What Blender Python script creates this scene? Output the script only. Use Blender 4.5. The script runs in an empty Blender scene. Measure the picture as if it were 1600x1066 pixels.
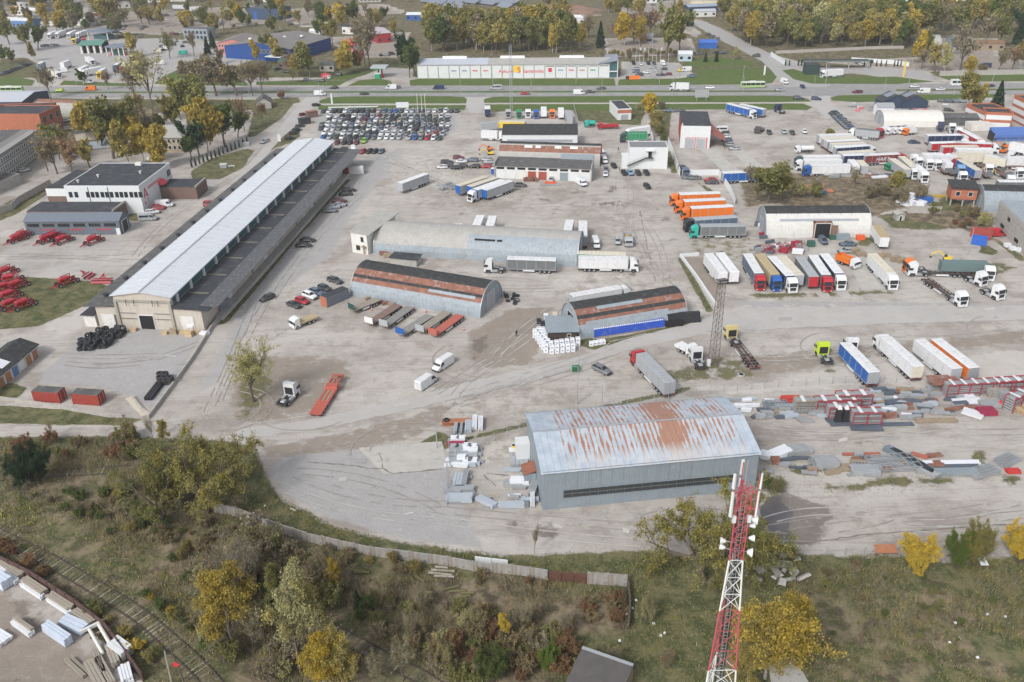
import bpy,math,random
import numpy as np
from mathutils import Vector,Matrix
from mathutils.geometry import tessellate_polygon
R=random.Random(7)
scene=bpy.context.scene
COL=scene.collection
# ---------------------------------------------------------------- camera
F_PX,PITCH,ROLL,CAM_H=1370.0,math.radians(28),math.radians(1.0),98.0
FW=Vector((0,math.cos(PITCH),-math.sin(PITCH)))
_u=Vector((0,math.sin(PITCH),math.cos(PITCH)));_r=Vector((1,0,0))
RT=_r*math.cos(ROLL)-_u*math.sin(ROLL)
UP=_r*math.sin(ROLL)+_u*math.cos(ROLL)
cam=bpy.data.cameras.new("camera");cam_o=bpy.data.objects.new("camera",cam);COL.objects.link(cam_o)
cam_o.matrix_world=Matrix(((RT.x,UP.x,-FW.x,0),(RT.y,UP.y,-FW.y,0),(RT.z,UP.z,-FW.z,CAM_H),(0,0,0,1)))
cam.sensor_width=36;cam.lens=36*F_PX/1600;cam.clip_start=1;cam.clip_end=6000
scene.camera=cam_o
# ---------------------------------------------------------------- light: bright overcast
SUN_EL,SUN_AZ=math.radians(42),math.radians(215)
world=bpy.data.worlds.new("World");scene.world=world;world.use_nodes=True
wn=world.node_tree;wn.nodes.clear()
sky=wn.nodes.new('ShaderNodeTexSky');sky.sky_type='NISHITA';sky.sun_disc=False
sky.sun_elevation=SUN_EL;sky.sun_rotation=SUN_AZ;sky.air_density=1.0;sky.dust_density=3.0;sky.ozone_density=1.0
hs=wn.nodes.new('ShaderNodeHueSaturation');hs.inputs['Saturation'].default_value=0.34
bg=wn.nodes.new('ShaderNodeBackground');bg.inputs['Strength'].default_value=0.15
wo=wn.nodes.new('ShaderNodeOutputWorld')
wn.links.new(sky.outputs[0],hs.inputs['Color']);wn.links.new(hs.outputs[0],bg.inputs['Color']);wn.links.new(bg.outputs[0],wo.inputs[0])
sl=bpy.data.lights.new("sun",'SUN');sl.energy=1.5;sl.angle=math.radians(10);sl.color=(1.0,0.98,0.95)
so=bpy.data.objects.new("sun",sl);COL.objects.link(so)
sd=Vector((math.sin(SUN_AZ)*math.cos(SUN_EL),math.cos(SUN_AZ)*math.cos(SUN_EL),math.sin(SUN_EL)))
so.rotation_euler=sd.to_track_quat('Z','Y').to_euler();so.location=(0,0,300)
scene.view_settings.view_transform='Standard';scene.view_settings.look='None'
scene.view_settings.gamma=1;scene.view_settings.use_curve_mapping=False
scene.view_settings.exposure=0.35
scene.render.engine='CYCLES'
scene.cycles.max_bounces=4;scene.cycles.diffuse_bounces=2;scene.cycles.glossy_bounces=2
scene.cycles.transparent_max_bounces=6;scene.cycles.use_denoising=True
def P(x,y,z=0.0):
 """point on the plane at height z that the photograph shows at x, y (survey of the place)"""
 d=FW+RT*((x-800)/F_PX)+UP*((533-y)/F_PX)
 t=(z-CAM_H)/d.z
 return Vector((d.x*t,d.y*t,z))
def proj(v):
 q=Vector(v)-Vector((0,0,CAM_H));D=q.dot(FW)
 return 800+F_PX*q.dot(RT)/D,533-F_PX*q.dot(UP)/D
def hgt(base,topy):
 b=P(*base);best=(1e9,0)
 for i in range(1,900):
  e=abs(proj((b.x,b.y,i*.1))[1]-topy)
  if e<best[0]:best=(e,i*.1)
 return best[1]
# ---------------------------------------------------------------- mesh builder
class MB:
 def __init__(s):s.v=[];s.f=[];s.m=[]
 def add(s,vs,fs,m=0):
  o=len(s.v);s.v+=[tuple(v)for v in vs];s.f+=[tuple(i+o for i in f)for f in fs];s.m+=[m]*len(fs);return s
 def hexa(s,b,t,m=0):
  return s.add(list(b)+list(t),[(3,2,1,0),(4,5,6,7),(0,1,5,4),(1,2,6,5),(2,3,7,6),(3,0,4,7)],m)
 def box(s,x0,x1,y0,y1,z0,z1,m=0):
  return s.hexa([(x0,y0,z0),(x1,y0,z0),(x1,y1,z0),(x0,y1,z0)],[(x0,y0,z1),(x1,y0,z1),(x1,y1,z1),(x0,y1,z1)],m)
 def taper(s,x0,x1,y0,y1,z0,z1,ix0,ix1,iy,m=0):
  return s.hexa([(x0,y0,z0),(x1,y0,z0),(x1,y1,z0),(x0,y1,z0)],[(x0+ix0,y0+iy,z1),(x1-ix1,y0+iy,z1),(x1-ix1,y1-iy,z1),(x0+ix0,y1-iy,z1)],m)
 def beam(s,a,b,w,h=None,m=0,up=(0,0,1)):
  a=Vector(a);b=Vector(b);h=h or w;d=(b-a)
  if d.length<1e-6:return s
  d.normalize();u=Vector(up)
  if abs(d.dot(u))>.98:u=Vector((1,0,0))
  x=d.cross(u).normalized()*w/2;y=x.cross(d).normalized()*h/2
  q=[a-x-y,a+x-y,a+x+y,a-x+y];q2=[p+(b-a)for p in q]
  return s.add(q+q2,[(3,2,1,0),(4,5,6,7),(0,1,5,4),(1,2,6,5),(2,3,7,6),(3,0,4,7)],m)
 def cyl(s,a,b,r,n=8,m=0,r2=None):
  a=Vector(a);b=Vector(b);r2=r if r2 is None else r2;d=(b-a).normalized()
  u=Vector((0,0,1))if abs(d.z)<.9 else Vector((1,0,0))
  x=d.cross(u).normalized();y=x.cross(d)
  vs=[a+(x*math.cos(i*2*math.pi/n)+y*math.sin(i*2*math.pi/n))*r for i in range(n)]
  vs+=[b+(x*math.cos(i*2*math.pi/n)+y*math.sin(i*2*math.pi/n))*r2 for i in range(n)]
  fs=[(i,(i+1)%n,n+(i+1)%n,n+i)for i in range(n)]+[tuple(range(n-1,-1,-1)),tuple(range(n,2*n))]
  return s.add(vs,fs,m)
 def prism(s,pts,y0,y1,m=0,mt=None):
  n=len(pts)
  vs=[(p[0],y0,p[1])for p in pts]+[(p[0],y1,p[1])for p in pts]
  s.add(vs,[tuple(range(n)),tuple(range(2*n-1,n-1,-1))],m)
  s.add(vs,[(i+n,(i+1)%n+n,(i+1)%n,i)for i in range(n)],m if mt is None else mt);return s
 def tri(s,*pts,m=0):return s.add(pts,[tuple(range(len(pts)))],m)
 def mesh(s,name,mats,smooth=False):
  me=bpy.data.meshes.new(name);me.from_pydata(s.v,[],s.f)
  if not isinstance(mats,(list,tuple)):mats=[mats]
  for mm in mats:me.materials.append(mm)
  if len(mats)>1:me.polygons.foreach_set('material_index',s.m)
  if smooth:me.polygons.foreach_set('use_smooth',[True]*len(me.polygons))
  return me
def fastmesh(name,v,f,mat,tint=False):
 v=np.asarray(v,'f');f=np.asarray(f,'i');k=f.shape[1]
 me=bpy.data.meshes.new(name);me.vertices.add(len(v));me.vertices.foreach_set('co',v.ravel())
 me.loops.add(f.size);me.loops.foreach_set('vertex_index',f.ravel())
 me.polygons.add(len(f));me.polygons.foreach_set('loop_start',np.arange(0,f.size,k,dtype='i'))
 me.update(calc_edges=True);me.materials.append(mat)
 if tint:a_=me.attributes.new('tint','FLOAT','FACE');a_.data.foreach_set('value',(np.random.RandomState(len(f)).uniform(0,1,len(f))).astype('f'))
 return me
# ---------------------------------------------------------------- objects
def link(name,me,parent=None,loc=None,rz=0,col=None):
 o=bpy.data.objects.new(name,me);COL.objects.link(o)
 if parent is not None:o.parent=parent
 if loc is not None:o.location=loc
 if rz:o.rotation_euler=(0,0,rz)
 if col is not None:o.color=(*col,1)
 return o
def tag(o,label,cat,group=None):
 o['label']=label;o['category']=cat
 if group:o['group']=group
 return o
def thing(name,label,cat,loc=(0,0,0),rz=0,group=None):
 o=link(name,None,None,loc,rz);o.empty_display_size=.5
 return tag(o,label,cat,group)
def struct(name,me,loc=None):o=link(name,me,None,loc);o['kind']='structure';return o
def part(name,mb,mats,parent,col=None,smooth=False,label=None):
 o=link(name,mb.mesh(name,mats,smooth),parent,None,0,col)
 if label:o['label']=label
 return o
def share(name,me,parent,loc=(0,0,0),rz=0,col=None):return link(name,me,parent,loc,rz,col)
def copy_tree(o,parent=None):
 c=o.copy();COL.objects.link(c)
 if parent is not None:c.parent=parent
 for ch in KIDS.get(o.name,[]):copy_tree(ch,c)
 return c
KIDS={}
ORD=['first','second','third','fourth','fifth','sixth','seventh','eighth','ninth','tenth','eleventh','twelfth','thirteenth','fourteenth','fifteenth','sixteenth','seventeenth','eighteenth','nineteenth','twentieth']
def ordn(i):
 if i<20:return ORD[i]
 n=i+1;return '%d%s'%(n,'th' if 10<n%100<20 else{1:'st',2:'nd',3:'rd'}.get(n%10,'th'))
REG={}
def reg(key,o,desc,x):REG.setdefault(key,[]).append((x,o,desc))
def flush():
 for key,L in REG.items():
  L.sort(key=lambda t:t[0])
  for i,(x,o,d)in enumerate(L):
   l='%s %s, %s from the left'%(d,key,ordn(i))if len(L)>1 else '%s %s'%(d,key)
   for a_,b_ in((' from the left',' from left'),(' without cab',''),(' without trailer',''),(' in the ',' in '),(' of the ',' of '),(' the ',' ')):
    if len(l.split())>16:l=l.replace(a_,b_)
   o['label']=l
   o['group']=key
# ---------------------------------------------------------------- materials
def _nt(name):
 m=bpy.data.materials.new(name);m.use_nodes=True;nt=m.node_tree;nt.nodes.clear()
 o=nt.nodes.new('ShaderNodeOutputMaterial');b=nt.nodes.new('ShaderNodeBsdfPrincipled');nt.links.new(b.outputs[0],o.inputs[0])
 b.inputs['Specular IOR Level'].default_value=.3
 return m,nt,b,o
def N(nt,t,**kw):
 n=nt.nodes.new('ShaderNode'+t)
 for k,v in kw.items():
  if k in n.inputs.keys():n.inputs[k].default_value=v
  else:setattr(n,k,v)
 return n
def math_n(nt,op,a,b=None,clamp=False):
 n=nt.nodes.new('ShaderNodeMath');n.operation=op;n.use_clamp=clamp
 for i,q in enumerate((a,b)):
  if q is None:continue
  if isinstance(q,(int,float)):n.inputs[i].default_value=q
  else:nt.links.new(q,n.inputs[i])
 return n.outputs[0]
def mixc(nt,f,a,b,mode='MIX'):
 n=nt.nodes.new('ShaderNodeMix');n.data_type='RGBA';n.blend_type=mode;n.clamp_factor=True
 for i,q in((0,f),(6,a),(7,b)):
  if isinstance(q,(int,float)):n.inputs[i].default_value=q
  elif isinstance(q,tuple):n.inputs[i].default_value=(*q[:3],1)
  else:nt.links.new(q,n.inputs[i])
 return n.outputs[2]
def ramp(nt,fac,a,b):
 n=nt.nodes.new('ShaderNodeMapRange');n.interpolation_type='SMOOTHSTEP'
 n.inputs['From Min'].default_value=a;n.inputs['From Max'].default_value=b
 nt.links.new(fac,n.inputs['Value']);return n.outputs[0]
def noise(nt,co,scale,detail=3,rough=.55,vec=None):
 n=nt.nodes.new('ShaderNodeTexNoise');n.inputs['Scale'].default_value=scale;n.inputs['Detail'].default_value=detail;n.inputs['Roughness'].default_value=rough
 if vec:
  m=nt.nodes.new('ShaderNodeMapping');m.inputs['Scale'].default_value=vec;nt.links.new(co,m.inputs[0]);co=m.outputs[0]
 nt.links.new(co,n.inputs['Vector']);return n.outputs['Fac']
def coords(nt,kind='Object'):return nt.nodes.new('ShaderNodeTexCoord').outputs[kind]
MATS={}
def mat(name,col=(.5,.5,.5),rough=.7,metal=0,var=.18,scale=.6,dirt=None,dirt_amt=.35,objcol=False,corr=None,streak=0,spec=.3,fine=3.0):
 """general painted / mineral surface: base colour with two scales of wear, optional stains, vertical streaks and corrugation"""
 if name in MATS:return MATS[name]
 m,nt,b,o=_nt(name);co=coords(nt)
 if objcol:base=N(nt,'ObjectInfo').outputs['Color']
 else:base=N(nt,'RGB').outputs[0];base.default_value=(*col,1)
 n1=noise(nt,co,scale,5);n2=noise(nt,co,scale*9,3)
 v=math_n(nt,'ADD',math_n(nt,'MULTIPLY',math_n(nt,'SUBTRACT',n1,.5),2.2*var),math_n(nt,'MULTIPLY',math_n(nt,'SUBTRACT',n2,.5),var*1.2))
 v=math_n(nt,'ADD',v,1.0)
 vm=nt.nodes.new('ShaderNodeVectorMath');vm.operation='SCALE';nt.links.new(base,vm.inputs[0]);nt.links.new(v,vm.inputs['Scale'])
 c=vm.outputs[0]
 if dirt:
  f=ramp(nt,noise(nt,co,scale*1.7,6,.65),.5,.72);c=mixc(nt,math_n(nt,'MULTIPLY',f,dirt_amt),c,dirt)
 if streak:
  f=ramp(nt,noise(nt,co,1.0,4,.6,(2.2,2.2,.12)),.48,.72);c=mixc(nt,math_n(nt,'MULTIPLY',f,streak),c,(.22,.15,.10))
 nt.links.new(c,b.inputs['Base Color']);b.inputs['Roughness'].default_value=rough;b.inputs['Metallic'].default_value=metal
 b.inputs['Specular IOR Level'].default_value=spec
 bump=nt.nodes.new('ShaderNodeBump');bump.inputs['Strength'].default_value=.35;bump.inputs['Distance'].default_value=.05
 hgt_=n2
 if corr is not None:
  w=nt.nodes.new('ShaderNodeTexWave');w.bands_direction=corr[0];w.inputs['Scale'].default_value=.314/corr[1]*1.0
  nt.links.new(co,w.inputs['Vector']);hgt_=w.outputs['Fac'];bump.inputs['Strength'].default_value=.5;bump.inputs['Distance'].default_value=.06
 nt.links.new(hgt_,bump.inputs['Height']);nt.links.new(bump.outputs[0],b.inputs['Normal'])
 MATS[name]=m;return m
M_paint=mat('vehicle_paint',rough=.35,var=.06,scale=1.2,dirt=(.20,.18,.15),dirt_amt=.25,objcol=True,spec=.5)
M_matte=mat('matte_coloured',rough=.75,var=.14,scale=.8,dirt=(.22,.19,.16),dirt_amt=.35,objcol=True)
M_tarp=mat('tarpaulin',rough=.55,var=.07,scale=.5,dirt=(.25,.23,.2),dirt_amt=.3,objcol=True,streak=.12)
M_glass=mat('dark_glass',(.025,.03,.035),rough=.12,var=.3,spec=.7)
M_tyre=mat('tyre_rubber',(.022,.022,.024),rough=.85)
M_tyre2=mat('old_tyre_rubber',(.04,.042,.047),rough=.8,dirt=(.12,.12,.12),var=.3)
M_chass=mat('chassis_steel',(.05,.05,.052),rough=.6,dirt=(.14,.09,.06))
M_rim=mat('wheel_rim',(.38,.38,.39),rough=.4,metal=.3)
M_lamp=mat('lamp_lens',(.75,.76,.78),rough=.15)
M_tail=mat('tail_lens',(.45,.02,.02),rough=.3)
M_white=mat('white_plaster',(.66,.65,.62),rough=.8,var=.08,dirt=(.4,.38,.34),dirt_amt=.4,streak=.1)
M_wpanel=mat('white_panel',(.64,.66,.67),rough=.5,var=.05,dirt=(.5,.5,.48))
M_roofw=mat('pale_metal_roof',(.58,.61,.65),rough=.45,var=.06,dirt=(.44,.45,.46),dirt_amt=.55,scale=.35,streak=.12)
M_bit=mat('dark_bitumen_roof',(.048,.052,.06),rough=.85,var=.3,scale=.25,dirt=(.16,.16,.16),dirt_amt=.5)
M_bit2=mat('worn_bitumen_roof',(.10,.10,.10),rough=.9,var=.35,scale=.35,dirt=(.25,.24,.22),dirt_amt=.6)
M_beige=mat('beige_render',(.50,.46,.40),rough=.85,var=.1,dirt=(.33,.29,.24),streak=.25)
M_conc=mat('old_concrete',(.40,.385,.36),rough=.9,var=.22,dirt=(.2,.18,.15),dirt_amt=.55,streak=.25,scale=.8)
M_concd=mat('stained_concrete_wall',(.33,.32,.30),rough=.9,var=.2,dirt=(.15,.13,.11),dirt_amt=.7,streak=.6,scale=.7)
M_brick=mat('red_brick',(.40,.145,.085),rough=.85,var=.18,dirt=(.22,.12,.09),scale=.7)
M_brickb=mat('brown_brick',(.17,.115,.095),rough=.85,var=.2)
M_steel=mat('galvanised_steel',(.42,.44,.46),rough=.45,metal=.35,var=.15)
M_bgalv=mat('blue_grey_cladding',(.235,.28,.31),rough=.55,var=.13,scale=.3,dirt=(.34,.37,.38),dirt_amt=.4,corr=('X',.45),streak=.15)
M_lgalv=mat('light_blue_corrugated',(.29,.34,.38),rough=.5,var=.16,scale=.4,dirt=(.25,.24,.22),dirt_amt=.45,corr=('X',.8),streak=.45)
M_ggalv=mat('grey_corrugated',(.37,.365,.345),rough=.55,var=.15,scale=.4,dirt=(.27,.25,.22),dirt_amt=.45,corr=('X',.8),streak=.3)
M_rust=mat('rust_sheet',(.245,.115,.08),rough=.85,var=.5,scale=.5,dirt=(.36,.34,.34),dirt_amt=.7,corr=('X',.8),streak=.3)
M_tar=mat('tarred_sheet',(.04,.041,.042),rough=.8,var=.4,scale=.6,dirt=(.14,.14,.135),dirt_amt=.6)
M_redst=mat('red_lattice_paint',(.45,.10,.12),rough=.6,var=.12)
M_whst=mat('white_lattice_paint',(.72,.72,.70),rough=.6,var=.1)
M_wood=mat('weathered_timber',(.30,.24,.17),rough=.9,var=.3,scale=1.5)
M_pallet=mat('fresh_timber',(.48,.36,.22),rough=.85,var=.2,scale=1.5)
M_wrap=mat('white_film_wrap',(.72,.74,.78),rough=.35,var=.1,scale=1.5,spec=.5)
M_black=mat('black_plastic',(.03,.03,.035),rough=.5)
M_bark=mat('bark',(.14,.115,.09),rough=.95,var=.35,scale=2)
M_barkp=mat('pale_bark',(.36,.33,.29),rough=.95,var=.35,scale=2)
M_solar=mat('solar_glass',(.20,.22,.27),rough=.2)
M_ivory=mat('line_paint',(.70,.70,.68),rough=.8,dirt=(.4,.38,.35),dirt_amt=.6,scale=2)
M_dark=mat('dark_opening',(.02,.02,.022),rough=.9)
def leafmat(name,twig=False):
 m,nt,b,o=_nt(name);co=coords(nt)
 base=N(nt,'ObjectInfo');n1=noise(nt,co,.55,3);n2=noise(nt,co,3.5,2)
 warm=mixc(nt,1.0,base.outputs['Color'],(1.3,1.2,.7),'MULTIPLY')
 dark=mixc(nt,1.0,base.outputs['Color'],(.68,.75,.66),'MULTIPLY')
 c=mixc(nt,ramp(nt,n1,.42,.68),base.outputs['Color'],warm)
 c=mixc(nt,ramp(nt,n2,.45,.75),c,dark)
 tn=math_n(nt,'ADD',.68,math_n(nt,'MULTIPLY',N(nt,'Attribute',attribute_name='tint').outputs['Fac'],.75));vs_=nt.nodes.new('ShaderNodeVectorMath');vs_.operation='SCALE';nt.links.new(c,vs_.inputs[0]);nt.links.new(tn,vs_.inputs['Scale']);c=vs_.outputs[0]
 nt.links.new(c,b.inputs['Base Color']);b.inputs['Roughness'].default_value=.85;b.inputs['Specular IOR Level'].default_value=.1
 if not twig:
  t=nt.nodes.new('ShaderNodeBsdfTranslucent');nt.links.new(c,t.inputs[0]);mx=nt.nodes.new('ShaderNodeMixShader');mx.inputs[0].default_value=.3
  nt.links.new(b.outputs[0],mx.inputs[1]);nt.links.new(t.outputs[0],mx.inputs[2]);nt.links.new(mx.outputs[0],o.inputs[0])
 return m
M_leaf=leafmat('foliage');M_twig=leafmat('twigs',True)
# ================================================================ GROUND
def sdist(px,py,poly):
 """signed distance (inside positive) of arrays of points to a polygon"""
 n=len(poly);d=np.full(px.shape,1e9);ins=np.zeros(px.shape,bool)
 for i in range(n):
  ax,ay=poly[i];bx,by=poly[(i+1)%n];ex,ey=bx-ax,by-ay;L=ex*ex+ey*ey+1e-9
  t=np.clip(((px-ax)*ex+(py-ay)*ey)/L,0,1)
  d=np.minimum(d,np.hypot(px-ax-t*ex,py-ay-t*ey))
  c=((ay>py)!=(by>py))&(px<(bx-ax)*(py-ay)/((by-ay)if abs(by-ay)>1e-9 else 1e-9)+ax)
  ins^=c
 return np.where(ins,d,-d)
def W(pts):return[tuple(P(*p)[:2])for p in pts]
def stroke(pts,w):
 c=[Vector(q)for q in W(pts)];l=[];r=[]
 for i,q in enumerate(c):
  d=(c[min(i+1,len(c)-1)]-c[max(i-1,0)]).normalized();n=Vector((-d.y,d.x))*w/2
  l.append(tuple(q+n));r.append(tuple(q-n))
 return l+r[::-1]
V=[]
def reg_g(ch,fe,amt,pts,w=None,world=False):V.append((ch,fe,amt,stroke(pts,w)if w else(pts if world else W(pts))))
edge=[(0,684),(150,682),(235,684),(300,690),(345,688),(398,700),(412,740),(440,780),(520,825),(600,843),(700,860),(800,870),(900,866),(1000,862),(1090,872),(1200,866),(1300,868),(1400,870),(1500,880),(1620,868),(1700,868)]
reg_g(0,3,1,edge+[(1750,1300),(-150,1300),(-150,684)])
reg_g(5,4,.75,[(500,885),(700,895),(860,915),(980,925),(985,985),(900,1010),(760,1000),(640,985),(520,930)])
reg_g(5,6,.55,[(0,690),(230,692),(340,800),(340,880),(420,1066),(300,1000),(200,880),(100,800),(0,760)])
reg_g(5,6,.6,[(300,830),(520,860),(560,960),(700,1066),(350,1200),(330,950)])
reg_g(5,6,.6,[(640,1000),(900,1000),(900,1150),(620,1150)])
reg_g(5,8,.5,[(1180,880),(1400,890),(1600,900),(1650,1100),(1230,1100)])
reg_g(3,4,.8,[(1430,1000),(1520,985),(1620,995),(1650,1150),(1470,1100),(1500,1040)])
reg_g(3,3,.6,[(1310,1010),(1400,990),(1450,1005),(1380,1020)])
reg_g(0,5,1,[(985,885),(1060,880),(1150,900),(1120,1000),(1100,1200),(960,1200),(985,1000)])
reg_g(5,8,.5,edge[:13]+[(960,1300),(-150,1300),(-150,684)])
reg_g(1,2.5,.75,[(-80,790),(0,838),(110,900),(230,975),(300,1040),(360,1110)],7)
reg_g(4,2,.6,[(-80,838),(0,868),(110,930),(220,1000),(300,1090)],3)
reg_g(1,2.5,.6,[(410,905),(520,965),(640,1035),(740,1100)],4)
reg_g(1,2,.5,[(0,745),(100,740),(200,735),(300,735)],4)
BLY=[(-100,870),(0,885),(60,925),(130,975),(190,1030),(235,1080),(250,1200),(-150,1200)]
reg_g(0,.8,-2,BLY);reg_g(5,.8,-2,BLY);reg_g(3,2,.35,BLY);reg_g(1,8,.75,BLY);reg_g(4,5,.6,[(0,900),(80,950),(110,990),(60,1010),(0,990)])
reg_g(0,1.2,1,[(-60,630),(100,640),(190,652),(222,656),(200,664),(100,664),(-60,660)])
reg_g(0,1.0,.9,[(-40,606),(20,598),(45,606),(30,622),(-40,622)])
reg_g(0,1.5,1,[(-60,428),(60,434),(150,440),(172,448),(150,470),(100,492),(60,510),(-60,520)])
reg_g(3,3,.7,[(60,505),(150,480),(180,462),(185,475),(120,520),(80,530)])
reg_g(0,1.2,1,[(298,268),(330,248),(385,232),(398,236),(380,262),(345,280),(300,281)])
reg_g(0,1.5,1,[(-40,350),(0,345),(25,335),(85,297),(80,285),(60,290),(0,322),(-40,330)])
reg_g(5,2,.7,[(60,300),(90,280),(90,300),(60,315)])
reg_g(0,.8,1,[(198,336),(212,333),(222,340),(216,346),(203,345)])
reg_g(0,1.0,.9,[(345,508),(400,445),(460,372),(530,295),(545,280)],2.2)
reg_g(0,1,1,[(420,236),(435,214),(452,196),(462,192),(470,212),(458,222),(440,228)])
reg_g(1,6,.62,[(345,590),(372,558),(430,545),(500,548),(560,556),(572,580),(560,615),(530,640),(480,655),(440,668),(380,672),(345,660),(338,620)])
reg_g(0,4,.55,[(360,560),(430,550),(440,600),(410,650),(360,660)])
reg_g(1,1.0,.6,[(402,700),(500,680),(560,668),(640,650),(690,628),(706,636),(690,664),(640,690),(560,705),(480,712),(420,722)])
reg_g(1,1.5,.45,[(700,620),(900,588),(1000,560),(1060,590),(980,610),(860,640),(700,680)])
reg_g(1,3,.8,[(728,520),(800,480),(870,478),(860,500),(850,540),(830,572),(760,578),(728,560)])
reg_g(4,3,.7,[(730,530),(765,520),(770,545),(735,570)])
reg_g(4,2,.45,[(770,575),(840,560),(840,578),(780,585)])
reg_g(0,1.5,.9,[(690,700),(720,688),(830,662),(980,628),(1060,612),(1080,606)],1.6)
reg_g(0,1.5,.9,[(640,718),(700,680)],5)
reg_g(0,3,.52,[(985,592),(1000,575),(1060,570),(1110,552),(1170,560),(1190,590),(1140,600),(1060,602),(1010,605)])
reg_g(4,3,.5,[(1060,585),(1180,575),(1200,590),(1100,600)])
reg_g(0,1.5,1,[(905,528),(940,530),(1000,520),(1075,500),(1085,505),(1020,525),(930,547),(905,540)])
reg_g(1,4,.6,[(1100,560),(1200,548),(1400,530),(1650,505),(1650,540),(1400,560),(1330,575),(1230,590),(1180,600)])
reg_g(3,3,.9,[(1060,605),(1180,600),(1260,580),(1400,565),(1600,545),(1650,590),(1400,600),(1160,618)])
reg_g(1,10,.45,[(580,300),(700,275),(900,285),(1000,300),(1060,400),(1060,480),(960,440),(900,400),(905,345),(620,340)])
for(x,y,rx,ry)in((960,318,40,8),(700,300,20,5),(850,312,22,6),(1040,340,18,12),(1050,375,20,8),(730,262,14,5),(640,262,12,4),(905,300,30,6),(820,360,30,6),(1012,395,20,8),(470,560,9,3),(790,550,25,10),(640,605,18,4),(560,520,14,4),(1370,660,20,6)):
 reg_g(4,4,.55,[(x+rx*math.cos(a)*(1+.3*math.sin(3*a)),y+ry*math.sin(a))for a in[i*.63 for i in range(10)]])
reg_g(0,3,.44,[(1060,372),(1180,368),(1190,395),(1240,440),(1100,400),(1068,392)])
reg_g(1,2,.9,[(1066,402),(1100,402),(1130,440),(1118,480),(1085,430)])
reg_g(0,1.2,.9,[(1062,402),(1110,488)],2)
reg_g(0,2,.9,[(1045,230),(1060,270),(1050,272),(1035,240)])
reg_g(0,2,.8,[(1075,275),(1105,300),(1150,330),(1160,355),(1120,300)])
reg_g(0,3,.6,[(1150,280),(1250,268),(1440,280),(1470,318),(1400,330),(1360,345),(1200,320),(1160,330)])
reg_g(5,4,.9,[(1150,280),(1250,268),(1440,280),(1470,318),(1400,330),(1360,345),(1200,320),(1160,330)])
reg_g(0,3,.62,[(1362,335),(1450,322),(1475,300),(1560,340),(1560,380),(1500,360),(1450,362),(1390,358)])
reg_g(5,3,.8,[(1370,340),(1500,325),(1560,355),(1560,380),(1460,350)])
reg_g(0,1.5,.9,[(1535,380),(1560,392),(1555,400),(1528,395)])
reg_g(0,1.5,.8,[(1530,355),(1600,400),(1600,415),(1540,365)])
reg_g(0,2,.55,[(1500,415),(1560,408),(1600,418),(1540,440),(1500,432)])
reg_g(0,3,.6,[(1160,455),(1260,455),(1400,450),(1400,462),(1180,470)])
reg_g(1,3,.4,[(1150,420),(1420,420),(1460,470),(1140,480)])
reg_g(0,3,.6,[(1360,345),(1380,380),(1350,390),(1330,380)])
reg_g(0,2,.9,[(700,175),(752,168),(760,190),(730,250),(720,200)][:0]or[(1180,262),(1240,262),(1240,266),(1180,266)])
for(x,y,rx,ry)in((1210,760,22,14),(1260,735,30,9),(1330,762,40,6),(1400,752,40,8),(1460,752,30,7),(1530,715,14,12),(1160,640,14,5),(1190,650,16,4),(1420,575,12,10),(1300,580,10,3),(1580,750,20,8),(1345,690,12,3)):
 reg_g(0,4,.9,[(x+rx*math.cos(a)*(1+.25*math.sin(3*a+x)),y+ry*math.sin(a))for a in[i*.63 for i in range(10)]])
reg_g(4,4,1,[(1186,790),(1210,770),(1250,778),(1300,795),(1300,812),(1280,850),(1200,862),(1184,840)])
reg_g(4,4,.8,[(1560,825),(1620,815),(1650,850),(1570,845)])
reg_g(4,3,.8,[(835,820),(860,815),(885,830),(860,850),(830,838)]);reg_g(4,2,.8,[(786,812),(808,808),(815,822),(795,834)])
reg_g(4,3,.5,[(960,790),(1060,785),(1060,812),(980,812)]);reg_g(0,2,.7,[(850,793),(1000,775),(1080,770)],1.8)
reg_g(4,6,.35,[(1230,800),(1600,790),(1600,830),(1300,850)])
reg_g(2,1.5,1,[(70,580),(110,545),(130,520),(185,515),(325,512),(232,655),(205,620),(150,602),(60,600)])
reg_g(2,2,.8,[(415,735),(440,715),(520,702),(700,690),(700,740),(760,860),(640,846),(520,815),(445,775)])
reg_g(2,2,.45,[(700,700),(830,690),(840,790),(1100,790),(1180,860),(800,866),(700,820)])
reg_g(2,3,.8,[(560,250),(640,230),(620,262),(590,290),(550,340),(520,400),(420,470),(340,600),(300,620),(400,440),(530,310)])
reg_g(2,3,.5,[(0,375),(250,360),(330,300),(420,235),(500,150),(470,150),(400,225),(300,290),(200,380),(150,430),(0,430)])
reg_g(3,5,.5,[(700,415),(1060,425),(1130,470),(1200,470),(1640,470),(1640,500),(1100,520),(880,470),(840,440),(720,440)])
reg_g(2,2,.9,[(1150,470),(1640,474),(1640,500),(1150,512)])
reg_g(3,8,.5,[(580,240),(760,230),(740,290),(600,330)])
reg_g(2,3,.7,[(490,165),(720,170),(720,200),(690,222),(490,215)])
reg_g(3,6,.6,[(690,690),(830,670),(840,700),(720,760)])
reg_g(0,6,1,[(-600,122),(2200,120),(2600,-60),(-900,-60)])
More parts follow.
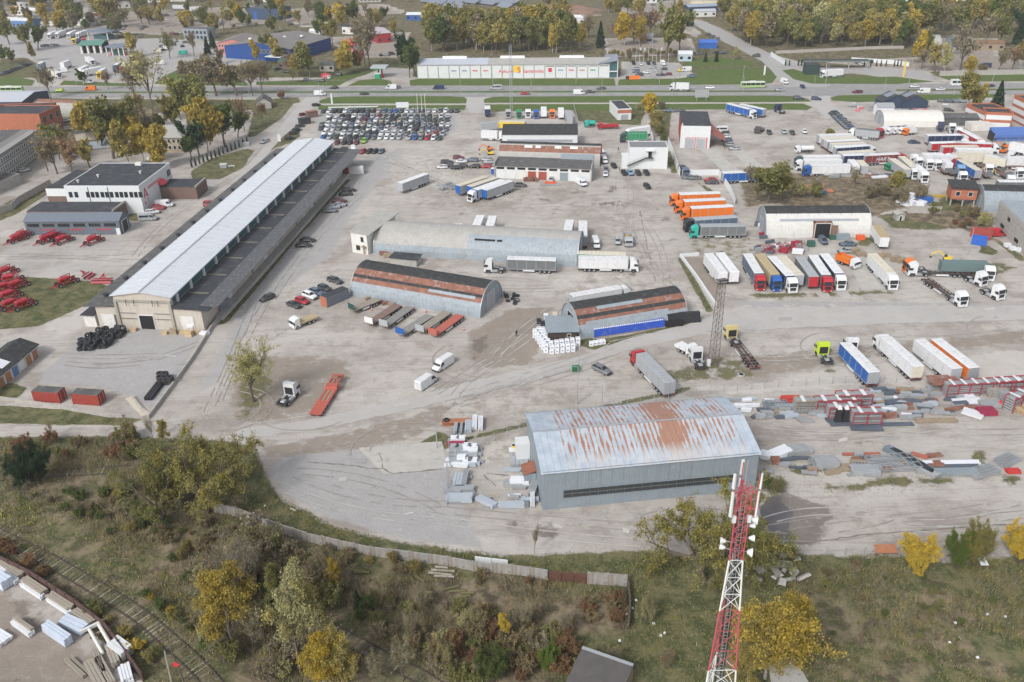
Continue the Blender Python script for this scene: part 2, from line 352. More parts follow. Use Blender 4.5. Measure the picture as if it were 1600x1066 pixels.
far_bare=[[(-60,95),(40,90),(105,125),(300,128),(460,70),(250,60),(120,60),(-60,66)],[(-60,42),(200,40),(180,60),(-60,66)],[(170,20),(420,8),(430,35),(250,55),(180,50)],[(440,15),(600,6),(640,20),(560,25),(480,45),(440,30)],
   [(545,128),(600,105),(650,108),(640,128),(590,118)],[(1090,30),(1120,40),(1190,80),(1260,100),(1240,128),(1200,100),(1100,50)],[(970,96),(1060,98),(1090,120),(970,122)],[(950,5),(1080,0),(1090,60),(1000,30)],
   [(1240,105),(1440,105),(1480,130),(1330,115),(1250,118)],[(1290,98),(1420,90),(1600,86),(1600,110),(1440,112)],[(800,8),(900,8),(940,25),(850,30)],[(500,60),(640,50),(640,90),(560,90)],[(1100,0),(1600,5),(1600,-20),(1100,-20)],[(-100,8),(140,0),(140,28),(-100,32)],[(1440,60),(1560,60),(1560,95),(1450,95)],[(940,60),(1080,60),(1090,85),(950,90)]]
for q in far_bare:
 reg_g(0,4,-2,q);reg_g(2 if q[0][0]in(-60,545,970,1240,1090)else 1,5,.6,q)
reg_g(5,12,.5,[(-300,100),(2000,100),(2300,-60),(-600,-60)])
reg_g(5,8,.6,[(1210,96),(1440,92),(1440,105),(1230,103)])
reg_g(0,2,1,[(0,152),(160,155),(400,156),(465,152),(470,160),(400,172),(250,175),(160,240),(100,240),(0,250)])
reg_g(5,4,.6,[(100,170),(400,165),(330,250),(130,300),(90,250)])
reg_g(0,2,1,[(400,160),(465,155),(440,185),(400,212),(385,218)])
reg_g(0,2,1,[(895,172),(1010,168),(1000,196),(930,192),(905,190)]);reg_g(0,2,.9,[(1015,175),(1050,172),(1045,220),(1018,200)])
reg_g(0,1.5,.8,[(760,163),(900,165),(900,172),(760,176)])
reg_g(1,2,.5,[(908,162),(918,162),(915,180),(926,194),(910,194),(908,178)])
for _ in range(330):
 k=R.choice(((560,1060,262,430),(560,1060,262,430),(1000,1300,180,300),(430,760,490,600),(700,1640,470,570),(1180,1640,665,860),(700,1180,780,860),(640,840,640,860),(0,330,350,430),(1340,1560,395,470),(0,200,890,1066),(1350,1560,200,280)))
 x,y=R.uniform(k[0],k[1]),R.uniform(k[2],k[3]);rx=R.uniform(2,11);ry=rx*R.uniform(.2,.5)
 if k[0]==0 and k[2]>800 and y<885+(x*.75):continue
 reg_g(R.choice((4,4,1,3)),R.uniform(.8,2.5),R.uniform(.4,.8),[(x+rx*math.cos(a)*(1+.35*math.sin(3*a+x)),y+ry*math.sin(a)*(1+.3*math.cos(2*a+y)))for a in[i*.698 for i in range(9)]])
def grid(x0,x1,y0,y1,st):
 nx=int((x1-x0)/st)+1;ny=int((y1-y0)/st)+1
 X,Y=np.meshgrid(np.linspace(x0,x1,nx),np.linspace(y0,y1,ny));X=X.ravel();Y=Y.ravel()
 M=np.zeros((6,X.size))
 for ch,fe,amt,poly in V:
  a=np.array(poly);fx=fe*1.2
  bb=(X>a[:,0].min()-fx)&(X<a[:,0].max()+fx)&(Y>a[:,1].min()-fx)&(Y<a[:,1].max()+fx)
  if not bb.any():continue
  s=np.clip(.5+sdist(X[bb],Y[bb],poly)/fe/1.6,0,1)
  if amt>0:M[ch,bb]=np.maximum(M[ch,bb],s*amt)
  else:M[ch,bb]*=1-s
 i=np.arange((ny-1)*(nx-1));r=i//(nx-1);c=i%(nx-1);k=r*nx+c
 Fq=np.stack([k,k+1,k+nx+1,k+nx],1)
 cls=np.zeros(X.size,int);cls[M[1]>.45]=1;cls[M[2]>.5]=3;cls[M[0]>.5]=2
 fc=cls[Fq].max(axis=1)
 return X,Y,M,Fq,fc
def ground_mat():
 m,nt,b,o=_nt('ground_surface');g=N(nt,'NewGeometry').outputs['Position']
 A=N(nt,'Attribute',attribute_name='cover_a');B=N(nt,'Attribute',attribute_name='cover_b')
 sa=nt.nodes.new('ShaderNodeSeparateColor');sb=nt.nodes.new('ShaderNodeSeparateColor');nt.links.new(A.outputs['Color'],sa.inputs[0]);nt.links.new(B.outputs['Color'],sb.inputs[0])
 n1=noise(nt,g,.06,6,.6);n2=noise(nt,g,.35,6,.65);n3=noise(nt,g,2.2,4,.6);n4=noise(nt,g,.15,7,.7);n5=noise(nt,g,9,2)
 def msk(ch,k=.55,lo=.42,hi=.62,n=n2):
  v=math_n(nt,'ADD',ch,math_n(nt,'MULTIPLY',math_n(nt,'SUBTRACT',n,.5),k*2));return ramp(nt,v,lo,hi)
 c=mixc(nt,ramp(nt,n1,.35,.65),(.345,.31,.28),(.46,.43,.395))
 c=mixc(nt,math_n(nt,'MULTIPLY',ramp(nt,n4,.47,.60),.6),c,(.26,.225,.195))
 c=mixc(nt,math_n(nt,'MULTIPLY',ramp(nt,n2,.55,.75),.35),c,(.52,.49,.45))
 big=ramp(nt,noise(nt,g,.035,5,.65),.46,.56);c=mixc(nt,math_n(nt,'MULTIPLY',big,.4),c,(.5,.475,.44));st=noise(nt,g,.5,5,.7,(.12,1.3,1));c=mixc(nt,math_n(nt,'MULTIPLY',ramp(nt,st,.5,.66),.5),c,(.27,.24,.215))
 c=mixc(nt,math_n(nt,'MULTIPLY',msk(sa.outputs[2],.35),.9),c,mixc(nt,n2,(.30,.295,.29),(.41,.40,.395)))
 c=mixc(nt,math_n(nt,'MULTIPLY',msk(sb.outputs[0],.5),.75),c,mixc(nt,n2,(.44,.41,.37),(.58,.55,.51)))
 c=mixc(nt,math_n(nt,'MULTIPLY',msk(sa.outputs[1],.45),.9),c,mixc(nt,n2,(.19,.155,.125),(.33,.285,.24)))
 c=mixc(nt,math_n(nt,'MULTIPLY',msk(sb.outputs[1],.5),.8),c,mixc(nt,n2,(.10,.085,.075),(.2,.17,.15)))
 spots=ramp(nt,noise(nt,g,.3,8,.8),.61,.68);c=mixc(nt,math_n(nt,'MULTIPLY',spots,.65),c,(.15,.125,.105))
 sp2=ramp(nt,noise(nt,g,1.1,7,.72),.57,.64);c=mixc(nt,math_n(nt,'MULTIPLY',math_n(nt,'MULTIPLY',sp2,ramp(nt,n1,.4,.6)),.55),c,(.2,.17,.145));lt=ramp(nt,noise(nt,g,.8,6,.7),.58,.68);c=mixc(nt,math_n(nt,'MULTIPLY',lt,.45),c,(.55,.52,.48))
 gr=mixc(nt,ramp(nt,n2,.4,.6),(.068,.08,.034),(.155,.145,.075));gr=mixc(nt,ramp(nt,n3,.5,.75),gr,(.21,.185,.10))
 br=mixc(nt,ramp(nt,n2,.38,.62),(.085,.068,.045),(.25,.20,.135));br=mixc(nt,ramp(nt,n3,.55,.8),br,(.10,.11,.045))
 gc=mixc(nt,msk(sb.outputs[2],.6,.38,.62,n4),gr,br)
 gm=msk(sa.outputs[0],.4,.40,.56)
 c=mixc(nt,gm,c,gc)
 c=mixc(nt,.5,c,mixc(nt,n3,(.62,.62,.62),(1.38,1.38,1.38)),'MULTIPLY')
 c=mixc(nt,.35,c,mixc(nt,n5,(.55,.55,.55),(1.45,1.45,1.45)),'MULTIPLY')
 nt.links.new(c,b.inputs['Base Color'])
 b.inputs['Specular IOR Level'].default_value=.2
 rg=math_n(nt,'SUBTRACT',.95,math_n(nt,'MULTIPLY',msk(sb.outputs[1],.3,.75,.95),.65));nt.links.new(rg,b.inputs['Roughness'])
 bp=nt.nodes.new('ShaderNodeBump');bp.inputs['Strength'].default_value=.6;bp.inputs['Distance'].default_value=.15
 nt.links.new(math_n(nt,'ADD',n3,math_n(nt,'MULTIPLY',n5,.4)),bp.inputs['Height']);nt.links.new(bp.outputs[0],b.inputs['Normal'])
 return m
M_ground=ground_mat()
PARTS={0:[[],[],[],0],1:[[],[],[],0],2:[[],[],[],0],3:[[],[],[],0]}
for(x0,x1,y0,y1,st)in((-225,225,55,340,1.25),(-430,430,340,620,2.5),(-1000,1000,620,1300,8),(-430,-225,140,340,5),(225,430,140,340,5)):
 X,Y,M,Fq,fc=grid(x0,x1,y0,y1,st)
 for k in range(4):
  s=Fq[fc==k]
  if not len(s):continue
  u,inv=np.unique(s,return_inverse=True);D=PARTS[k]
  D[0].append(np.stack([X[u],Y[u],np.zeros(u.size)],1));D[1].append(inv.reshape(s.shape)+D[3]);D[2].append(M[:,u].T);D[3]+=u.size
for k,nm in((0,'yard_ground'),(1,'dirt_ground'),(2,'grass_ground'),(3,'asphalt_ground')):
 D=PARTS[k];v=np.concatenate(D[0]);f=np.concatenate(D[1]);a=np.concatenate(D[2])
 me=fastmesh(nm,v,f,M_ground)
 for an,cs in(('cover_a',(0,1,2)),('cover_b',(3,4,5))):
  at=me.attributes.new(an,'FLOAT_COLOR','POINT');d=np.ones((len(v),4),'f');d[:,:3]=a[:,cs];at.data.foreach_set('color',d.ravel())
 struct(nm,me)
gb=MB().add([(-2900,-400,-.06),(2900,-400,-.06),(2900,4000,-.06),(-2900,4000,-.06)],[(0,1,2,3)])
struct('ground',gb.mesh('ground',mat('outer_ground',(.13,.12,.07),var=.4,scale=.02,dirt=(.2,.18,.12))))
# ---- sheets: crisp surfaces, each level 4 mm above the one below
M_asph=mat('road_asphalt',(.27,.265,.262),rough=.9,var=.12,scale=.12,dirt=(.36,.345,.33),dirt_amt=.6)
M_lane=mat('dusty_lane',(.42,.405,.385),rough=.95,var=.13,scale=.12,dirt=(.34,.31,.28),dirt_amt=.5)
M_lawn=mat('lawn_grass',(.085,.125,.03),rough=.95,var=.3,scale=.25,dirt=(.14,.135,.05),dirt_amt=.7)
M_slab=mat('concrete_slab',(.44,.425,.395),rough=.9,var=.18,scale=.35,dirt=(.27,.25,.22),dirt_amt=.5)
M_path=mat('pale_path',(.47,.45,.41),rough=.9,var=.1)
def jag(pts,amp,step):
 out=[];n=len(pts)
 for i in range(n):
  a=Vector(pts[i]);b=Vector(pts[(i+1)%n]);k=max(1,int((b-a).length/step));nrm=Vector((-(b-a).y,(b-a).x)).normalized()
  for j in range(k):
   out.append(tuple(a.lerp(b,j/k)+nrm*(R.uniform(-amp,amp)if j else 0)))
 return out
def smooth_poly(pts,n=2):
 for _ in range(n):
  q=[]
  for i in range(len(pts)):
   a=Vector(pts[i]);b=Vector(pts[(i+1)%len(pts)]);q+=[tuple(a.lerp(b,.25)),tuple(a.lerp(b,.75))]
  pts=q
 return pts
SHN=0
def sheet(name,pts,lev,m,amp=0,step=2,w=None,sm=0,world=False,kind='structure'):
 q=stroke(pts,w)if w else(pts if world else W(pts))
 if sm:q=smooth_poly(q,sm)
 if amp:q=jag(q,amp,step)
 global SHN;SHN+=1;z=.004*lev+SHN*.00015;v=[Vector((*a,z))for a in q]
 t=tessellate_polygon([v]);me=bpy.data.meshes.new(name);fs=[]
 for a,b_,c in t:
  nrm=(v[b_]-v[a]).cross(v[c]-v[a]);fs.append((a,b_,c)if nrm.z>0 else(a,c,b_))
 me.from_pydata(v,[],fs);me.materials.append(m);o=struct(name,me);return o
HU=[(-400,136.5),(0,135.5),(400,136),(800,134.5),(1200,132.5),(1600,130),(2000,128)]
HL=[(2000,135),(1600,138.5),(1200,141.5),(800,142.3),(400,143),(0,143.5),(-400,144)]
sheet('highway_carriageway',HU+HL,3,M_asph)
HU2=[(-400,146.5),(0,146),(400,145.3),(800,144.8),(1200,143.8),(1600,141),(2000,139)]
HL2=[(2000,147),(1600,148),(1200,151.2),(800,151.5),(400,152.5),(0,153),(-400,154)]
sheet('highway_carriageway',HU2+HL2,3,M_asph)
sheet('median_strip',HL[::-1]+HU2[::-1],2,M_lawn)
for(L,off)in((HU,3.6),(HU2,3.2)):
 for i in range(90):
  x=-100+i*20
  y=np.interp(x,[p[0]for p in L],[p[1]for p in L])+off
  sheet('lane_marking',[(x,y),(x+7,y)],4,M_ivory,w=.3)
sheet('junction_surface',[(1262,131),(1300,131),(1330,137),(1400,140),(1400,143),(1300,151),(1265,151),(1225,146),(1215,140),(1225,132)],5,M_asph)
sheet('side_road',[(1078,36),(1100,34),(1125,45),(1170,68),(1200,82),(1240,100),(1215,104),(1235,122),(1262,131),(1300,132),(1290,136),(1225,136),(1205,110),(1190,96),(1160,78),(1120,58)],6,mat('side_asphalt',(.36,.35,.34),var=.1))
sheet('lawn',[(498,162),(500,157),(512,153),(540,151),(700,150.5),(725,152),(730,157),(728,162)],7,M_lawn,.2,2)
sheet('lawn',[(496,165),(728,164.5),(726,172),(660,169),(560,170),(498,172)],7,M_lawn,.3,2)
sheet('path',[(495,163.4),(728,163.1)],8,M_path,w=2.0)
sheet('lawn',[(755,161),(757,155),(770,151.5),(900,150.5),(1200,149.5),(1245,150.5),(1262,155),(1268,159),(1200,160),(900,160.5)],7,M_lawn,.2,2)
sheet('lawn',[(757,163.5),(900,163),(1200,162.3),(1255,162),(1270,168),(1262,172),(1130,171),(900,173),(760,172)],7,M_lawn,.3,2)
sheet('path',[(756,162),(1000,161.8),(1262,160.6)],8,M_path,w=2.0)
sheet('lawn',[(1297,153),(1310,149.5),(1350,148.3),(1500,147.5),(1560,147),(1560,152),(1480,156),(1340,160),(1300,157)],7,M_lawn,.2,2)
sheet('lawn',[(641,134),(640,126),(655,123),(960,123),(962,134)],7,M_lawn,.2,2)
sheet('lawn',[(965,133.5),(968,124),(1060,123),(1088,119),(1090,108),(1160,106),(1200,108),(1214,120),(1206,130),(1190,132)],7,M_lawn,.2,2)
sheet('lawn',[(1075,92),(1120,89),(1175,96),(1180,102),(1100,104),(1070,102)],7,M_lawn,.2,2)
sheet('lawn',[(1222,110),(1240,108),(1265,116),(1300,121),(1400,120),(1460,128),(1400,131.5),(1270,131),(1240,124)],7,M_lawn,.2,2)
sheet('lawn',[(1462,118),(1620,112),(1620,127),(1490,128)],7,M_lawn,.2,2)
sheet('lawn',[(543,134),(560,126),(590,123),(610,126),(614,134)],7,M_lawn,.2,2)
sheet('lawn',[(400,133),(400,128),(500,124),(560,112),(575,114),(540,128),(530,134)],7,M_lawn,.2,2)
sheet('lawn',[(93,133),(100,126),(180,130),(240,131),(200,135)],7,M_lawn,.2,2)
sheet('lawn',[(240,131),(258,118),(300,100),(330,104),(380,125),(390,134),(300,134)],7,M_lawn,.2,2)
sheet('lawn',[(-20,130),(0,122),(30,121),(55,126),(50,134),(-20,134)],7,M_lawn,.2,2)
sheet('side_road',[(384,262),(420,222),(455,178),(470,160),(478,152),(500,152),(496,166),(485,172),(470,190),(440,216),(400,262),(385,290),(362,290)],9,M_lane,.1,3)
sheet('side_road',[(730,152),(756,152),(757,165),(752,176),(735,178),(728,165)],9,M_lane,.1,3)
sheet('side_road',[(1262,151),(1298,150),(1296,158),(1310,170),(1330,186),(1290,186),(1272,166)],9,M_lane,.1,3)
sheet('service_lane',[(345,690),(520,668),(640,640),(760,612),(860,590),(960,552),(1030,536),(1100,522),(1200,514),(1400,506),(1650,498),(1650,478),(1400,478),(1180,480),(1140,488),(1060,510),(980,530),(880,565),(760,590),(640,622),(540,645),(440,664),(380,668)],3,M_lane,.35,1.5,sm=1)
for pts in([(1140,355),(1140,355)],):
 pass
slabs=[([(1094,234),(1114,232),(1156,268),(1132,270)]),([(1140,233),(1160,232),(1196,264),(1174,268)]),([(1208,214),(1226,213),(1240,223),(1220,224)]),([(1272,455),(1290,452),(1300,467),(1284,467)]),([(1305,455),(1322,452),(1332,467),(1316,467)]),([(1322,402),(1352,400),(1384,452),(1346,453)]),([(560,700),(690,690),(700,732),(600,742)])]
for q in slabs:sheet('concrete_apron',q,4,M_slab,.12,2)
sheet('loading_ramp',[(195,623),(210,618),(240,645),(222,652)],4,mat('ramp_concrete',(.52,.47,.38),var=.1),.05,2)
sheet('concrete_path',[(1195,1010),(1210,1004),(1232,1014),(1268,1075),(1278,1110),(1215,1110),(1203,1060)],4,M_slab,.1,2)
sheet('concrete_path',[(1125,868),(1190,870),(1195,882),(1150,890),(1130,905),(1118,890)],4,M_slab,.2,2)
sheet('puddle',[(1188,795),(1196,778),(1222,776),(1226,790),(1240,800),(1232,826),(1244,842),(1222,858),(1200,856),(1188,830)],2,mat('puddle_mud',(.13,.12,.125),rough=.3,var=.25),.35,1.2)
sheet('puddle',[(1570,832),(1600,822),(1640,830),(1640,845),(1580,846)],2,MATS['puddle_mud'],.3,1.2)
def inp2(x,y):return not(x<330 and y>600)
M_crack=mat('crack_line',(.2,.18,.155),var=.3,scale=1)
M_track=mat('tyre_track',(.31,.28,.245),var=.3,scale=.6)
for q in([(556,728),(575,733),(598,732),(612,740),(640,738),(690,733)],[(598,732),(597,718),(592,708)],[(480,722),(556,728)],[(960,432),(1000,460)],[(1000,330),(1010,380),(1024,440)],[(755,742),(775,760)],[(760,740),(795,743)],[(880,505),(900,505)],[(1190,858),(1350,836),(1480,826),(1600,818)]):
 sheet('crack',q,5,M_crack,.16,.8,w=.2)
M_patch=mat('road_patch',(.33,.325,.315),rough=.9,var=.15,scale=.6)
M_patch2=mat('pale_patch',(.50,.48,.455),rough=.9,var=.15,scale=.6)
for i in range(34):
 bx=R.choice(((430,700,700,820),(860,1140,480,580),(1140,1600,472,500),(560,640,240,420),(380,700,600,690),(720,1180,690,860),(1180,1600,665,710),(90,300,520,600),(0,300,380,430)));x,y=R.uniform(bx[0],bx[1]),R.uniform(bx[2],bx[3]);w,h=R.uniform(5,26),R.uniform(2,7);k=R.uniform(-4,4)
 if inp2(x,y):sheet('surface_patch',[(x,y),(x+w,y-k),(x+w+R.uniform(-4,4),y+h-k),(x+R.uniform(-3,3),y+h)],10,R.choice((M_patch,M_patch,M_patch2,M_slab)),.12,1)
for(cx,cy,r0,a0,a1)in((640,700,9,0,3.4),(650,703,7,.3,3.2),(480,640,8,3.6,5.6),(330,640,8,-1,1.2),(332,640,9.8,-1,1.2),(1330,545,9,2,5),(1440,545,8,2,4.6),(770,560,9,2.5,4.5),(772,560,11,2.5,4.4),(1600,520,10,2,4)):
 c0=P(cx,cy);k=16;outer=[];inner=[]
 for i in range(k+1):
  a=a0+(a1-a0)*i/k;outer.append((c0.x+r0*math.cos(a)*1.3,c0.y+r0*math.sin(a)));inner.append((c0.x+(r0-.3)*math.cos(a)*1.3,c0.y+(r0-.3)*math.sin(a)))
 sheet('tyre_track',outer+inner[::-1],5,M_track,world=True)
hz=MB().box(-3000,3000,-500,4100,-1.1,104);m_,nt_,b_,o_=_nt('air_haze');nt_.nodes.remove(b_)
pv_=nt_.nodes.new('ShaderNodeVolumePrincipled');pv_.inputs['Color'].default_value=(.86,.89,.94,1);pv_.inputs['Density'].default_value=.00012;pv_.inputs['Anisotropy'].default_value=.2;nt_.links.new(pv_.outputs[0],o_.inputs['Volume'])
hz_o=link('haze',hz.mesh('haze',m_));hz_o['kind']='stuff'
scene.cycles.volume_bounces=1
def tracks(name,m,specs,z):
 mb=MB()
 for k,(a,b,bend,off)in enumerate(specs):
  p,q=Vector(P(*a)[:2]),Vector(P(*b)[:2]);d=q-p;n=Vector((-d.y,d.x)).normalized();nn=max(4,int(d.length/2))
  for s in(-.95,.95):
   l=[]
   for i in range(nn+1):
    t=i/nn;c=p+d*t+n*(4*bend*t*(1-t)+off);w=.12+.05*math.sin(i*1.7+k)
    l+=[(*(c+n*(s-w)),z+k*.00012),(*(c+n*(s+w)),z+k*.00012)]
   mb.add(l,[(2*i,2*i+2,2*i+3,2*i+1)for i in range(nn)if R.random()>.18])
 struct(name,mb.mesh(name,m))
SP=[]
for _ in range(70):
 L=R.choice((((380,668),(700,632),(960,545),(1180,500),(1600,490)),((340,640),(420,470),(560,300),(600,240)),((600,240),(800,320),(1000,330),(1040,440)),((880,480),(780,560),(700,620)),((450,750),(680,800),(1000,832),(1180,826)),((1190,840),(1400,820),(1600,800)),((1190,680),(1400,685),(1600,680)),((0,400),(200,400),(330,300),(410,230)),((1060,450),(980,330),(960,240)),((1150,240),(1220,200),(1290,170)),((100,560),(240,560),(300,530)),((1180,560),(1400,535),(1600,520)),((560,430),(720,440),(860,450),(1050,460))))
 i=R.randrange(len(L)-1);a,b=L[i],L[i+1];SP.append(((a[0]+R.uniform(-8,8),a[1]+R.uniform(-6,6)),(b[0]+R.uniform(-8,8),b[1]+R.uniform(-6,6)),R.uniform(-3,3),R.uniform(-2.5,2.5)))
tracks('tyre_tracks',mat('worn_track',(.29,.265,.24),var=.25,scale=.5),SP[:46],.05);tracks('pale_tyre_tracks',mat('pale_worn_track',(.425,.405,.38),var=.2,scale=.5),SP[46:],.056)
# ================================================================ BUILDINGS
def frame(a,b,z=0):
 p=P(*a,z);q=P(*b,z);d=q-p;return Vector((p.x,p.y,0)),math.atan2(d.y,d.x),d.length
def dep(a,b,z=0):return(P(*a,z)-P(*b,z)).length
WC={}
def win_mesh(w,h,kind):
 k=(round(w,2),round(h,2),kind)
 if k not in WC:
  f=MB();t=.1
  fm={'w':M_wpanel,'d':M_chass,'g':M_steel}[kind[0]]
  f.box(-w/2-t,-w/2,-.08,.02,-t,h+t);f.box(w/2,w/2+t,-.08,.02,-t,h+t);f.box(-w/2,w/2,-.08,.02,-t,0);f.box(-w/2,w/2,-.08,.02,h,h+t)
  if w>1.3:f.box(-.04,.04,-.06,.02,0,h)
  if w>3:f.box(-w/4-.04,-w/4+.04,-.06,.02,0,h);f.box(w/4-.04,w/4+.04,-.06,.02,0,h)
  g=MB().box(-w/2,w/2,-.03,.01,0,h)
  WC[k]=(f.mesh('window',fm),g.mesh('pane',M_glass))
 return WC[k]
FACE={'f':lambda u,W,D:((u,0),0),'r':lambda u,W,D:((W,u),math.pi/2),'l':lambda u,W,D:((0,u),-math.pi/2),'b':lambda u,W,D:((u,D),math.pi)}
def windows(par,W,D,face,n,u0,u1,z,w,h,kind='w',name='window'):
 fm,gm=win_mesh(w,h,kind)
 for i in range(n):
  u=u0+(u1-u0)*(i/(n-1)if n>1 else .5);(x,y),r=FACE[face](u,W,D)
  o=share(name,fm,par,(x,y,z),r);share('pane',gm,o)
def door(par,W,D,face,u,w,h,m=None,z=0,name='door',t=.1):
 (x,y),r=FACE[face](u,W,D);o=part(name,MB().box(-w/2,w/2,-t,.03,z,z+h),m or M_dark,par);o.location=(x,y,0);o.rotation_euler=(0,0,r)
 tr=part('door_frame',MB().box(-w/2-.18,-w/2,-t-.06,.02,z,z+h+.18).box(w/2,w/2+.18,-t-.06,.02,z,z+h+.18).box(-w/2,w/2,-t-.06,.02,z+h,z+h+.18),M_wpanel,o);return o
def flat(par,W,D,h,wm,rm,par_h=.45,t=.3):
 part('wall',MB().box(0,W,0,D,0,h),wm,par)
 part('roof',MB().box(t,W-t,t,D-t,h+.003,h+.14),rm,par)
 if par_h:part('parapet',MB().box(0,W,0,t,h+.003,h+par_h).box(0,W,D-t,D,h+.003,h+par_h).box(0,t,t,D-t,h+.003,h+par_h).box(W-t,W,t,D-t,h+.003,h+par_h),wm,par)
def gable(par,W,D,h,hr,wm,rm,along='x',ov=.35,th=.15,off=.5):
 """pitched roof; ridge along x or y at height hr"""
 if along=='x':
  c=D*off
  mb=MB();mb.box(0,W,0,D,0,h);mb.add([(0,0,h),(0,D,h),(0,c,hr-.02)],[(0,1,2)]);mb.add([(W,0,h),(W,D,h),(W,c,hr-.02)],[(2,1,0)]);part('wall',mb,wm,par)
  r=MB();k=(hr-h)/c;k2=(hr-h)/(D-c)
  r.hexa([(-ov,-ov,h-ov*k),(W+ov,-ov,h-ov*k),(W+ov,c,hr),(-ov,c,hr)],[(-ov,-ov,h-ov*k+th),(W+ov,-ov,h-ov*k+th),(W+ov,c,hr+th),(-ov,c,hr+th)])
  r.hexa([(-ov,c,hr),(W+ov,c,hr),(W+ov,D+ov,h-ov*k2),(-ov,D+ov,h-ov*k2)],[(-ov,c,hr+th),(W+ov,c,hr+th),(W+ov,D+ov,h-ov*k2+th),(-ov,D+ov,h-ov*k2+th)])
 else:
  c=W*off;k=(hr-h)/c;k2=(hr-h)/(W-c)
  mb=MB();mb.box(0,W,0,D,0,h);mb.add([(0,0,h),(W,0,h),(c,0,hr-.02)],[(0,1,2)]);mb.add([(0,D,h),(W,D,h),(c,D,hr-.02)],[(2,1,0)]);part('wall',mb,wm,par)
  r=MB()
  r.hexa([(-ov,-ov,h-ov*k),(c,-ov,hr),(c,D+ov,hr),(-ov,D+ov,h-ov*k)],[(-ov,-ov,h-ov*k+th),(c,-ov,hr+th),(c,D+ov,hr+th),(-ov,D+ov,h-ov*k+th)])
  r.hexa([(c,-ov,hr),(W+ov,-ov,h-ov*k2),(W+ov,D+ov,h-ov*k2),(c,D+ov,hr)],[(c,-ov,hr+th),(W+ov,-ov,h-ov*k2+th),(W+ov,D+ov,h-ov*k2+th),(c,D+ov,hr+th)])
 part('roof',r,rm,par)
def text(s,size,m,par,loc,rot,name='lettering',ext=.03,shear=0):
 cu=bpy.data.curves.new(name,'FONT');cu.body=s;cu.size=size;cu.extrude=ext;cu.align_x='CENTER';cu.shear=shear;cu.materials.append(m)
 o0=bpy.data.objects.new(name,cu);COL.objects.link(o0);me=bpy.data.meshes.new_from_object(o0);bpy.data.objects.remove(o0);bpy.data.curves.remove(cu);o=bpy.data.objects.new(name,me);COL.objects.link(o);o.parent=par;o.location=loc;o.rotation_euler=rot;return o
M_redp=mat('red_sign_paint',(.60,.05,.07),rough=.5,var=.05);M_blup=mat('blue_sign_paint',(.04,.12,.36),rough=.5,var=.05)
M_yelp=mat('yellow_sign_paint',(.75,.52,.08),rough=.5,var=.05);M_grnp=mat('green_sign_paint',(.04,.30,.16),rough=.5,var=.05)
M_teal=mat('teal_glazing',(.05,.12,.135),rough=.25,var=.3,scale=.5,spec=.6)
PI2=math.pi/2
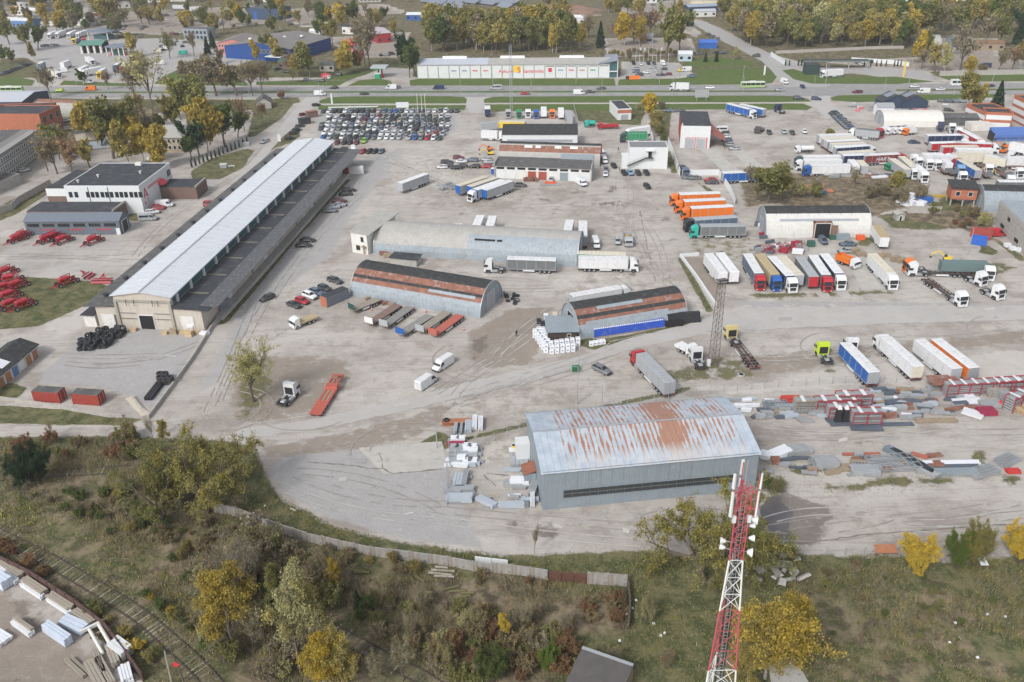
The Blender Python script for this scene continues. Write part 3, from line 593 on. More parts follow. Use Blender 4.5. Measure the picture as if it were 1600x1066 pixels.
# ---- 1 long loading warehouse
def long_warehouse():
 hw=9.0
 a=P(265,464,hw);b=P(520,221,hw);d=(b-a);D=d.length;rz=math.atan2(d.y,d.x)-PI2
 Wm=14.6;org=a-Vector((math.cos(rz),math.sin(rz),0))*Wm;org.z=0
 t=thing('warehouse','very long beige warehouse with a white pitched roof and dark side roofs','warehouse',org,rz)
 hr=hw+1.1;c=Wm/2
 part('wall',MB().box(0,Wm,0,D,0,hw).prism([(0,hw),(Wm,hw),(c,hr)],0,D),M_beige,t)
 for s in(0,1):
  for i in range(9):
   y0=-.5+(D+1)*i/9;y1=-.5+(D+1)*(i+1)/9-.06;up=.02*(i%2)
   x0,x1,z0,z1=(-.5,c,hw-.1,hr)if s==0 else(c+.05,Wm+.6,hr,hw-.1)
   part('roof_panel',MB().hexa([(x0,y0,z0+up),(x1,y0,z1+up),(x1,y1,z1+up),(x0,y1,z0+up)],[(x0,y0,z0+.15+up),(x1,y0,z1+.15+up),(x1,y1,z1+.15+up),(x0,y1,z0+.15+up)]),M_roofw,t)
 ss=MB().hexa([(-.5,0,hw+.04),(c,0,hr+.14),(c,.09,hr+.14),(-.5,.09,hw+.04)],[(-.5,0,hw+.11),(c,0,hr+.21),(c,.09,hr+.21),(-.5,.09,hw+.11)]).hexa([(c,0,hr+.14),(Wm+.6,0,hw+.04),(Wm+.6,.09,hw+.04),(c,.09,hr+.14)],[(c,0,hr+.21),(Wm+.6,0,hw+.11),(Wm+.6,.09,hw+.11),(c,.09,hr+.21)]).mesh('roof_seam',M_roofw)
 for i in range(46):share('roof_seam',ss,t,(0,1.5+i*3.05,0))
 part('ridge_cap',MB().beam((c,-.5,hr+.2),(c,D+.5,hr+.2),.5,.1),M_steel,t)
 part('gutter',MB().beam((Wm+.65,-.5,hw),(Wm+.65,D+.5,hw),.2,.2).beam((-.55,-.5,hw),(-.55,D+.5,hw),.2,.2),M_steel,t)
 hl=5.9
 part('wing_wall',MB().box(Wm+.01,Wm+7.2,.0,D-1,0,hl-.3),M_beige,t)
 part('wing_roof',MB().hexa([(Wm+.02,-.6,hl+.3),(Wm+9.4,-.6,hl-.25),(Wm+9.4,D,hl-.25),(Wm+.02,D,hl+.3)],[(Wm+.02,-.6,hl+.55),(Wm+9.4,-.6,hl),(Wm+9.4,D,hl),(Wm+.02,D,hl+.55)]),M_bit,t)
 for i in range(12):
  y=8+i*(D-14)/11.0;part('roof_joint',MB().box(Wm+.5,Wm+6,y,y+.5,hl+.3,hl+.56),mat('mossy_joint',(.16,.155,.12)),t)
 part('roof_edge',MB().hexa([(Wm+6.4,1.5,hl+.19),(Wm+11,1.5,hl-.02),(Wm+11,D,hl-.02),(Wm+6.4,D,hl+.19)],[(Wm+6.4,1.5,hl+.28),(Wm+11,1.5,hl+.07),(Wm+11,D,hl+.07),(Wm+6.4,D,hl+.28)]),mat('grey_roof_edge',(.10,.105,.115),var=.4,scale=.8,dirt=(.3,.28,.25),dirt_amt=.7),t)
 part('wing_wall',MB().box(-5.6,-.01,.4,D-1,0,hl-.3),M_beige,t)
 part('wing_roof',MB().hexa([(-8.2,-.3,hl-.25),(-.02,-.3,hl+.3),(-.02,D,hl+.3),(-8.2,D,hl-.25)],[(-8.2,-.3,hl),(-.02,-.3,hl+.55),(-.02,D,hl+.55),(-8.2,D,hl)]),M_bit2,t)
 vm=MB().cyl((0,0,0),(0,0,.7),.45,8).cyl((0,0,.7),(0,0,1.0),.75,8).mesh('roof_vent',M_bit)
 for i in range(13):
  for k in(0,1):share('roof_vent',vm,t,(-5.0+k*1.9,5+i*10.4,hl+.1))
 g=MB().box(Wm+.02,Wm+.10,1,D-2,hl+.75,hw-.5);part('clerestory_glazing',g,M_teal,t)
 pm=MB().box(0,.5,-.35,.35,0,hw-hl-.4).mesh('pier',M_wpanel)
 for i in range(18):share('pier',pm,t,(Wm+.03,3+i*(D-6)/17,hl+.3))
 part('gable_frame',MB().box(.0,.7,-.35,-.01,0,hw-1.6).box(Wm-.7,Wm,-.35,-.01,0,hw-1.6).box(0,Wm,-.35,-.01,hw-1.6,hw-1.1),mat('grey_stone_band',(.33,.31,.27),var=.2,streak=.3),t)
 door(t,Wm,D,'f',7.4,3.6,3.7)
 for z in(2.9,4.4):
  part('cable_rail',MB().beam((1.0,-.3,z),(5.2,-.3,z),.08).beam((9.7,-.3,z),(13.8,-.3,z),.08),M_chass,t)
 for x in(3.3,5.3,10,11.4):part('bracket',MB().beam((x,-.5,6.4),(x,-.5,8),.1),M_chass,t)
 door(t,Wm,D,'f',Wm+3.2,3.0,3.6,M_white);door(t,Wm,D,'f',-2.6,3.0,3.6,M_white)
 pm=MB().box(0,.18,-.1,.1,0,hl-.4).mesh('drainpipe',M_rust)
 for i in range(7):share('drainpipe',pm,t,(Wm+7.22,14+i*(D-26)/6,0))
 dm=MB().box(0,.12,-1.2,1.2,1.1,3.8).mesh('loading_door',M_wpanel)
 for i in(1,4,5,8,9,12):share('loading_door',dm,t,(Wm+7.21,8+i*(D-16)/14,0))
 part('loading_dock',MB().box(Wm+7.22,Wm+9.6,6,D-2,0,1.0),M_conc,t)
 an=MB().taper(-9.2,-6.2,0.2,5,0,3.2,0,0,0);part('lean_to',an,M_white,t);part('lean_to_roof',MB().box(-9.7,-6.1,-.3,5.4,3.21,3.4),M_bit,t)
long_warehouse()
# ---- 2 white showroom block with red marks
def showroom():
 z=9.6;o,rz,W=frame((99,290),(216,290),z);D=dep((216,290),(257,254),z)
 t=thing('showroom_block','white two-storey hall with dark flat roof and red letter A marks on its side','hall',o,rz)
 flat(t,W,D,9.2,M_wpanel,M_bit,.3)
 windows(t,W,D,'f',2,1.7,3.6,5.6,1.0,1.7,'d')
 for g in range(4):windows(t,W,D,'f',3,7.6+g*4.9,10.7+g*4.9,5.6,1.0,1.7,'d')
 door(t,W,D,'r',D*.62,4.0,5.0,mat('grey_roller_door',(.10,.12,.14),rough=.5))
 aw=MB().prism([(0,5.1),(1.8,5.1),(0,6.4)],-2.1,2.1);q=part('awning',aw,M_redp,t);q.location=(W,D*.62,0)
 m=MB()
 for(u0,z0,u1,z1)in((2.2,4.4,3.6,7.6),(3.6,7.6,5.0,4.4),(2.7,5.4,4.5,5.4),(2.4,4.9,4.8,4.9)):m.beam((.06,u0,z0),(.06,u1,z1),.1,.35,up=(1,0,0))
 q=part('emblem',m,M_redp,t);q.location=(W,0,0)
 text('T',2.0,M_redp,t,(W+.05,4.8,2.5),(PI2,0,PI2));text('A',1.8,M_redp,t,(W+.05,2.4,2.2),(PI2,0,PI2))
 m=MB()
 for r in range(2):
  for k in range(12):m.box(.01,.06,6.0+k*.95,6.0+k*.95+.7,6.9-r*.5,7.2-r*.5)
 q=part('lettering',m,M_redp,t);q.location=(W,0,0)
 windows(t,W,D,'r',2,D-3.2,D-1.8,5.6,.8,2,'d')
 for(x,y)in((7,10),(20,14),(16,30),(3,4)):part('roof_vent',MB().cyl((x,y,9.3),(x,y,10),.3).cyl((x,y,10),(x,y,10.2),.5),M_white,t)
 part('roof_unit',MB().taper(14,16.2,D-3,D-1.4,9.35,10.3,.1,.1,.1),M_white,t)
 for x in(7.9,14.6):part('downpipe',MB().box(x,x+.15,-.15,-.01,0,9),M_chass,t)
 part('low_wing_wall',MB().box(-9,W-5.5,-9.5,-.2,0,3.9).box(W+.05,W+13,D-12,D-2,0,4.2).box(-12,-.05,9,D+4,0,5.6),M_brickb,t)
 part('low_wing_roof',MB().box(-8.8,W-5.9,-9.3,-.25,3.91,4.1).box(W+.1,W+12.7,D-11.7,D-2.3,4.21,4.35).box(-11.8,-.1,9.3,D+3.7,5.61,5.8),M_bit,t)
 part('low_wing_parapet',MB().box(W-5.85,W-5.5,-9.5,-.2,3.92,4.5).box(W+12.65,W+13,D-12,D-2,4.22,4.8).box(-.4,-.06,9.2,D+3.9,5.62,7.6),M_conc,t)
 part('white_band',MB().box(-12.05,-12.01,9,D+4,3,5.6).box(-12,-.1,8.93,8.99,2.9,5.6),M_wpanel,t)
 windows(t,W,D,'r',3,D-9.5,D-4.5,1.4,.9,1.3,'d')
 return t
showroom()
def grey_shed():
 z=4.6;o,rz,W=frame((37,346),(185,345),z)
 t=thing('machinery_shed','long low slate grey shed with six dark windows and red lettering between them','shed',o,rz)
 D=7.0;gable(t,W,D,4.5,6.1,mat('slate_cladding',(.13,.15,.18),rough=.6,var=.1,corr=('X',.5)),mat('slate_roof',(.145,.17,.205),rough=.5,var=.08,corr=('X',.8)),'x',.25)
 windows(t,W,D,'f',6,2.6,W-3.0,2.8,3.6,.9,'d')
 for x in(4.7,13.5,22.5):
  text('AGRIMATCO' if 0 else 'A',.9,M_redp,t,(x,-.12,1.6),(PI2,0,0));m=MB()
  for k in range(7):m.box(x+.8+k*.55,x+1.2+k*.55,-.1,-.02,1.6,2.0)
  part('lettering',m,M_redp,t)
 door(t,W,D,'r',D/2,3.6,3.7,M_bit);door(t,W,D,'f',W-.8,.9,2,M_wpanel)
grey_shed()
# ---- 3 arched hangars
def arch(name,label,a,b,D,H,bands,ribs=True,zf=0,end='r',n=20,endm=None,doorw=4,doorh=4,doorm=None,cat='hangar',rise=1.0):
 """half-barrel hangar: front edge base a-b, depth D, height H; bands = [(fraction of arc, material)] from the near base over the top"""
 o,rz,W=frame(a,b,zf);t=thing(name,label,cat,o,rz)
 def pt(f):
  an=math.pi*f;y=D/2-math.cos(an)*D/2;z=H*math.sin(an)**rise
  return y,z
 f0=0
 for(f1,m)in bands:
  k=max(2,int(n*(f1-f0)));v=[];fs=[]
  nx=max(2,int(W/4))
  for i in range(k+1):
   y,z=pt(f0+(f1-f0)*i/k)
   for j in range(nx+1):v.append((W*j/nx,y,z+.02*math.sin(j*2.3+i)))
  for i in range(k):
   for j in range(nx):q=i*(nx+1)+j;fs.append((q,q+1,q+nx+2,q+nx+1))
  part('arched_sheeting',MB().add(v,fs),m,t,smooth=False);f0=f1
 ep=[pt(i/n)for i in range(n+1)]
 for x,s in((.15,1),(W-.15,-1)):
  v=[(x,y,z-.05)for y,z in ep];part('end_wall',MB().add(v,[tuple(range(n+1))if s>0 else tuple(range(n,-1,-1))]),endm or M_lgalv,t)
 m=MB()
 for x in(0,W):
  for i in range(n):m.beam((x,*ep[i]),(x,*ep[i+1]),.16,.2)
 part('edge_trim',m,M_steel,t)
 rb=MB()
 for i in range(int(n*.3),n):rb.beam((0,ep[i][0],ep[i][1]+.01),(0,ep[i+1][0],ep[i+1][1]+.01),.06,.05)
 rm=rb.mesh('seam',bands[-1][1])
 for j in range(1,int(W/3.2)):share('seam',rm,t,(j*3.2,0,0))
 if end:door(t,W,D,end,D/2,doorw,doorh,doorm or M_lgalv,t=-.1)
 return t,W,D
HA,WA,DA=arch('arched_hangar','long arched hangar half weathered grey half bluish sheet beside a white two-storey block',(584,397),(902,417),15,7.4,[(.14,M_lgalv),(1,M_ggalv)],end='r')
part('patched_sheeting',MB().add([(WA*.47+i*WA*.53/2,7.5-math.cos(math.pi*f)*7.55,7.48*math.sin(math.pi*f))for i in(0,1,2)for f in(.0,.07,.14,.21,.28,.34)],[(i*6+k,i*6+6+k,i*6+7+k,i*6+k+1)for i in(0,1)for k in range(5)]),M_lgalv,HA)
def arc_strip(t,x0,x1,D,H,f0,f1,m,name='strip_window',off=.06,k=3):
 v=[]
 for x in(x0,x1):
  for i in range(k+1):
   an=math.pi*(f0+(f1-f0)*i/k);v.append((x,D/2-math.cos(an)*(D/2+off),(H+off)*math.sin(an)))
 return part(name,MB().add(v,[(i,k+1+i,k+2+i,i+1)for i in range(k)]),m,t)
arc_strip(HA,WA*.5,WA*.6,15,7.4,.25,.275,M_dark,off=.16);arc_strip(HA,WA*.61,WA*.635,15,7.4,.25,.275,M_dark,off=.16)
def white_block():
 o,rz,W=frame((551,394),(578,399));t=thing('office_block','white two-storey block with pale sloping roof built against the long arched hangar','building',o,rz)
 D=15.5;h=6.4;W=5.6
 part('wall',MB().hexa([(0,0,0),(W,0,0),(W,D,0),(0,D,0)],[(0,0,h),(W,0,h),(W,D,h+1.4),(0,D,h+1.4)]),M_white,t)
 part('roof',MB().hexa([(-.4,-.4,h+.01),(W+1.2,-.4,h+.01),(W+1.2,D+.3,h+1.41),(-.4,D+.3,h+1.41)],[(-.4,-.4,h+.2),(W+1.2,-.4,h+.2),(W+1.2,D+.3,h+1.6),(-.4,D+.3,h+1.6)]),M_ggalv,t)
 windows(t,W,D,'f',1,3.9,3.9,3.9,.8,1.3,'d');windows(t,W,D,'f',1,2.2,2.2,1.1,1.2,1.3,'d');door(t,W,D,'f',4.4,.9,2.1,mat('ochre_door',(.32,.26,.15)))
 part('door_canopy',MB().prism([(3.6,2.5),(5.2,2.5),(4.4,2.9)],-1.0,-.02),M_wood,t)
white_block()
HB,WB,DB=arch('arched_hangar','arched hangar with black ridge and rust red band above light blue corrugated sides',(548,462),(750,498),14,7.0,[(.18,M_lgalv),(.24,M_rust),(.28,M_tar),(.37,M_rust),(1,M_tar)],end='r',doorw=4.6,doorh=4.4,doorm=M_steel)
arc_strip(HB,WB*.6,WB*.95,14,7,.21,.245,M_lgalv,'patched_sheeting',.08)
HC,WC_,DC=arch('arched_hangar','smaller arched hangar, rust streaked and black topped, blue tarpaulin along its foot',(905,531),(1074,502),12,6.6,[(.17,M_lgalv),(.24,M_rust),(.29,M_tar),(.38,M_rust),(1,M_tar)],end='l',doorw=3.5,doorh=4.4,doorm=M_dark)
arc_strip(HC,WC_*.2,WC_*.62,12,6.6,.33,.38,M_lgalv,'patched_sheeting',.08);arc_strip(HC,2,WC_-5,12,6.6,.17,.2,M_lgalv,'patched_sheeting',.07)
HD,WD,DD=arch('arched_hangar','white arched hangar with dark roof cap and an open doorway full of machinery',(1196,372),(1360,371),13,7.6,[(.33,mat('off_white_corrugated',(.58,.575,.55),rough=.6,var=.08,dirt=(.42,.40,.36),dirt_amt=.3,corr=('X',.8),streak=.2)),(1,M_tar)],end='l',endm=M_bgalv)
arc_strip(HD,WD*.13,WD*.88,13,7.6,.215,.245,mat('dusty_skylight',(.30,.32,.35),rough=.4),off=.14)
door(HD,WD,DD,'f',WD*.53,4.4,4.6,t=.4);part('open_door_leaf',MB().box(WD*.53+2.3,WD*.53+4.2,-1.2,-1.05,0,4.3),mat('brown_door_leaf',(.2,.13,.09)),HD)
part('door_box',MB().box(WD*.53-2.6,WD*.53-2.25,-.42,1.6,0,4.9).box(WD*.53+2.25,WD*.53+2.6,-.42,1.6,0,4.9).box(WD*.53-2.6,WD*.53+2.6,-.42,2.4,4.61,4.9),M_rust,HD)
HE,WE,DE=arch('arched_hangar','arched hangar with blue-grey front and black roof beside the brick house on legs',(1536,333),(1640,336),13,7.2,[(.34,M_lgalv),(1,M_tar)],end='l')
for(a,b,lab,mm,D)in(((50,180),(112,183),'rust streaked arched sheet hangar behind the orange brick works',M_rust,12),((112,184),(147,186),'shorter arched sheet hangar at the tail of the rusty one, dark gap between',M_ggalv,12)):
 arch('arched_hangar',lab,a,b,D,6.4,[(.35,M_ggalv),(1,M_rust)],end='r')
arch('arched_hangar','silver barrel hangar half hidden behind bare trees across the highway',(1437,76),(1470,76),14,7,[(1,M_ggalv)],end='l')
arch('arched_hangar','silver barrel hangar among trees, the one with the open yard to its right',(1488,77),(1518,77),14,7,[(1,M_ggalv)],end='l')
TN,WT,DT=arch('tent_hall','ribbed white fabric tent hall in the stonemason yard',(1380,199),(1474,199),13,5.6,[(1,mat('tent_fabric',(.64,.62,.58),rough=.6,var=.06,dirt=(.45,.42,.36)))],end='l',n=8,endm=M_steel,cat='tent',rise=.8)
# ---- 4 big hangar with rusting roof
def rustroof(name,amt):
 m,nt,b,o=_nt(name);co=coords(nt);sx=nt.nodes.new('ShaderNodeSeparateXYZ');nt.links.new(co,sx.inputs[0])
 colx=math_n(nt,'DIVIDE',sx.outputs[0],.85);col=math_n(nt,'MULTIPLY',math_n(nt,'FLOOR',colx),7.31);cv=nt.nodes.new('ShaderNodeCombineXYZ');nt.links.new(col,cv.inputs[0])
 nt.links.new(math_n(nt,'MULTIPLY',sx.outputs[1],.28),cv.inputs[1]);wn_=nt.nodes.new('ShaderNodeTexNoise');wn_.inputs['Scale'].default_value=1.0;wn_.inputs['Detail'].default_value=3;nt.links.new(cv.outputs[0],wn_.inputs['Vector'])
 fr=math_n(nt,'ABSOLUTE',math_n(nt,'SUBTRACT',math_n(nt,'FRACT',colx),.5));fine=noise(nt,co,1.0,5,.7,(3.2,.35,1));big=noise(nt,co,.075,2)
 xx=math_n(nt,'DIVIDE',sx.outputs[0],38.4);peak=math_n(nt,'SUBTRACT',1,math_n(nt,'MULTIPLY',math_n(nt,'ABSOLUTE',math_n(nt,'SUBTRACT',xx,.64)),9.0),True)
 endc=math_n(nt,'MULTIPLY',ramp(nt,xx,.09,.14),ramp(nt,math_n(nt,'SUBTRACT',1,xx),.03,.08));eave=ramp(nt,sx.outputs[1],.8,4.5)
 v=math_n(nt,'ADD',wn_.outputs['Fac'],math_n(nt,'MULTIPLY',peak,.14));v=math_n(nt,'ADD',v,math_n(nt,'MULTIPLY',math_n(nt,'SUBTRACT',fine,.5),.22));v=math_n(nt,'SUBTRACT',v,math_n(nt,'MULTIPLY',fr,math_n(nt,'SUBTRACT',.75,math_n(nt,'MULTIPLY',peak,.55))))
 f=math_n(nt,'MULTIPLY',math_n(nt,'MULTIPLY',ramp(nt,v,.40-amt,.44-amt),endc),eave)
 base=mixc(nt,ramp(nt,noise(nt,co,.5,4),.35,.65),(.36,.42,.49),(.45,.50,.56));base=mixc(nt,math_n(nt,'MULTIPLY',math_n(nt,'MULTIPLY',ramp(nt,v,.28,.40),.6),endc),base,(.52,.46,.41))
 rc=mixc(nt,noise(nt,co,3,3),(.28,.105,.05),(.38,.19,.115));c=mixc(nt,math_n(nt,'MULTIPLY',f,.85),base,rc)
 nt.links.new(c,b.inputs['Base Color']);b.inputs['Roughness'].default_value=.55;return m
M_rroof=rustroof('rusting_roof_sheet',.02)
def big_hangar():
 o,rz,W=frame((848,738),(1187,707),8.2);D=18.9
 t=thing('big_hangar','large blue-grey steel hangar whose pale roof is streaked with orange rust','hangar',o,rz)
 h1=8.2;prof=[(0,h1),(D*.5,h1+1.95),(D,h1)]
 def zz(y):return np.interp(y,[p[0]for p in prof],[p[1]for p in prof])
 mb=MB().prism([(-0.0,0)]+[(0,0)],0,1)if 0 else MB()
 for x in(0,W):
  v=[(x,0,0),(x,D,0)]+[(x,y,z-.05)for y,z in prof[::-1]];mb.add(v,[tuple(range(len(v)))if x==W else tuple(range(len(v)-1,-1,-1))])
 mb.add([(0,0,0),(W,0,0),(W,0,h1),(0,0,h1),(0,D,0),(W,D,0),(W,D,h1),(0,D,h1)],[(0,1,2,3),(5,4,7,6)])
 part('wall',mb,M_bgalv,t)
 for i in range(19):
  x0=W*i/19;part('wall_sheet',MB().box(x0+.02,x0+W/19-.03,-.05-.015*(i%2),-.004,4.2,h1-.06),M_bgalv,t)
 ys=[-.35,D*.11,D*.23,D*.36,D*.5,D*.62,D*.75,D*.87,D+.35];nc=32
 for r in range(8):
  y0,y1=ys[r],ys[r+1]
  for i in range(nc):
   x0=-.3+(W+.6)*i/nc;x1=-.3+(W+.6)*(i+1)/nc-.03;e=.015*((i+r)%2)+(.03 if r in(0,2,5,7)else 0)
   za,zb=zz(max(0,min(D,y0))),zz(max(0,min(D,y1)))
   if y0<0:za-=.3
   if y1>D:zb-=.3
   part('roof_sheet',MB().hexa([(x0,y0,za+e),(x1,y0,za+e),(x1,y1,zb+e),(x0,y1,zb+e)],[(x0,y0,za+.05+e),(x1,y0,za+.05+e),(x1,y1,zb+.05+e),(x0,y1,zb+.05+e)]),M_rroof,t)
 part('kink_flashing',MB().beam((-.3,D*.5,zz(D*.5)+.12),(W+.3,D*.5,zz(D*.5)+.12),.4,.06),M_steel,t)
 f=part('window_frame',MB().box(3.6,W-3,-.12,-.0,2.28,2.34).box(3.6,W-3,-.12,-.0,3.96,4.02).box(3.6,W-3,-.1,-.0,3.11,3.15).box(3.6,W-3,-.03,-.0,2.34,3.96),M_bgalv,t)
 pm=MB().box(.0,1.5,-.085,-.035,0,.76).mesh('pane',mat('grimy_pane',(.045,.05,.052),rough=.3,var=.4,scale=2,dirt=(.16,.15,.13),dirt_amt=.6))
 for i in range(int((W-6.7)/1.55)):
  for z in(2.35,3.17):share('pane',pm,f,(3.65+i*1.55,0,z))
 part('rusty_lean_to',MB().box(-2.2,-.05,7,10,0,2.8),M_bgalv,t);part('lean_to_roof',MB().hexa([(-2.4,6.8,2.7),(-.06,6.8,3.4),(-.06,10.2,3.4),(-2.4,10.2,2.7)],[(-2.4,6.8,2.8),(-.06,6.8,3.5),(-.06,10.2,3.5),(-2.4,10.2,2.8)]),mat('orange_rust_roof',(.27,.11,.07),var=.3,dirt=(.3,.14,.09)),t)
 part('side_cabin',MB().box(-2.6,-.05,14.5,17,0,4.2),M_wpanel,t)
big_hangar()
# ---- 5 middle sheds
def mid_sheds():
 o,rz,W=frame((785,228),(902,228));t=thing('storage_shed','dark ridged roof shed with white front, rearmost of the three rows in the middle yard','shed',o,rz)
 D=9;part('wall',MB().box(0,W,0,D,0,4.6),M_wpanel,t);part('roof',MB().hexa([(-.2,-.3,4.61),(W+.2,-.3,4.61),(W+.2,D,6.6),(-.2,D,6.6)],[(-.2,-.3,4.75),(W+.2,-.3,4.75),(W+.2,D,6.75),(-.2,D,6.75)]),M_tar,t)
 part('strip_window',MB().box(2,W-2,-.06,.01,1.6,2.6),MATS['dusty_skylight'],t);part('back_wall',MB().box(0,W,D-.2,D,4.6,6.55),M_brick,t)
 o,rz,W=frame((779,256),(937,261));t=thing('arched_workshop','low barrel roofed workshop, black over patched rust sheet, in the middle yard','workshop',o,rz)
 D=12;H=7.2;n=14;mats_=[(.22,M_ggalv),(.36,M_rust),(.40,M_ggalv),(1,M_tar)];f0=0
 for f1,m in mats_:
  v=[]
  for i in range(6):
   an=math.pi*(f0+(f1-f0)*i/5);v+=[(0,D/2-math.cos(an)*D/2,H*math.sin(an)),(W,D/2-math.cos(an)*D/2,H*math.sin(an))]
  part('arched_sheeting',MB().add(v,[(2*i,2*i+1,2*i+3,2*i+2)for i in range(5)]),m,t);f0=f1
 ep=[(D/2-math.cos(math.pi*i/n)*D/2,H*math.sin(math.pi*i/n))for i in range(n+1)]
 for x,s in((.05,1),(W-.05,-1)):part('end_wall',MB().add([(x,*e)for e in ep],[tuple(range(n+1))if s>0 else tuple(range(n,-1,-1))]),M_rust,t)
 for(u,w)in((.25,3),(.36,2),(.55,2.5),(.7,3)):arc_strip(t,W*u,W*u+w,D,H,.30,.36,M_wpanel,'patched_sheeting',.1)
 o,rz,W=frame((774,278),(923,284));t=thing('garage_row','row of garages with dark flat roof, white, red and grey doors in the middle yard','garage',o,rz)
 D=8;h=4.7;part('wall',MB().box(0,W,0,D,0,h),M_white,t);part('roof',MB().hexa([(-.3,-.6,h+.01),(W+.3,-.6,h+.01),(W+.3,D,h+.9),(-.3,D,h+.9)],[(-.3,-.6,h+.2),(W+.3,-.6,h+.2),(W+.3,D,h+1.1),(-.3,D,h+1.1)]),M_bit2,t)
 part('roof_step',MB().box(W*.66,W,D-.5,D+3.6,h+.6,h+1.9),M_lgalv,t);part('gable_board',MB().box(W+.02,W+.3,-.6,D,0,h+1.3).box(-.3,-.02,-.6,D,0,h+1.3),M_conc,t)
 cs=[M_wpanel,M_wpanel,M_white,mat('red_garage_door',(.33,.08,.05),var=.2),MATS['red_garage_door'],M_white,M_bgalv,M_wpanel,M_wpanel]
 for i,c in enumerate(cs):
  w=W/9;door(t,W,D,'f',w*(i+.5),w-.9,3.0,c,name='garage_door');windows(t,W,D,'f',1,w*(i+.5),w*(i+.5),3.5,w-1.2,.6,'d')
mid_sheds()
def white_annex():
 o,rz,W=frame((982,264),(1042,264));t=thing('office_block','plain white block with grey roof and dark outside stair up to a single door','building',o,rz)
 D=9;h=hgt((1042,264),232);flat(t,W,D,h,M_wpanel,mat('grey_felt_roof',(.20,.205,.21),var=.2,dirt=(.3,.3,.29)),.35)
 door(t,W,D,'f',W*.54,1.3,2.4,z=h-3.4);part('door_canopy',MB().box(W*.54-1.6,W*.54+1.6,-1.4,-.02,h-.8,h-.6),M_wpanel,t)
 s=MB()
 for i in range(16):s.box(W*.5-1-i*.45,W*.5-.55-i*.45,-1.1,-.05,h-3.5-i*.2,h-3.35-i*.2)
 part('stair_flight',s,M_chass,t);part('landing',MB().box(W*.5-.6,W*.5+1.8,-1.3,-.03,h-3.5,h-3.35),M_chass,t)
 part('handrail',MB().beam((W*.5-8,-1.1,h-5.6),(W*.5-.5,-1.1,h-2.3),.07).beam((W*.5-.5,-1.25,h-2.3),(W*.5+1.8,-1.25,h-2.3),.07).beam((.3,-1.1,.4),(3.5,-1.1,1.8),.07),M_chass,t)
 part('low_wing',MB().box(-2.6,-.05,.5,5,0,4.8),M_wpanel,t)
white_annex()
def red_garage():
 o,rz,W=frame((1063,231),(1108,232));D=dep((1060,199),(1048,176),6.5)+1;h=hgt((1063,231),199)
 t=thing('fire_garage','tall garage with red ribbed side, white front with two grey double doors and dark roof','garage',o,rz)
 part('wall',MB().box(0,W,0,D,0,h),mat('red_rib_cladding',(.40,.055,.05),rough=.6,var=.1,corr=('Y',.7)),t)
 part('front_wall',MB().box(0,W,-.3,-.004,0,h+.6).box(-.28,-.004,-.3,1.2,0,h+.4),M_wpanel,t);part('roof',MB().box(-.2,W+.2,0,D+.2,h+.01,h+.25),M_bit,t)
 part('red_surround',MB().box(1.6,W-.9,-.34,-.303,0,4.4),mat('pink_paint',(.55,.17,.18)),t)
 for u in(W*.3,W*.69):door(t,W,D,'f',u,3.6,4.0,M_steel,t=.42)
 part('chimney',MB().box(0,.4,-.3,.1,h+.61,h+1.6),M_white,t)
 for i in range(7):part('side_panel',MB().box(-.07,-.006,D*i/7+1.25,D*(i+1)/7+.9,.3,h-.2),MATS['red_rib_cladding'],t)
 part('lean_to_roof',MB().hexa([(W+.05,1,5.8),(W+6.2,-1,3.2),(W+6.2,7,3.2),(W+.05,D-3,5.8)],[(W+.05,1,5.95),(W+6.2,-1,3.35),(W+6.2,7,3.35),(W+.05,D-3,5.95)]),mat('red_rust_roof',(.33,.11,.08),var=.25,dirt=(.4,.25,.2)),t)
 p=MB()
 for(x,y)in((W+6,-.8),(W+6,6.8),(W+6,3)):p.beam((x,y,0),(x,y,3.2),.2)
 part('post',p,M_chass,t)
red_garage()
def kiosk():
 o,rz,W=frame((965,188),(986,187));t=thing('pump_house','small white house with slate roof and brick band beside the garden strip','building',o,rz)
 D=dep((963,173),(957,160),4.5)+.5;flat(t,W,D,4.8,M_wpanel,M_bit,.2);part('brick_band',MB().box(-.02,W+.02,-.05,.3,3.0,4.5),M_brick,t);door(t,W,D,'f',W*.5,3.2,2.4,M_steel)
kiosk()
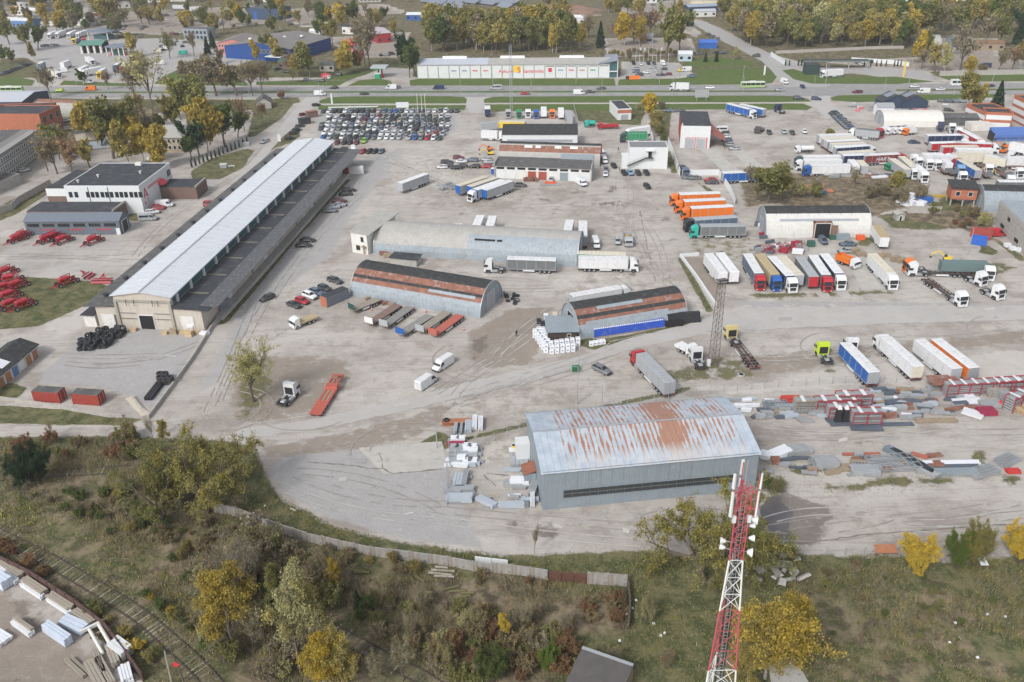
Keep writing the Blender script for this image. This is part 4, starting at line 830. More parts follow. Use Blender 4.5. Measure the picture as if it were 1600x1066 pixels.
# ---- 6 the plumbing store across the highway
def store():
 o,rz,W=frame((653,123),(952,121.5));h=7.2;D=16;t=thing('plumbing_store','long white panelled store with grey ridged roof and red lettering across the highway','store',o,rz)
 gable(t,W,D,h,h+2.0,M_wpanel,M_ggalv,'x',.4)
 pm=MB().box(.12,W/18-.3,-.14,-.01,.2,h-.5).mesh('facade_panel',M_wpanel);cm=MB().box(-.18,.08,-.2,-.01,0,h-.2).mesh('pilaster',mat('olive_pilaster',(.25,.26,.19)))
 for i in range(18):share('facade_panel',pm,t,(W*i/18,0,0));share('pilaster',cm,t,(W*i/18,0,0))
 part('pale_roof_section',MB().hexa([(1.5,-.4,h+.12),(W*.37,-.4,h+.12),(W*.37,D/2,h+2.17),(1.5,D/2,h+2.17)],[(1.5,-.4,h+.2),(W*.37,-.4,h+.2),(W*.37,D/2,h+2.25),(1.5,D/2,h+2.25)]),mat('pale_blue_roof',(.42,.45,.50),var=.08,corr=('X',1)),t)
 for x in(.125,.43,.74):part('skylight',MB().taper(W*x,W*x+W*.13,D/2-1.2,D/2+1.2,h+2.0,h+3.2,.2,.2,.5),M_wpanel,t)
 for i in range(12,18):windows(t,W,D,'f',1,W*(i+.46)/18,0,.9,W/18-1.1,1.7,'w','shop_window');part('header_strip',MB().box(W*i/18+.5,W*(i+1)/18-.7,-.2,-.14,h-1.1,h-.75),M_chass,t)
 R90=(PI2,0,0)
 text('Apkure',2.6,M_redp,t,(W*.462,-.2,2.9),R90,ext=.05);text('Santehnika',2.6,M_redp,t,(W*.606,-.2,2.9),R90,ext=.05)
 part('emblem_panel',MB().box(W*.502,W*.54,-.22,-.15,3.2,6.6),M_yelp,t);text('S',4.0,M_redp,t,(W*.531,-.28,3.0),R90,ext=.06)
 for(i,s,m_)in((3,'GEBERIT',M_blup),(4,'Vaillant',mat('grey_blue_sign',(.15,.22,.33))),(5,'Villeroy',M_redp),(6,'Jaga',M_redp),(13,'Danfoss',mat('cyan_sign',(.05,.25,.42))),(14,'Viega',M_redp),(15,'Henco',M_redp),(16,'KLIMA',M_grnp)):
  text('- - -' if 0 else s[:0]or '',1,m_,t,(0,0,0),R90)if 0 else None
  mb=MB();x0=W*(i+.2)/18
  for k in range(7):mb.box(x0+k*.42,x0+k*.42+.3,-.2,-.145,3.9,4.35+.12*((k*i)%3))
  mb.box(x0+.2,x0+2.6,-.2,-.145,3.72,3.8);part('sign_lettering',mb,m_,t)
 part('sign_square',MB().box(W*12.3/18,W*12.65/18,-.2,-.145,3.2,5.3),M_redp,t)
 part('entrance_glazing',MB().taper(W+.02,W+4.0,.5,D-2,0,h+1,0,0,0),M_teal,t)
 part('entrance_roof',MB().hexa([(W-6,-.5,h-.2),(W+4.6,-.5,h+1.7),(W+4.6,D-2,h+2.6),(W-2,D-2,h+2.2)],[(W-6,-.5,h+.2),(W+4.6,-.5,h+2.0),(W+4.6,D-2,h+2.9),(W-2,D-2,h+2.5)]),M_solar,t)
 part('entrance_column',MB().box(W+4.1,W+4.5,-.3,.2,0,h+1.6),M_wpanel,t);part('entrance_canopy',MB().box(W+.05,W+4.1,-.6,.45,3.1,3.5),M_wpanel,t)
store()
# ---- 7 red brick offices, right edge
def brick_office():
 for(a,b,z,D,h,lab,nb)in(((1541,178),(1583,180),6.2,9,6.4,'two-storey orange brick office with dark flat roof and window bands beside the truck park',1),((1585,150),(1640,175),10,14,10,'taller orange brick office wing rising behind the lower one',2)):
  o,rz,W=frame(a,b,z);t=thing('brick_office',lab,'office',o,rz);flat(t,W,D,h,M_brick,M_bit,.6)
  for s in range(nb+1):
   zz=1.0+s*3.1;part('window_band',MB().box(.3,W-.3,-.06,.01,zz-.15,zz+1.75),M_wpanel,t)
   n=int(W/1.8);windows(t,W,D,'f',n,1.2,W-1.2,zz,1.0,1.5,'w')
   windows(t,W,D,'l',5,1.2,D-1.4,zz,1.1,1.5,'w')
 o,rz,W=frame((1510,164),(1541,178),6.0);t=thing('brick_office','low orange brick wing with a white window band angling towards the tent hall','office',o,rz)
 flat(t,W,12,6.0,M_brick,M_bit,.6)
 for zz in(1.0,3.4):part('window_band',MB().box(.2,W-.2,-.06,.01,zz-.15,zz+1.6),M_wpanel,t);windows(t,W,12,'f',int(W/2),1,W-1,zz,1.2,1.3,'w')
brick_office()
# ---- 8 left-edge works
def left_works():
 o,rz,W=frame((61,180),(93,166),10);t=thing('brick_works','orange brick works with dark flat roof and three green-tinted upper windows','factory',o,rz)
 flat(t,W,26,10,M_brick,M_bit,.5);windows(t,W,20,'f',3,3,W-3,6.2,2.2,2.4,'g');windows(t,W,20,'f',1,W-2.6,W-2.6,1.4,2.2,2.4,'g');door(t,W,20,'f',W*.42,4.6,4.2,M_steel)
 o,rz,W=frame((-60,183),(58,179),9);t=thing('factory_hall','wide factory hall with dark flat roof, round vents and domed roof lights','factory',o,rz)
 flat(t,W,22,9,M_brick,M_bit,.4)
 for i in range(5):part('roof_dome',MB().cyl((W-6-i*7,9+(i%2)*6,9.15),(W-6-i*7,9+(i%2)*6,9.8),.9,10,0,.5),M_wpanel,t)
 o,rz,W=frame((11,203),(62,198),3.6);t=thing('office_annex','single storey cream annex with dark roof tucked under the orange brick works','building',o,rz)
 flat(t,W,11,3.8,M_beige,M_bit2,.15);windows(t,W,11,'f',7,1.5,W-1.5,1.2,1.0,1.3,'d');windows(t,W,11,'r',3,2,9,1.2,.9,1.4,'d')
 o,rz,W=frame((-60,158),(33,157.5),8);t=thing('cold_store','dark blue shed with pale pitched roof at the edge of the highway','warehouse',o,rz)
 gable(t,W,24,7.5,9.4,mat('dark_blue_cladding',(.04,.06,.10),rough=.5,corr=('X',.6)),mat('pale_blue_roof2',(.45,.47,.52),var=.06),'x',.3)
 a=P(0,276,3);b=P(57,236,3);rz=math.atan2((b-a).y,(b-a).x);o=Vector((a.x,a.y,0))-Vector((math.cos(rz),math.sin(rz),0))*18;W=(b-a).length+24
 t=thing('factory_building','long grey factory building with three rows of small windows and a broad dark roof','factory',o,rz)
 part('wall',MB().box(0,W,0,26,0,10),mat('grey_panel_wall',(.30,.29,.28),var=.15,streak=.3),t);part('roof',MB().box(-.3,W+.3,6,26,10.01,10.3),M_bit2,t);part('roof_slope',MB().hexa([(-.3,-.4,9.4),(W+.3,-.4,9.4),(W+.3,6,10.3),(-.3,6,10.3)],[(-.3,-.4,9.5),(W+.3,-.4,9.5),(W+.3,6,10.4),(-.3,6,10.4)]),mat('grey_sheet_roof',(.22,.21,.20),var=.3,dirt=(.3,.28,.26)),t)
 fm,gm=win_mesh(1.1,1.5,'w');n=int(W/1.9)
 for r in range(3):
  part('window_band',MB().box(.4,W-.4,-.05,.01,1.3+r*2.8-.25,1.3+r*2.8+1.75),M_wpanel,t)
  for i in range(min(n,26)):q=share('window',fm,t,(W-1.5-i*1.9,-.06,1.3+r*2.8));share('pane',gm,q)
 o,rz,W=frame((-40,300),(0,283),4);t=thing('low_store','low store with dark flat roof beside the left boundary wall','building',o,rz);flat(t,W+10,6,3.6,M_conc,M_bit2,.2)
 o,rz,W=frame((-60,215),(62,232),9)
left_works()
def old_house():
 o,rz,W=frame((232,238),(288,238));t=thing('old_house','old cream house with grey hipped roof hidden among tall yellow trees','house',o,rz)
 D=13;h=6;part('wall',MB().box(0,W,0,D,0,h),mat('cream_render',(.46,.38,.27),var=.15,streak=.2),t)
 part('roof',MB().add([(-.6,-.6,h+.01),(W+.6,-.6,h+.01),(W+.6,D+.6,h+.01),(-.6,D+.6,h+.01),(5,D/2,h+3.6),(W-5,D/2,h+3.6)],[(0,1,5,4),(1,2,5),(2,3,4,5),(3,0,4),(3,2,1,0)]),M_ggalv,t)
 windows(t,W,D,'f',7,1.6,W-1.6,1.2,1.0,1.5);windows(t,W,D,'f',7,1.6,W-1.6,3.9,1.0,1.4);windows(t,W,D,'r',4,2,D-2,3.9,1.0,1.4)
 o,rz,W=frame((-4,172),(30,170))
 t=thing('small_cottage','small grey cottage with gabled slate roof by the lane junction','house',P(401,171),.2);gable(t,7,9,3,5.2,M_conc,M_bit2,'y');door(t,7,9,'f',3.5,1.6,2.1,M_brick)
 t=thing('garden_house','low house with pale blue metal roof beneath the bushy brown tree','house',P(140,243),.35);gable(t,9,8,2.6,4.4,M_conc,M_lgalv,'x')
 t=thing('garden_house','long shed with dark roof and cream gable behind the tall left trees','shed',P(118,220),.1);gable(t,14,12,3,4,M_beige,M_bit2,'y')
old_house()
# ---- 9 lower left timber sheds
def timber_sheds():
 a,b=(0,608),(62,556);o,rz,W=frame(a,b);o2=o-Vector((math.cos(rz),math.sin(rz),0))*10;W+=10
 t=thing('garage_row','timber fronted garages with corrugated grey roof and white and orange doors','garage',o2,rz)
 D=7;part('wall',MB().box(0,W,0,D,0,2.9),M_wood,t);part('roof',MB().hexa([(-.3,-.5,2.8),(W+.4,-.5,2.8),(W+.4,D*.55,4.3),(-.3,D*.55,4.3)],[(-.3,-.5,2.95),(W+.4,-.5,2.95),(W+.4,D*.55,4.45),(-.3,D*.55,4.45)]).hexa([(-.3,D*.55,4.3),(W+.4,D*.55,4.3),(W+.4,D+.4,2.9),(-.3,D+.4,2.9)],[(-.3,D*.55,4.45),(W+.4,D*.55,4.45),(W+.4,D+.4,3.05),(-.3,D+.4,3.05)]),M_tar,t)
 part('roof_patch',MB().hexa([(W-12,.5,3.35),(W-9,.5,3.35),(W-9,D*.5,4.32),(W-12,D*.5,4.32)],[(W-12,.5,3.42),(W-9,.5,3.42),(W-9,D*.5,4.4),(W-12,D*.5,4.4)]),M_wrap,t)
 cols=[(.36,.18,.09),(.4,.2,.1),(.68,.68,.66),(.12,.22,.38),(.4,.2,.09),(.34,.17,.08),(.35,.2,.11)]
 for i,c in enumerate(cols):
  door(t,W,D,'f',W-1.5-i*2.55,2.0,2.3,mat('garage_door_%d'%i,c,var=.2,streak=.2),name='garage_door')
timber_sheds()
def ctn(name,label,a,b,z,col,L=None,Wd=2.44,H=2.6,roofm=None,group=None,cat='container',up=0):
 """freight container; front long side base a-b"""
 o,rz,W=frame(a,b,z);o.z=up;L=L or W;t=thing(name,label,cat,o,rz,group)
 part('container_body',MB().box(0,L,0,Wd,.12,H),M_tarp if 0 else M_matte,t,col)
 r=MB()
 n=int(L/.6)
 for i in range(n):x=.1+i*(L-.2)/n;r.box(x,x+.22,-.04,-.002,.3,H-.2).box(x,x+.22,Wd+.002,Wd+.04,.3,H-.2)
 part('side_ribs',r,M_matte,t,col);part('corner_frame',MB().box(-.05,.1,-.06,.1,0,H+.04).box(L-.1,L+.05,-.06,.1,0,H+.04).box(L-.1,L+.05,Wd-.1,Wd+.06,0,H+.04).box(-.05,.1,Wd-.1,Wd+.06,0,H+.04),M_matte,t,col)
 part('container_roof',MB().box(.02,L-.02,.02,Wd-.02,H+.002,H+.07),roofm or M_matte,t,col)
 part('container_door',MB().box(L+.002,L+.06,.1,Wd/2-.02,.2,H-.1),M_matte,t,col);part('container_door',MB().box(L+.002,L+.06,Wd/2+.02,Wd-.1,.2,H-.1),M_matte,t,col)
 part('door_bar',MB().beam((L+.09,.6,.2),(L+.09,.6,H-.1),.05).beam((L+.09,Wd-.6,.2),(L+.09,Wd-.6,H-.1),.05),M_steel,t)
 return t
ctn('shipping_container','rust red container with mossy dark top, nearer the timber garages',(54,628),(97,631),0,(.30,.05,.04),6.06,roofm=M_bit2)
ctn('shipping_container','rust red container with dark top, nearer the concrete ramp',(115,632),(157,635),0,(.31,.055,.04),6.06,roofm=M_bit2)
ctn('shipping_container','white container at the far end of the long warehouse',(543,274),(562,273),0,(.6,.6,.58),6.0)
ctn('shipping_container','small dark red container beside the white one by the warehouse end',(531,276),(543,276),0,(.22,.04,.04),3.2)
_c=ctn('site_cabin','grey and orange site cabin with dark roof among the parked cars',(512,481),(546,466),0,(.17,.19,.23),None,2.5,2.8,M_bit,cat='cabin')
part('orange_end',MB().box(-.12,-.07,0,2.5,0,2.7),M_brick,_c);windows(_c,8,2.5,'l',1,1.25,1.25,1.0,1.0,1.2)
ctn('shipping_container','dull red container in the rubble corner beside the concrete hall',(1515,370),(1536,374),0,(.33,.06,.05),5.5)
ctn('storage_box','bright blue covered box on the grass in front of the dull red container',(1516,382),(1534,385),0,(.03,.12,.48),4.0,2.4,2.4)
# ---- 10 right-hand concrete hall, brick house on legs
def right_side():
 a=P(1600,400);b=P(1553,350);d=a-b;rz=math.atan2(d.y,d.x);W=d.length+14
 t=thing('concrete_hall','unfinished hall of stacked concrete panels with small dark openings','hall',Vector((b.x,b.y,0)),rz)
 D=18;H=7.5;part('wall',MB().box(0,W,.06,D,0,H),M_conc,t)
 for r in range(5):
  for i in range(int(W/6)+1):
   x0=i*6;x1=min(W,x0+5.95)
   if x1-x0>.5:part('concrete_panel',MB().box(x0,x1,-.03*((r+i)%2),.055,r*1.5+.02,r*1.5+1.46),M_conc,t)
 part('roof',MB().box(-.2,W+.2,.2,D,H+.002,H+.2),M_lgalv,t)
 for(u,z,w)in((5,1.2,3),(17,1.2,3),(26,1.2,2.4),(9,4.5,2)):part('opening',MB().box(u,u+w,-.08,-.035,z,z+1.1),M_dark,t)
 o,rz,W=frame((1482,322),(1522,324));t=thing('stilt_house','small red brick house raised on concrete legs with dark pitched roof','house',o,rz)
 D=6;part('wall',MB().box(0,W,0,D,2.4,6),M_brick,t);gable_r=MB().hexa([(-.4,-.5,6.01),(W+.4,-.5,6.01),(W+.4,D+.5,6.9),(-.4,D+.5,6.9)],[(-.4,-.5,6.2),(W+.4,-.5,6.2),(W+.4,D+.5,7.1),(-.4,D+.5,7.1)]);part('roof',gable_r,M_tar,t)
 windows(t,W,D,'f',2,2,W-2,3.6,1.2,1.4)
 for(x,y)in((.3,.3),(W-.5,.3),(.3,D-.5),(W-.5,D-.5),(W/2,.3)):part('leg',MB().box(x,x+.35,y,y+.35,0,2.4),M_conc,t)
right_side()
def bottom_roof():
 a=P(888,1075,3);b=P(915,1012,3);c=P(990,1038,3)
 d=c-b;rz=math.atan2(d.y,d.x);W=d.length;t=thing('small_barn','small dark roofed barn at the edge of the clearing, only its roof showing','barn',Vector((b.x,b.y,0))-Vector((-math.sin(rz),math.cos(rz),0))*12,rz)
 gable(t,W,12,2.8,3.6,M_wood,mat('slate_brown_roof',(.10,.092,.09),var=.25,scale=.6,corr=('X',1)),'x',.2,off=.93)
 part('ridge_cap',MB().beam((-.2,12*.93,3.8),(W+.2,12*.93,3.8),.45,.12),M_steel,t)
 a=P(-60,1075,4);b=P(88,1064,4)
 t=thing('white_tent_roof','corner of a bright white roof above the timber yard','tent',Vector((P(0,1048,4).x-14,P(0,1048,4).y-13.2,0)),-.13)
 gable(t,22,12,3.2,5.2,M_wpanel,M_wrap,'x',.2)
bottom_roof()
# ---- 11 across the highway, left: filling station, blue and pink works
def far_left():
 o,rz,W=frame((127,84),(160,83));t=thing('wash_hall','filling station car wash with green pitched roof and three open bays','building',o,rz)
 M_green=mat('green_metal_roof',(.10,.24,.19),rough=.5,var=.12);D=16
 part('roof',MB().hexa([(-1,-1,5),(W+1,-1,5),(W+1,D/2,6.6),(-1,D/2,6.6)],[(-1,-1,5.3),(W+1,-1,5.3),(W+1,D/2,6.9),(-1,D/2,6.9)]).hexa([(-1,D/2,6.6),(W+1,D/2,6.6),(W+1,D,5),(-1,D,5)],[(-1,D/2,6.9),(W+1,D/2,6.9),(W+1,D,5.3),(-1,D,5.3)]),M_green,t)
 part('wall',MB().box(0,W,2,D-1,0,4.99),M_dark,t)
 for i in range(4):part('pier',MB().box(i*(W-1.2)/3,i*(W-1.2)/3+1.2,-.2,1.99,0,4.98),M_white,t)
 o,rz,W=frame((166,88),(196,88));t=thing('fuel_canopy','grey-blue fuel canopy on white posts beside the green roofed wash bays','canopy',o,rz)
 part('roof',MB().box(0,W,0,12,5.2,5.9),mat('grey_blue_roof',(.17,.20,.25)),t)
 for x in(.6,W/3,W*2/3,W-1):part('column',MB().beam((x,.7,0),(x,.7,5.2),.5),M_white,t);part('column',MB().beam((x,10.7,0),(x,10.7,5.2),.5),M_white,t)
 part('kiosk',MB().box(W*.25,W*.8,4,9,0,3.4),M_teal,t);part('fuel_pump',MB().box(W*.15,W*.2,2.5,4,0,1.9).box(W*.85,W*.9,2.5,4,0,1.9),M_redp,t)
 o,rz,W=frame((137,62),(170,64));t=thing('fuel_canopy','second slate canopy behind the green roofed wash bays','canopy',o,rz);part('roof',MB().box(0,W,0,18,5,5.6),MATS['grey_blue_roof'],t)
 for x in(.6,W-1):part('column',MB().beam((x,.7,0),(x,.7,5),.5),M_white,t)
 part('kiosk',MB().box(3,W-3,3,9,0,3.2),M_teal,t)
 o,rz,W=frame((342,86),(388,86));t=thing('pink_works','pink fronted works with two rows of windows and green banner under a grey gable','factory',o,rz)
 M_pink=mat('pink_render',(.55,.22,.20),var=.1);gable(t,W,26,7.2,9.4,M_pink,mat('brown_grey_roof',(.20,.18,.165),var=.15),'y',.3)
 for z in(1.6,4.9):windows(t,W,20,'f',10,1.6,W-1.6,z,1.0,1.5)
 part('banner',MB().box(W*.3,W*.85,-.15,-.02,3.4,4.5),M_grnp,t)
 o,rz,W=frame((350,70),(452,76),8);t=thing('blue_works','large hall with blue trimmed walls and a broad grey roof of two slopes','factory',o,rz)
 gable(t,W,46,7.5,10.5,mat('royal_blue_cladding',(.02,.07,.25),rough=.5,corr=('X',.8)),mat('warm_grey_roof',(.20,.185,.175),var=.15,scale=.2),'y',.5)
 for i in range(4):part('roof_light',MB().taper(W*.2+i*W*.18,W*.2+i*W*.18+2,12+i*6,14+i*6,9.8,10.6,.2,.2,.2),M_wpanel,t)
 windows(t,W,30,'f',9,W*.5,W-2,4.4,1.6,2)
 part('entrance_canopy',MB().box(W*.75,W*.98,-9,-.1,4,4.4),M_wpanel,t);part('canopy_post',MB().beam((W*.76,-8.6,0),(W*.76,-8.6,4),.6).beam((W*.97,-8.6,0),(W*.97,-8.6,4),.6),MATS['royal_blue_cladding'],t)
 o,rz,W=frame((388,30),(436,32));t=thing('blue_hall','distant dark blue hall with pale roof edge behind the blue trimmed works','hall',o,rz);flat(t,W,18,8,mat('navy_cladding',(.05,.08,.14)),M_bit2,.4);part('stripe',MB().box(W*.2,W*.3,-.1,-.02,0,6),M_blup,t)
 o,rz,W=frame((288,62),(326,63));t=thing('steel_frame_building','two-storey grey frame building with flat roof behind the parked vans','building',o,rz);flat(t,W,10,7,M_bgalv,M_bit2,.3);windows(t,W,10,'f',6,2,W-2,4.2,1.5,1.6,'d');windows(t,W,10,'f',6,2,W-2,1,1.5,1.6,'d')
 o,rz,W=frame((579,123),(604,123));t=thing('filling_kiosk','small fuel canopy with blue-grey roof, green fascia and green kiosk on the verge','filling station',o,rz)
 part('canopy_roof',MB().box(0,W,1,9,5.2,5.9),mat('canopy_top',(.40,.43,.45)),t);part('fascia',MB().box(-.06,W+.06,.9,9.1,4.9,5.19),M_grnp,t)
 for x in(W*.4,W*.62):part('column',MB().beam((x,5,0),(x,5,4.9),.6),M_chass,t)
 part('kiosk',MB().box(W*.3,W*.62,-1,1.5,0,2.6),M_grnp,t);part('kiosk_roof',MB().box(W*.28,W*.64,-1.1,1.6,2.61,2.9),M_wpanel,t);part('pump',MB().box(W*.7,W*.78,3,4,0,1.9),M_redp,t)
 for(a,b,D,h,wm,rm,lab)in(
  ((590,68),(612,66),30,6,mat('crimson_wall',(.35,.04,.05)),mat('pink_grey_roof',(.45,.40,.42),corr=('X',1)),'long shed with pale pinkish roof and crimson side behind the tall bare tree'),
  ((535,53),(553,54),14,5,M_white,M_bit,'white house with two dark roofs between the yellow trees'),
  ((500,112),(522,112),9,3.6,M_beige,M_bit2,'low cream kiosk with dark windows by the verge of the highway'),
  ((435,108),(470,108),12,3.8,M_brickb,mat('green_flat_roof',(.07,.12,.09)),'low shop with green flat roof behind the roadside trees'),
  ((635,32),(664,32),10,4,M_blup,M_wpanel,'distant white roofed kiosk with a row of bright blue shutters'),
  ((484,56),(500,56),6,3,M_white,M_wpanel,'small white garage beside the lawn strip behind the blue works'),
  ((539,78),(555,78),5,5,M_redp,M_brick,'square red container stack behind the roadside trees'),
  ((553,88),(566,88),5,4,mat('dark_crimson',(.25,.03,.04)),M_bit2,'dark red box store next to the container stack'),
  ((1035+25,96),(1081,96),8,4,mat('pale_blue_wall',(.42,.50,.55)),M_wpanel,'small pale blue cabin at the back of the store car park'),
  ((1080,13),(1133,13),20,6,mat('cream_wall',(.62,.56,.40)),mat('lilac_roof',(.50,.50,.58)),'wide cream hall with lilac roof at the far end of the side road'),
  ((1075,22),(1122,20),12,5,mat('navy_wall',(.04,.06,.10)),mat('blue_grey_roof3',(.28,.32,.40)),'dark fronted shed with blue-grey roof below the cream hall'),
  ((1086,27),(1118,26),7,4,M_white,mat('blue_grey_roof4',(.42,.45,.50)),'white walled shed with pale roof at the mouth of the side road'),
  ((1093,76),(1120,76),9,3.4,mat('bright_blue_wall',(.03,.12,.42)),mat('bright_blue_roof',(.06,.16,.50)),'bright blue tent pavilion beside the side road'),
  ((1008,68),(1020,68),8,4.5,M_lgalv,M_steel,'small grey-blue hut between two yellow trees behind the store'),
  ((1225,12),(1262,12),16,5,M_white,M_wpanel,'white hall above the far wood, left of the others'),
  ((1268,7),(1345,7),18,7,M_white,M_wpanel,'long white hall with flags behind the far wood'),
  ((1480,12),(1560,12),20,5,M_white,M_wpanel,'long low white hall beyond the far wood at the right'),
  ((1525,79),(1568,79),8,4,M_wood,mat('rusty_brown_roof',(.22,.13,.08)),'rust brown shed in the clearing among bare trees'),
  ((872,37),(912,38),8,4.5,M_white,M_wpanel,'white curved store behind the wood by the earth heaps'),
  ((955,50),(980,50),10,4.5,mat('brick_dark',(.22,.10,.08)),M_bit2,'brown shed half hidden behind the yellow poplar'),
  ((20,24),(60,24),10,4,M_white,M_wpanel,'white far store at the head of the truck depot'),
  ((0,42),(0+45,44),12,5,mat('sky_blue_wall',(.10,.22,.45)),M_wpanel,'blue and white depot hall at the far left edge'),
  ((60,27),(92,27),8,4.5,M_bit2,M_bit,'dark far shed behind the depot trailers'),
  ((118,40),(127+13,41),8,4,M_white,M_wpanel,'small white store between the depot and the tall poplars'),
  ((1370,182),(1395,182),6,4,M_wrap,M_steel,'open fronted sheet shelter at the left end of the tent hall'),
  ((1474,196),(1552,197),6,3.2,M_bit2,M_bit2,'long low dark shed between the tent hall and the brick office')):
  o,rz,W=frame(a,b);t=thing('far_building',lab,'building',o,rz);gable(t,W,D,h,h+1.3,wm,rm,'x',.3)
  if h>3.5:windows(t,W,D,'f',max(2,int(W/4)),1.6,W-1.6,1.3,1.6,1.3,'d')
 for i,(x,y,w,d,h,wm,rm,ds)in enumerate(((20,12,26,12,5,M_white,M_bit2,'white walled'),(150,14,30,14,6,M_conc,M_bit,'grey walled'),(230,4,34,14,6,M_white,M_wpanel,'white'),(330,2,30,12,5,M_brickb,M_bit2,'brown'),(395,4,24,12,5,M_wpanel,M_ggalv,'pale'),(980,6,26,12,5,M_wpanel,M_bit,'white walled'),(1180,2,30,12,5,M_conc,M_wpanel,'pale roofed'),(1400,3,44,16,6,M_white,M_roofw,'long white'),(1590,6,34,14,6,M_brick,M_bit,'red brick'),(560,4,20,10,4,M_conc,M_rust,'rust roofed'))):
  t=thing('distant_shed','','building',P(x,y),.05*(i%3));gable(t,w,d,h,h+1.4,wm,rm,'x',.3);windows(t,w,d,'f',5,3,w-3,1.4,1.6,1.3,'d');reg('shed along the top edge',t,ds+' distant',x)
 t=thing('stone_kiosk','dark kiosk with glazed skylight in the stonemason yard, the left of two','kiosk',P(1378,170),0);gable(t,12,9,3,6,MATS['navy_wall'],M_bit,'y');part('skylight',MB().hexa([(2.2,2,4.6),(5.6,2,6.1),(5.6,7,6.1),(2.2,7,4.6)],[(2.2,2,4.8),(5.6,2,6.3),(5.6,7,6.3),(2.2,7,4.8)]),M_solar,t)
 t=thing('stone_kiosk','dark kiosk with glazed skylight in the stonemason yard, the right of two','kiosk',P(1408,170),0);gable(t,12,9,3,6,MATS['navy_wall'],M_bit,'y');part('skylight',MB().hexa([(2.2,2,4.6),(5.6,2,6.1),(5.6,7,6.1),(2.2,7,4.6)],[(2.2,2,4.8),(5.6,2,6.3),(5.6,7,6.3),(2.2,7,4.8)]),M_solar,t)
 o,rz,W=frame((1258,117),(1280,117));t=thing('truck_station','dark green fuel station box with a long solar topped canopy behind it','filling station',o,rz)
 part('wall',MB().box(0,W,0,7,0,5),mat('dark_green_wall',(.03,.06,.055)),t);part('roof',MB().box(-.2,W+.2,-.2,7.2,5.01,5.2),M_bit,t)
 part('canopy_roof',MB().box(2,38,16,21,4,4.5),M_bit,t);part('canopy_fascia',MB().box(1.9,38.1,15.9,15.98,3.8,4.5),mat('olive_fascia',(.13,.17,.15)),t)
 for x in(3,15,27,37):part('canopy_column',MB().beam((x,17,0),(x,17,3.9),.4),M_steel,t)
 t=thing('solar_row','x','solar panels',(0,0,0));bpy.data.objects.remove(t)
 for i,(x0,x1,y)in enumerate(((655,690,4),(680,715,7),(705,742,3),(733,770,5),(770,795,6),(785,803,3),(690,722,11),(775,790,11))):
  p=P(x0,y);q=P(x1,y+5);t=thing('solar_row','x','solar panels',(p.x,p.y,0),math.atan2((q-p).y,(q-p).x));L=(q-p).length
  for k in range(6):
   part('solar_panel',MB().hexa([(L*k/6,0,1),(L*(k+1)/6-.2,0,1),(L*(k+1)/6-.2,7,4),(L*k/6,7,4)],[(L*k/6,0,1.1),(L*(k+1)/6-.2,0,1.1),(L*(k+1)/6-.2,7,4.1),(L*k/6,7,4.1)]),M_solar,t)
  part('support',MB().beam((1,3,0),(1,3,2.3),.2).beam((L-1,3,0),(L-1,3,2.3),.2),M_steel,t);reg('row of tilted solar panels in the far field',t,'grey-blue',x0)
far_left()
# ---- walls and fences
def panel_wall(name,label,pts,h,L,m,cap=False,gap=.08,post=True,th=.2,cat='wall',rough_=0):
 w=[P(*p)for p in pts];o=w[0];t=thing(name,label,cat,o)
 pm={}
 for i in range(len(w)-1):
  d=w[i+1]-w[i];n=max(1,round(d.length/L));l=d.length/n;an=math.atan2(d.y,d.x)
  key=round(l,1)
  if key not in pm:
   pm[key]=[MB().box(gap/2,l-gap/2,-th/2,th/2,0,h*k).mesh('wall_panel',m)for k in((1,.97,1.02)if rough_ else(1,))]
  for j in range(n):
   p=w[i]+d*(j/n);share('wall_panel',R.choice(pm[key]),t,p-o,an+R.uniform(-1,1)*.01)
 if post:
  pp=MB().box(-.14,.14,-.16,.16,0,h+.1).mesh('wall_post',m)
  for i in range(len(w)-1):
   d=w[i+1]-w[i];n=max(1,round(d.length/L));an=math.atan2(d.y,d.x)
   for j in range(n):share('wall_post',pp,t,w[i]+d*(j/n)-o,an)
 return t
panel_wall('concrete_wall','long stained concrete panel wall curving along the foot of the yard',[(330,800),(370,806),(400,818),(440,833),(480,846),(530,858),(580,868),(640,876),(700,884),(740,892),(800,897),(856,905)],1.9,3.0,M_concd,rough_=1)
panel_wall('concrete_wall','short concrete panel wall right of the rusty sheet gap, above the brambles',[(919,912),(980,916)],2.3,3.0,M_concd)
panel_wall('sheet_fence','brown rusty sheet fence closing the gap in the concrete wall',[(857,907),(918,912)],1.9,2.0,mat('brown_sheet',(.12,.06,.045),var=.4),post=False,cat='fence')
panel_wall('leaning_fence','dark leaning plank fence turning down from the end of the concrete wall',[(981,918),(984,950),(982,985)],1.5,1.2,mat('dark_board',(.10,.085,.07),var=.4),cat='fence')
panel_wall('sheet_barrier','pair of pale sheet panels standing on the concrete wall',[(742,880),(794,886)],1.4,3.6,M_wpanel,post=False,cat='fence')
panel_wall('boundary_wall','low concrete retaining wall along the lane below the long warehouse',[(232,655),(262,615),(300,563),(330,515),(345,497),(400,432),(470,345),(535,275)],.9,4.0,M_conc,post=False,th=.35)
panel_wall('boundary_wall','low concrete wall under the two rust red containers',[(-30,620),(60,632),(170,652),(192,652)],.7,4,M_conc,post=False,th=.3)
panel_wall('boundary_wall','stub of concrete wall beside the loading ramp',[(206,622),(222,642),(235,650)],.8,3,M_conc,post=False,th=.4)
panel_wall('boundary_wall','crumbling concrete wall left of the small showroom block',[(-40,348),(0,335),(20,328),(30,318),(80,290)],2.4,3,M_conc)
panel_wall('concrete_curb','knee-high L-shaped concrete wall beside the two white trailers',[(1092,399),(1063,401),(1085,430),(1118,478)],.8,4,M_wpanel,post=False,th=.6)
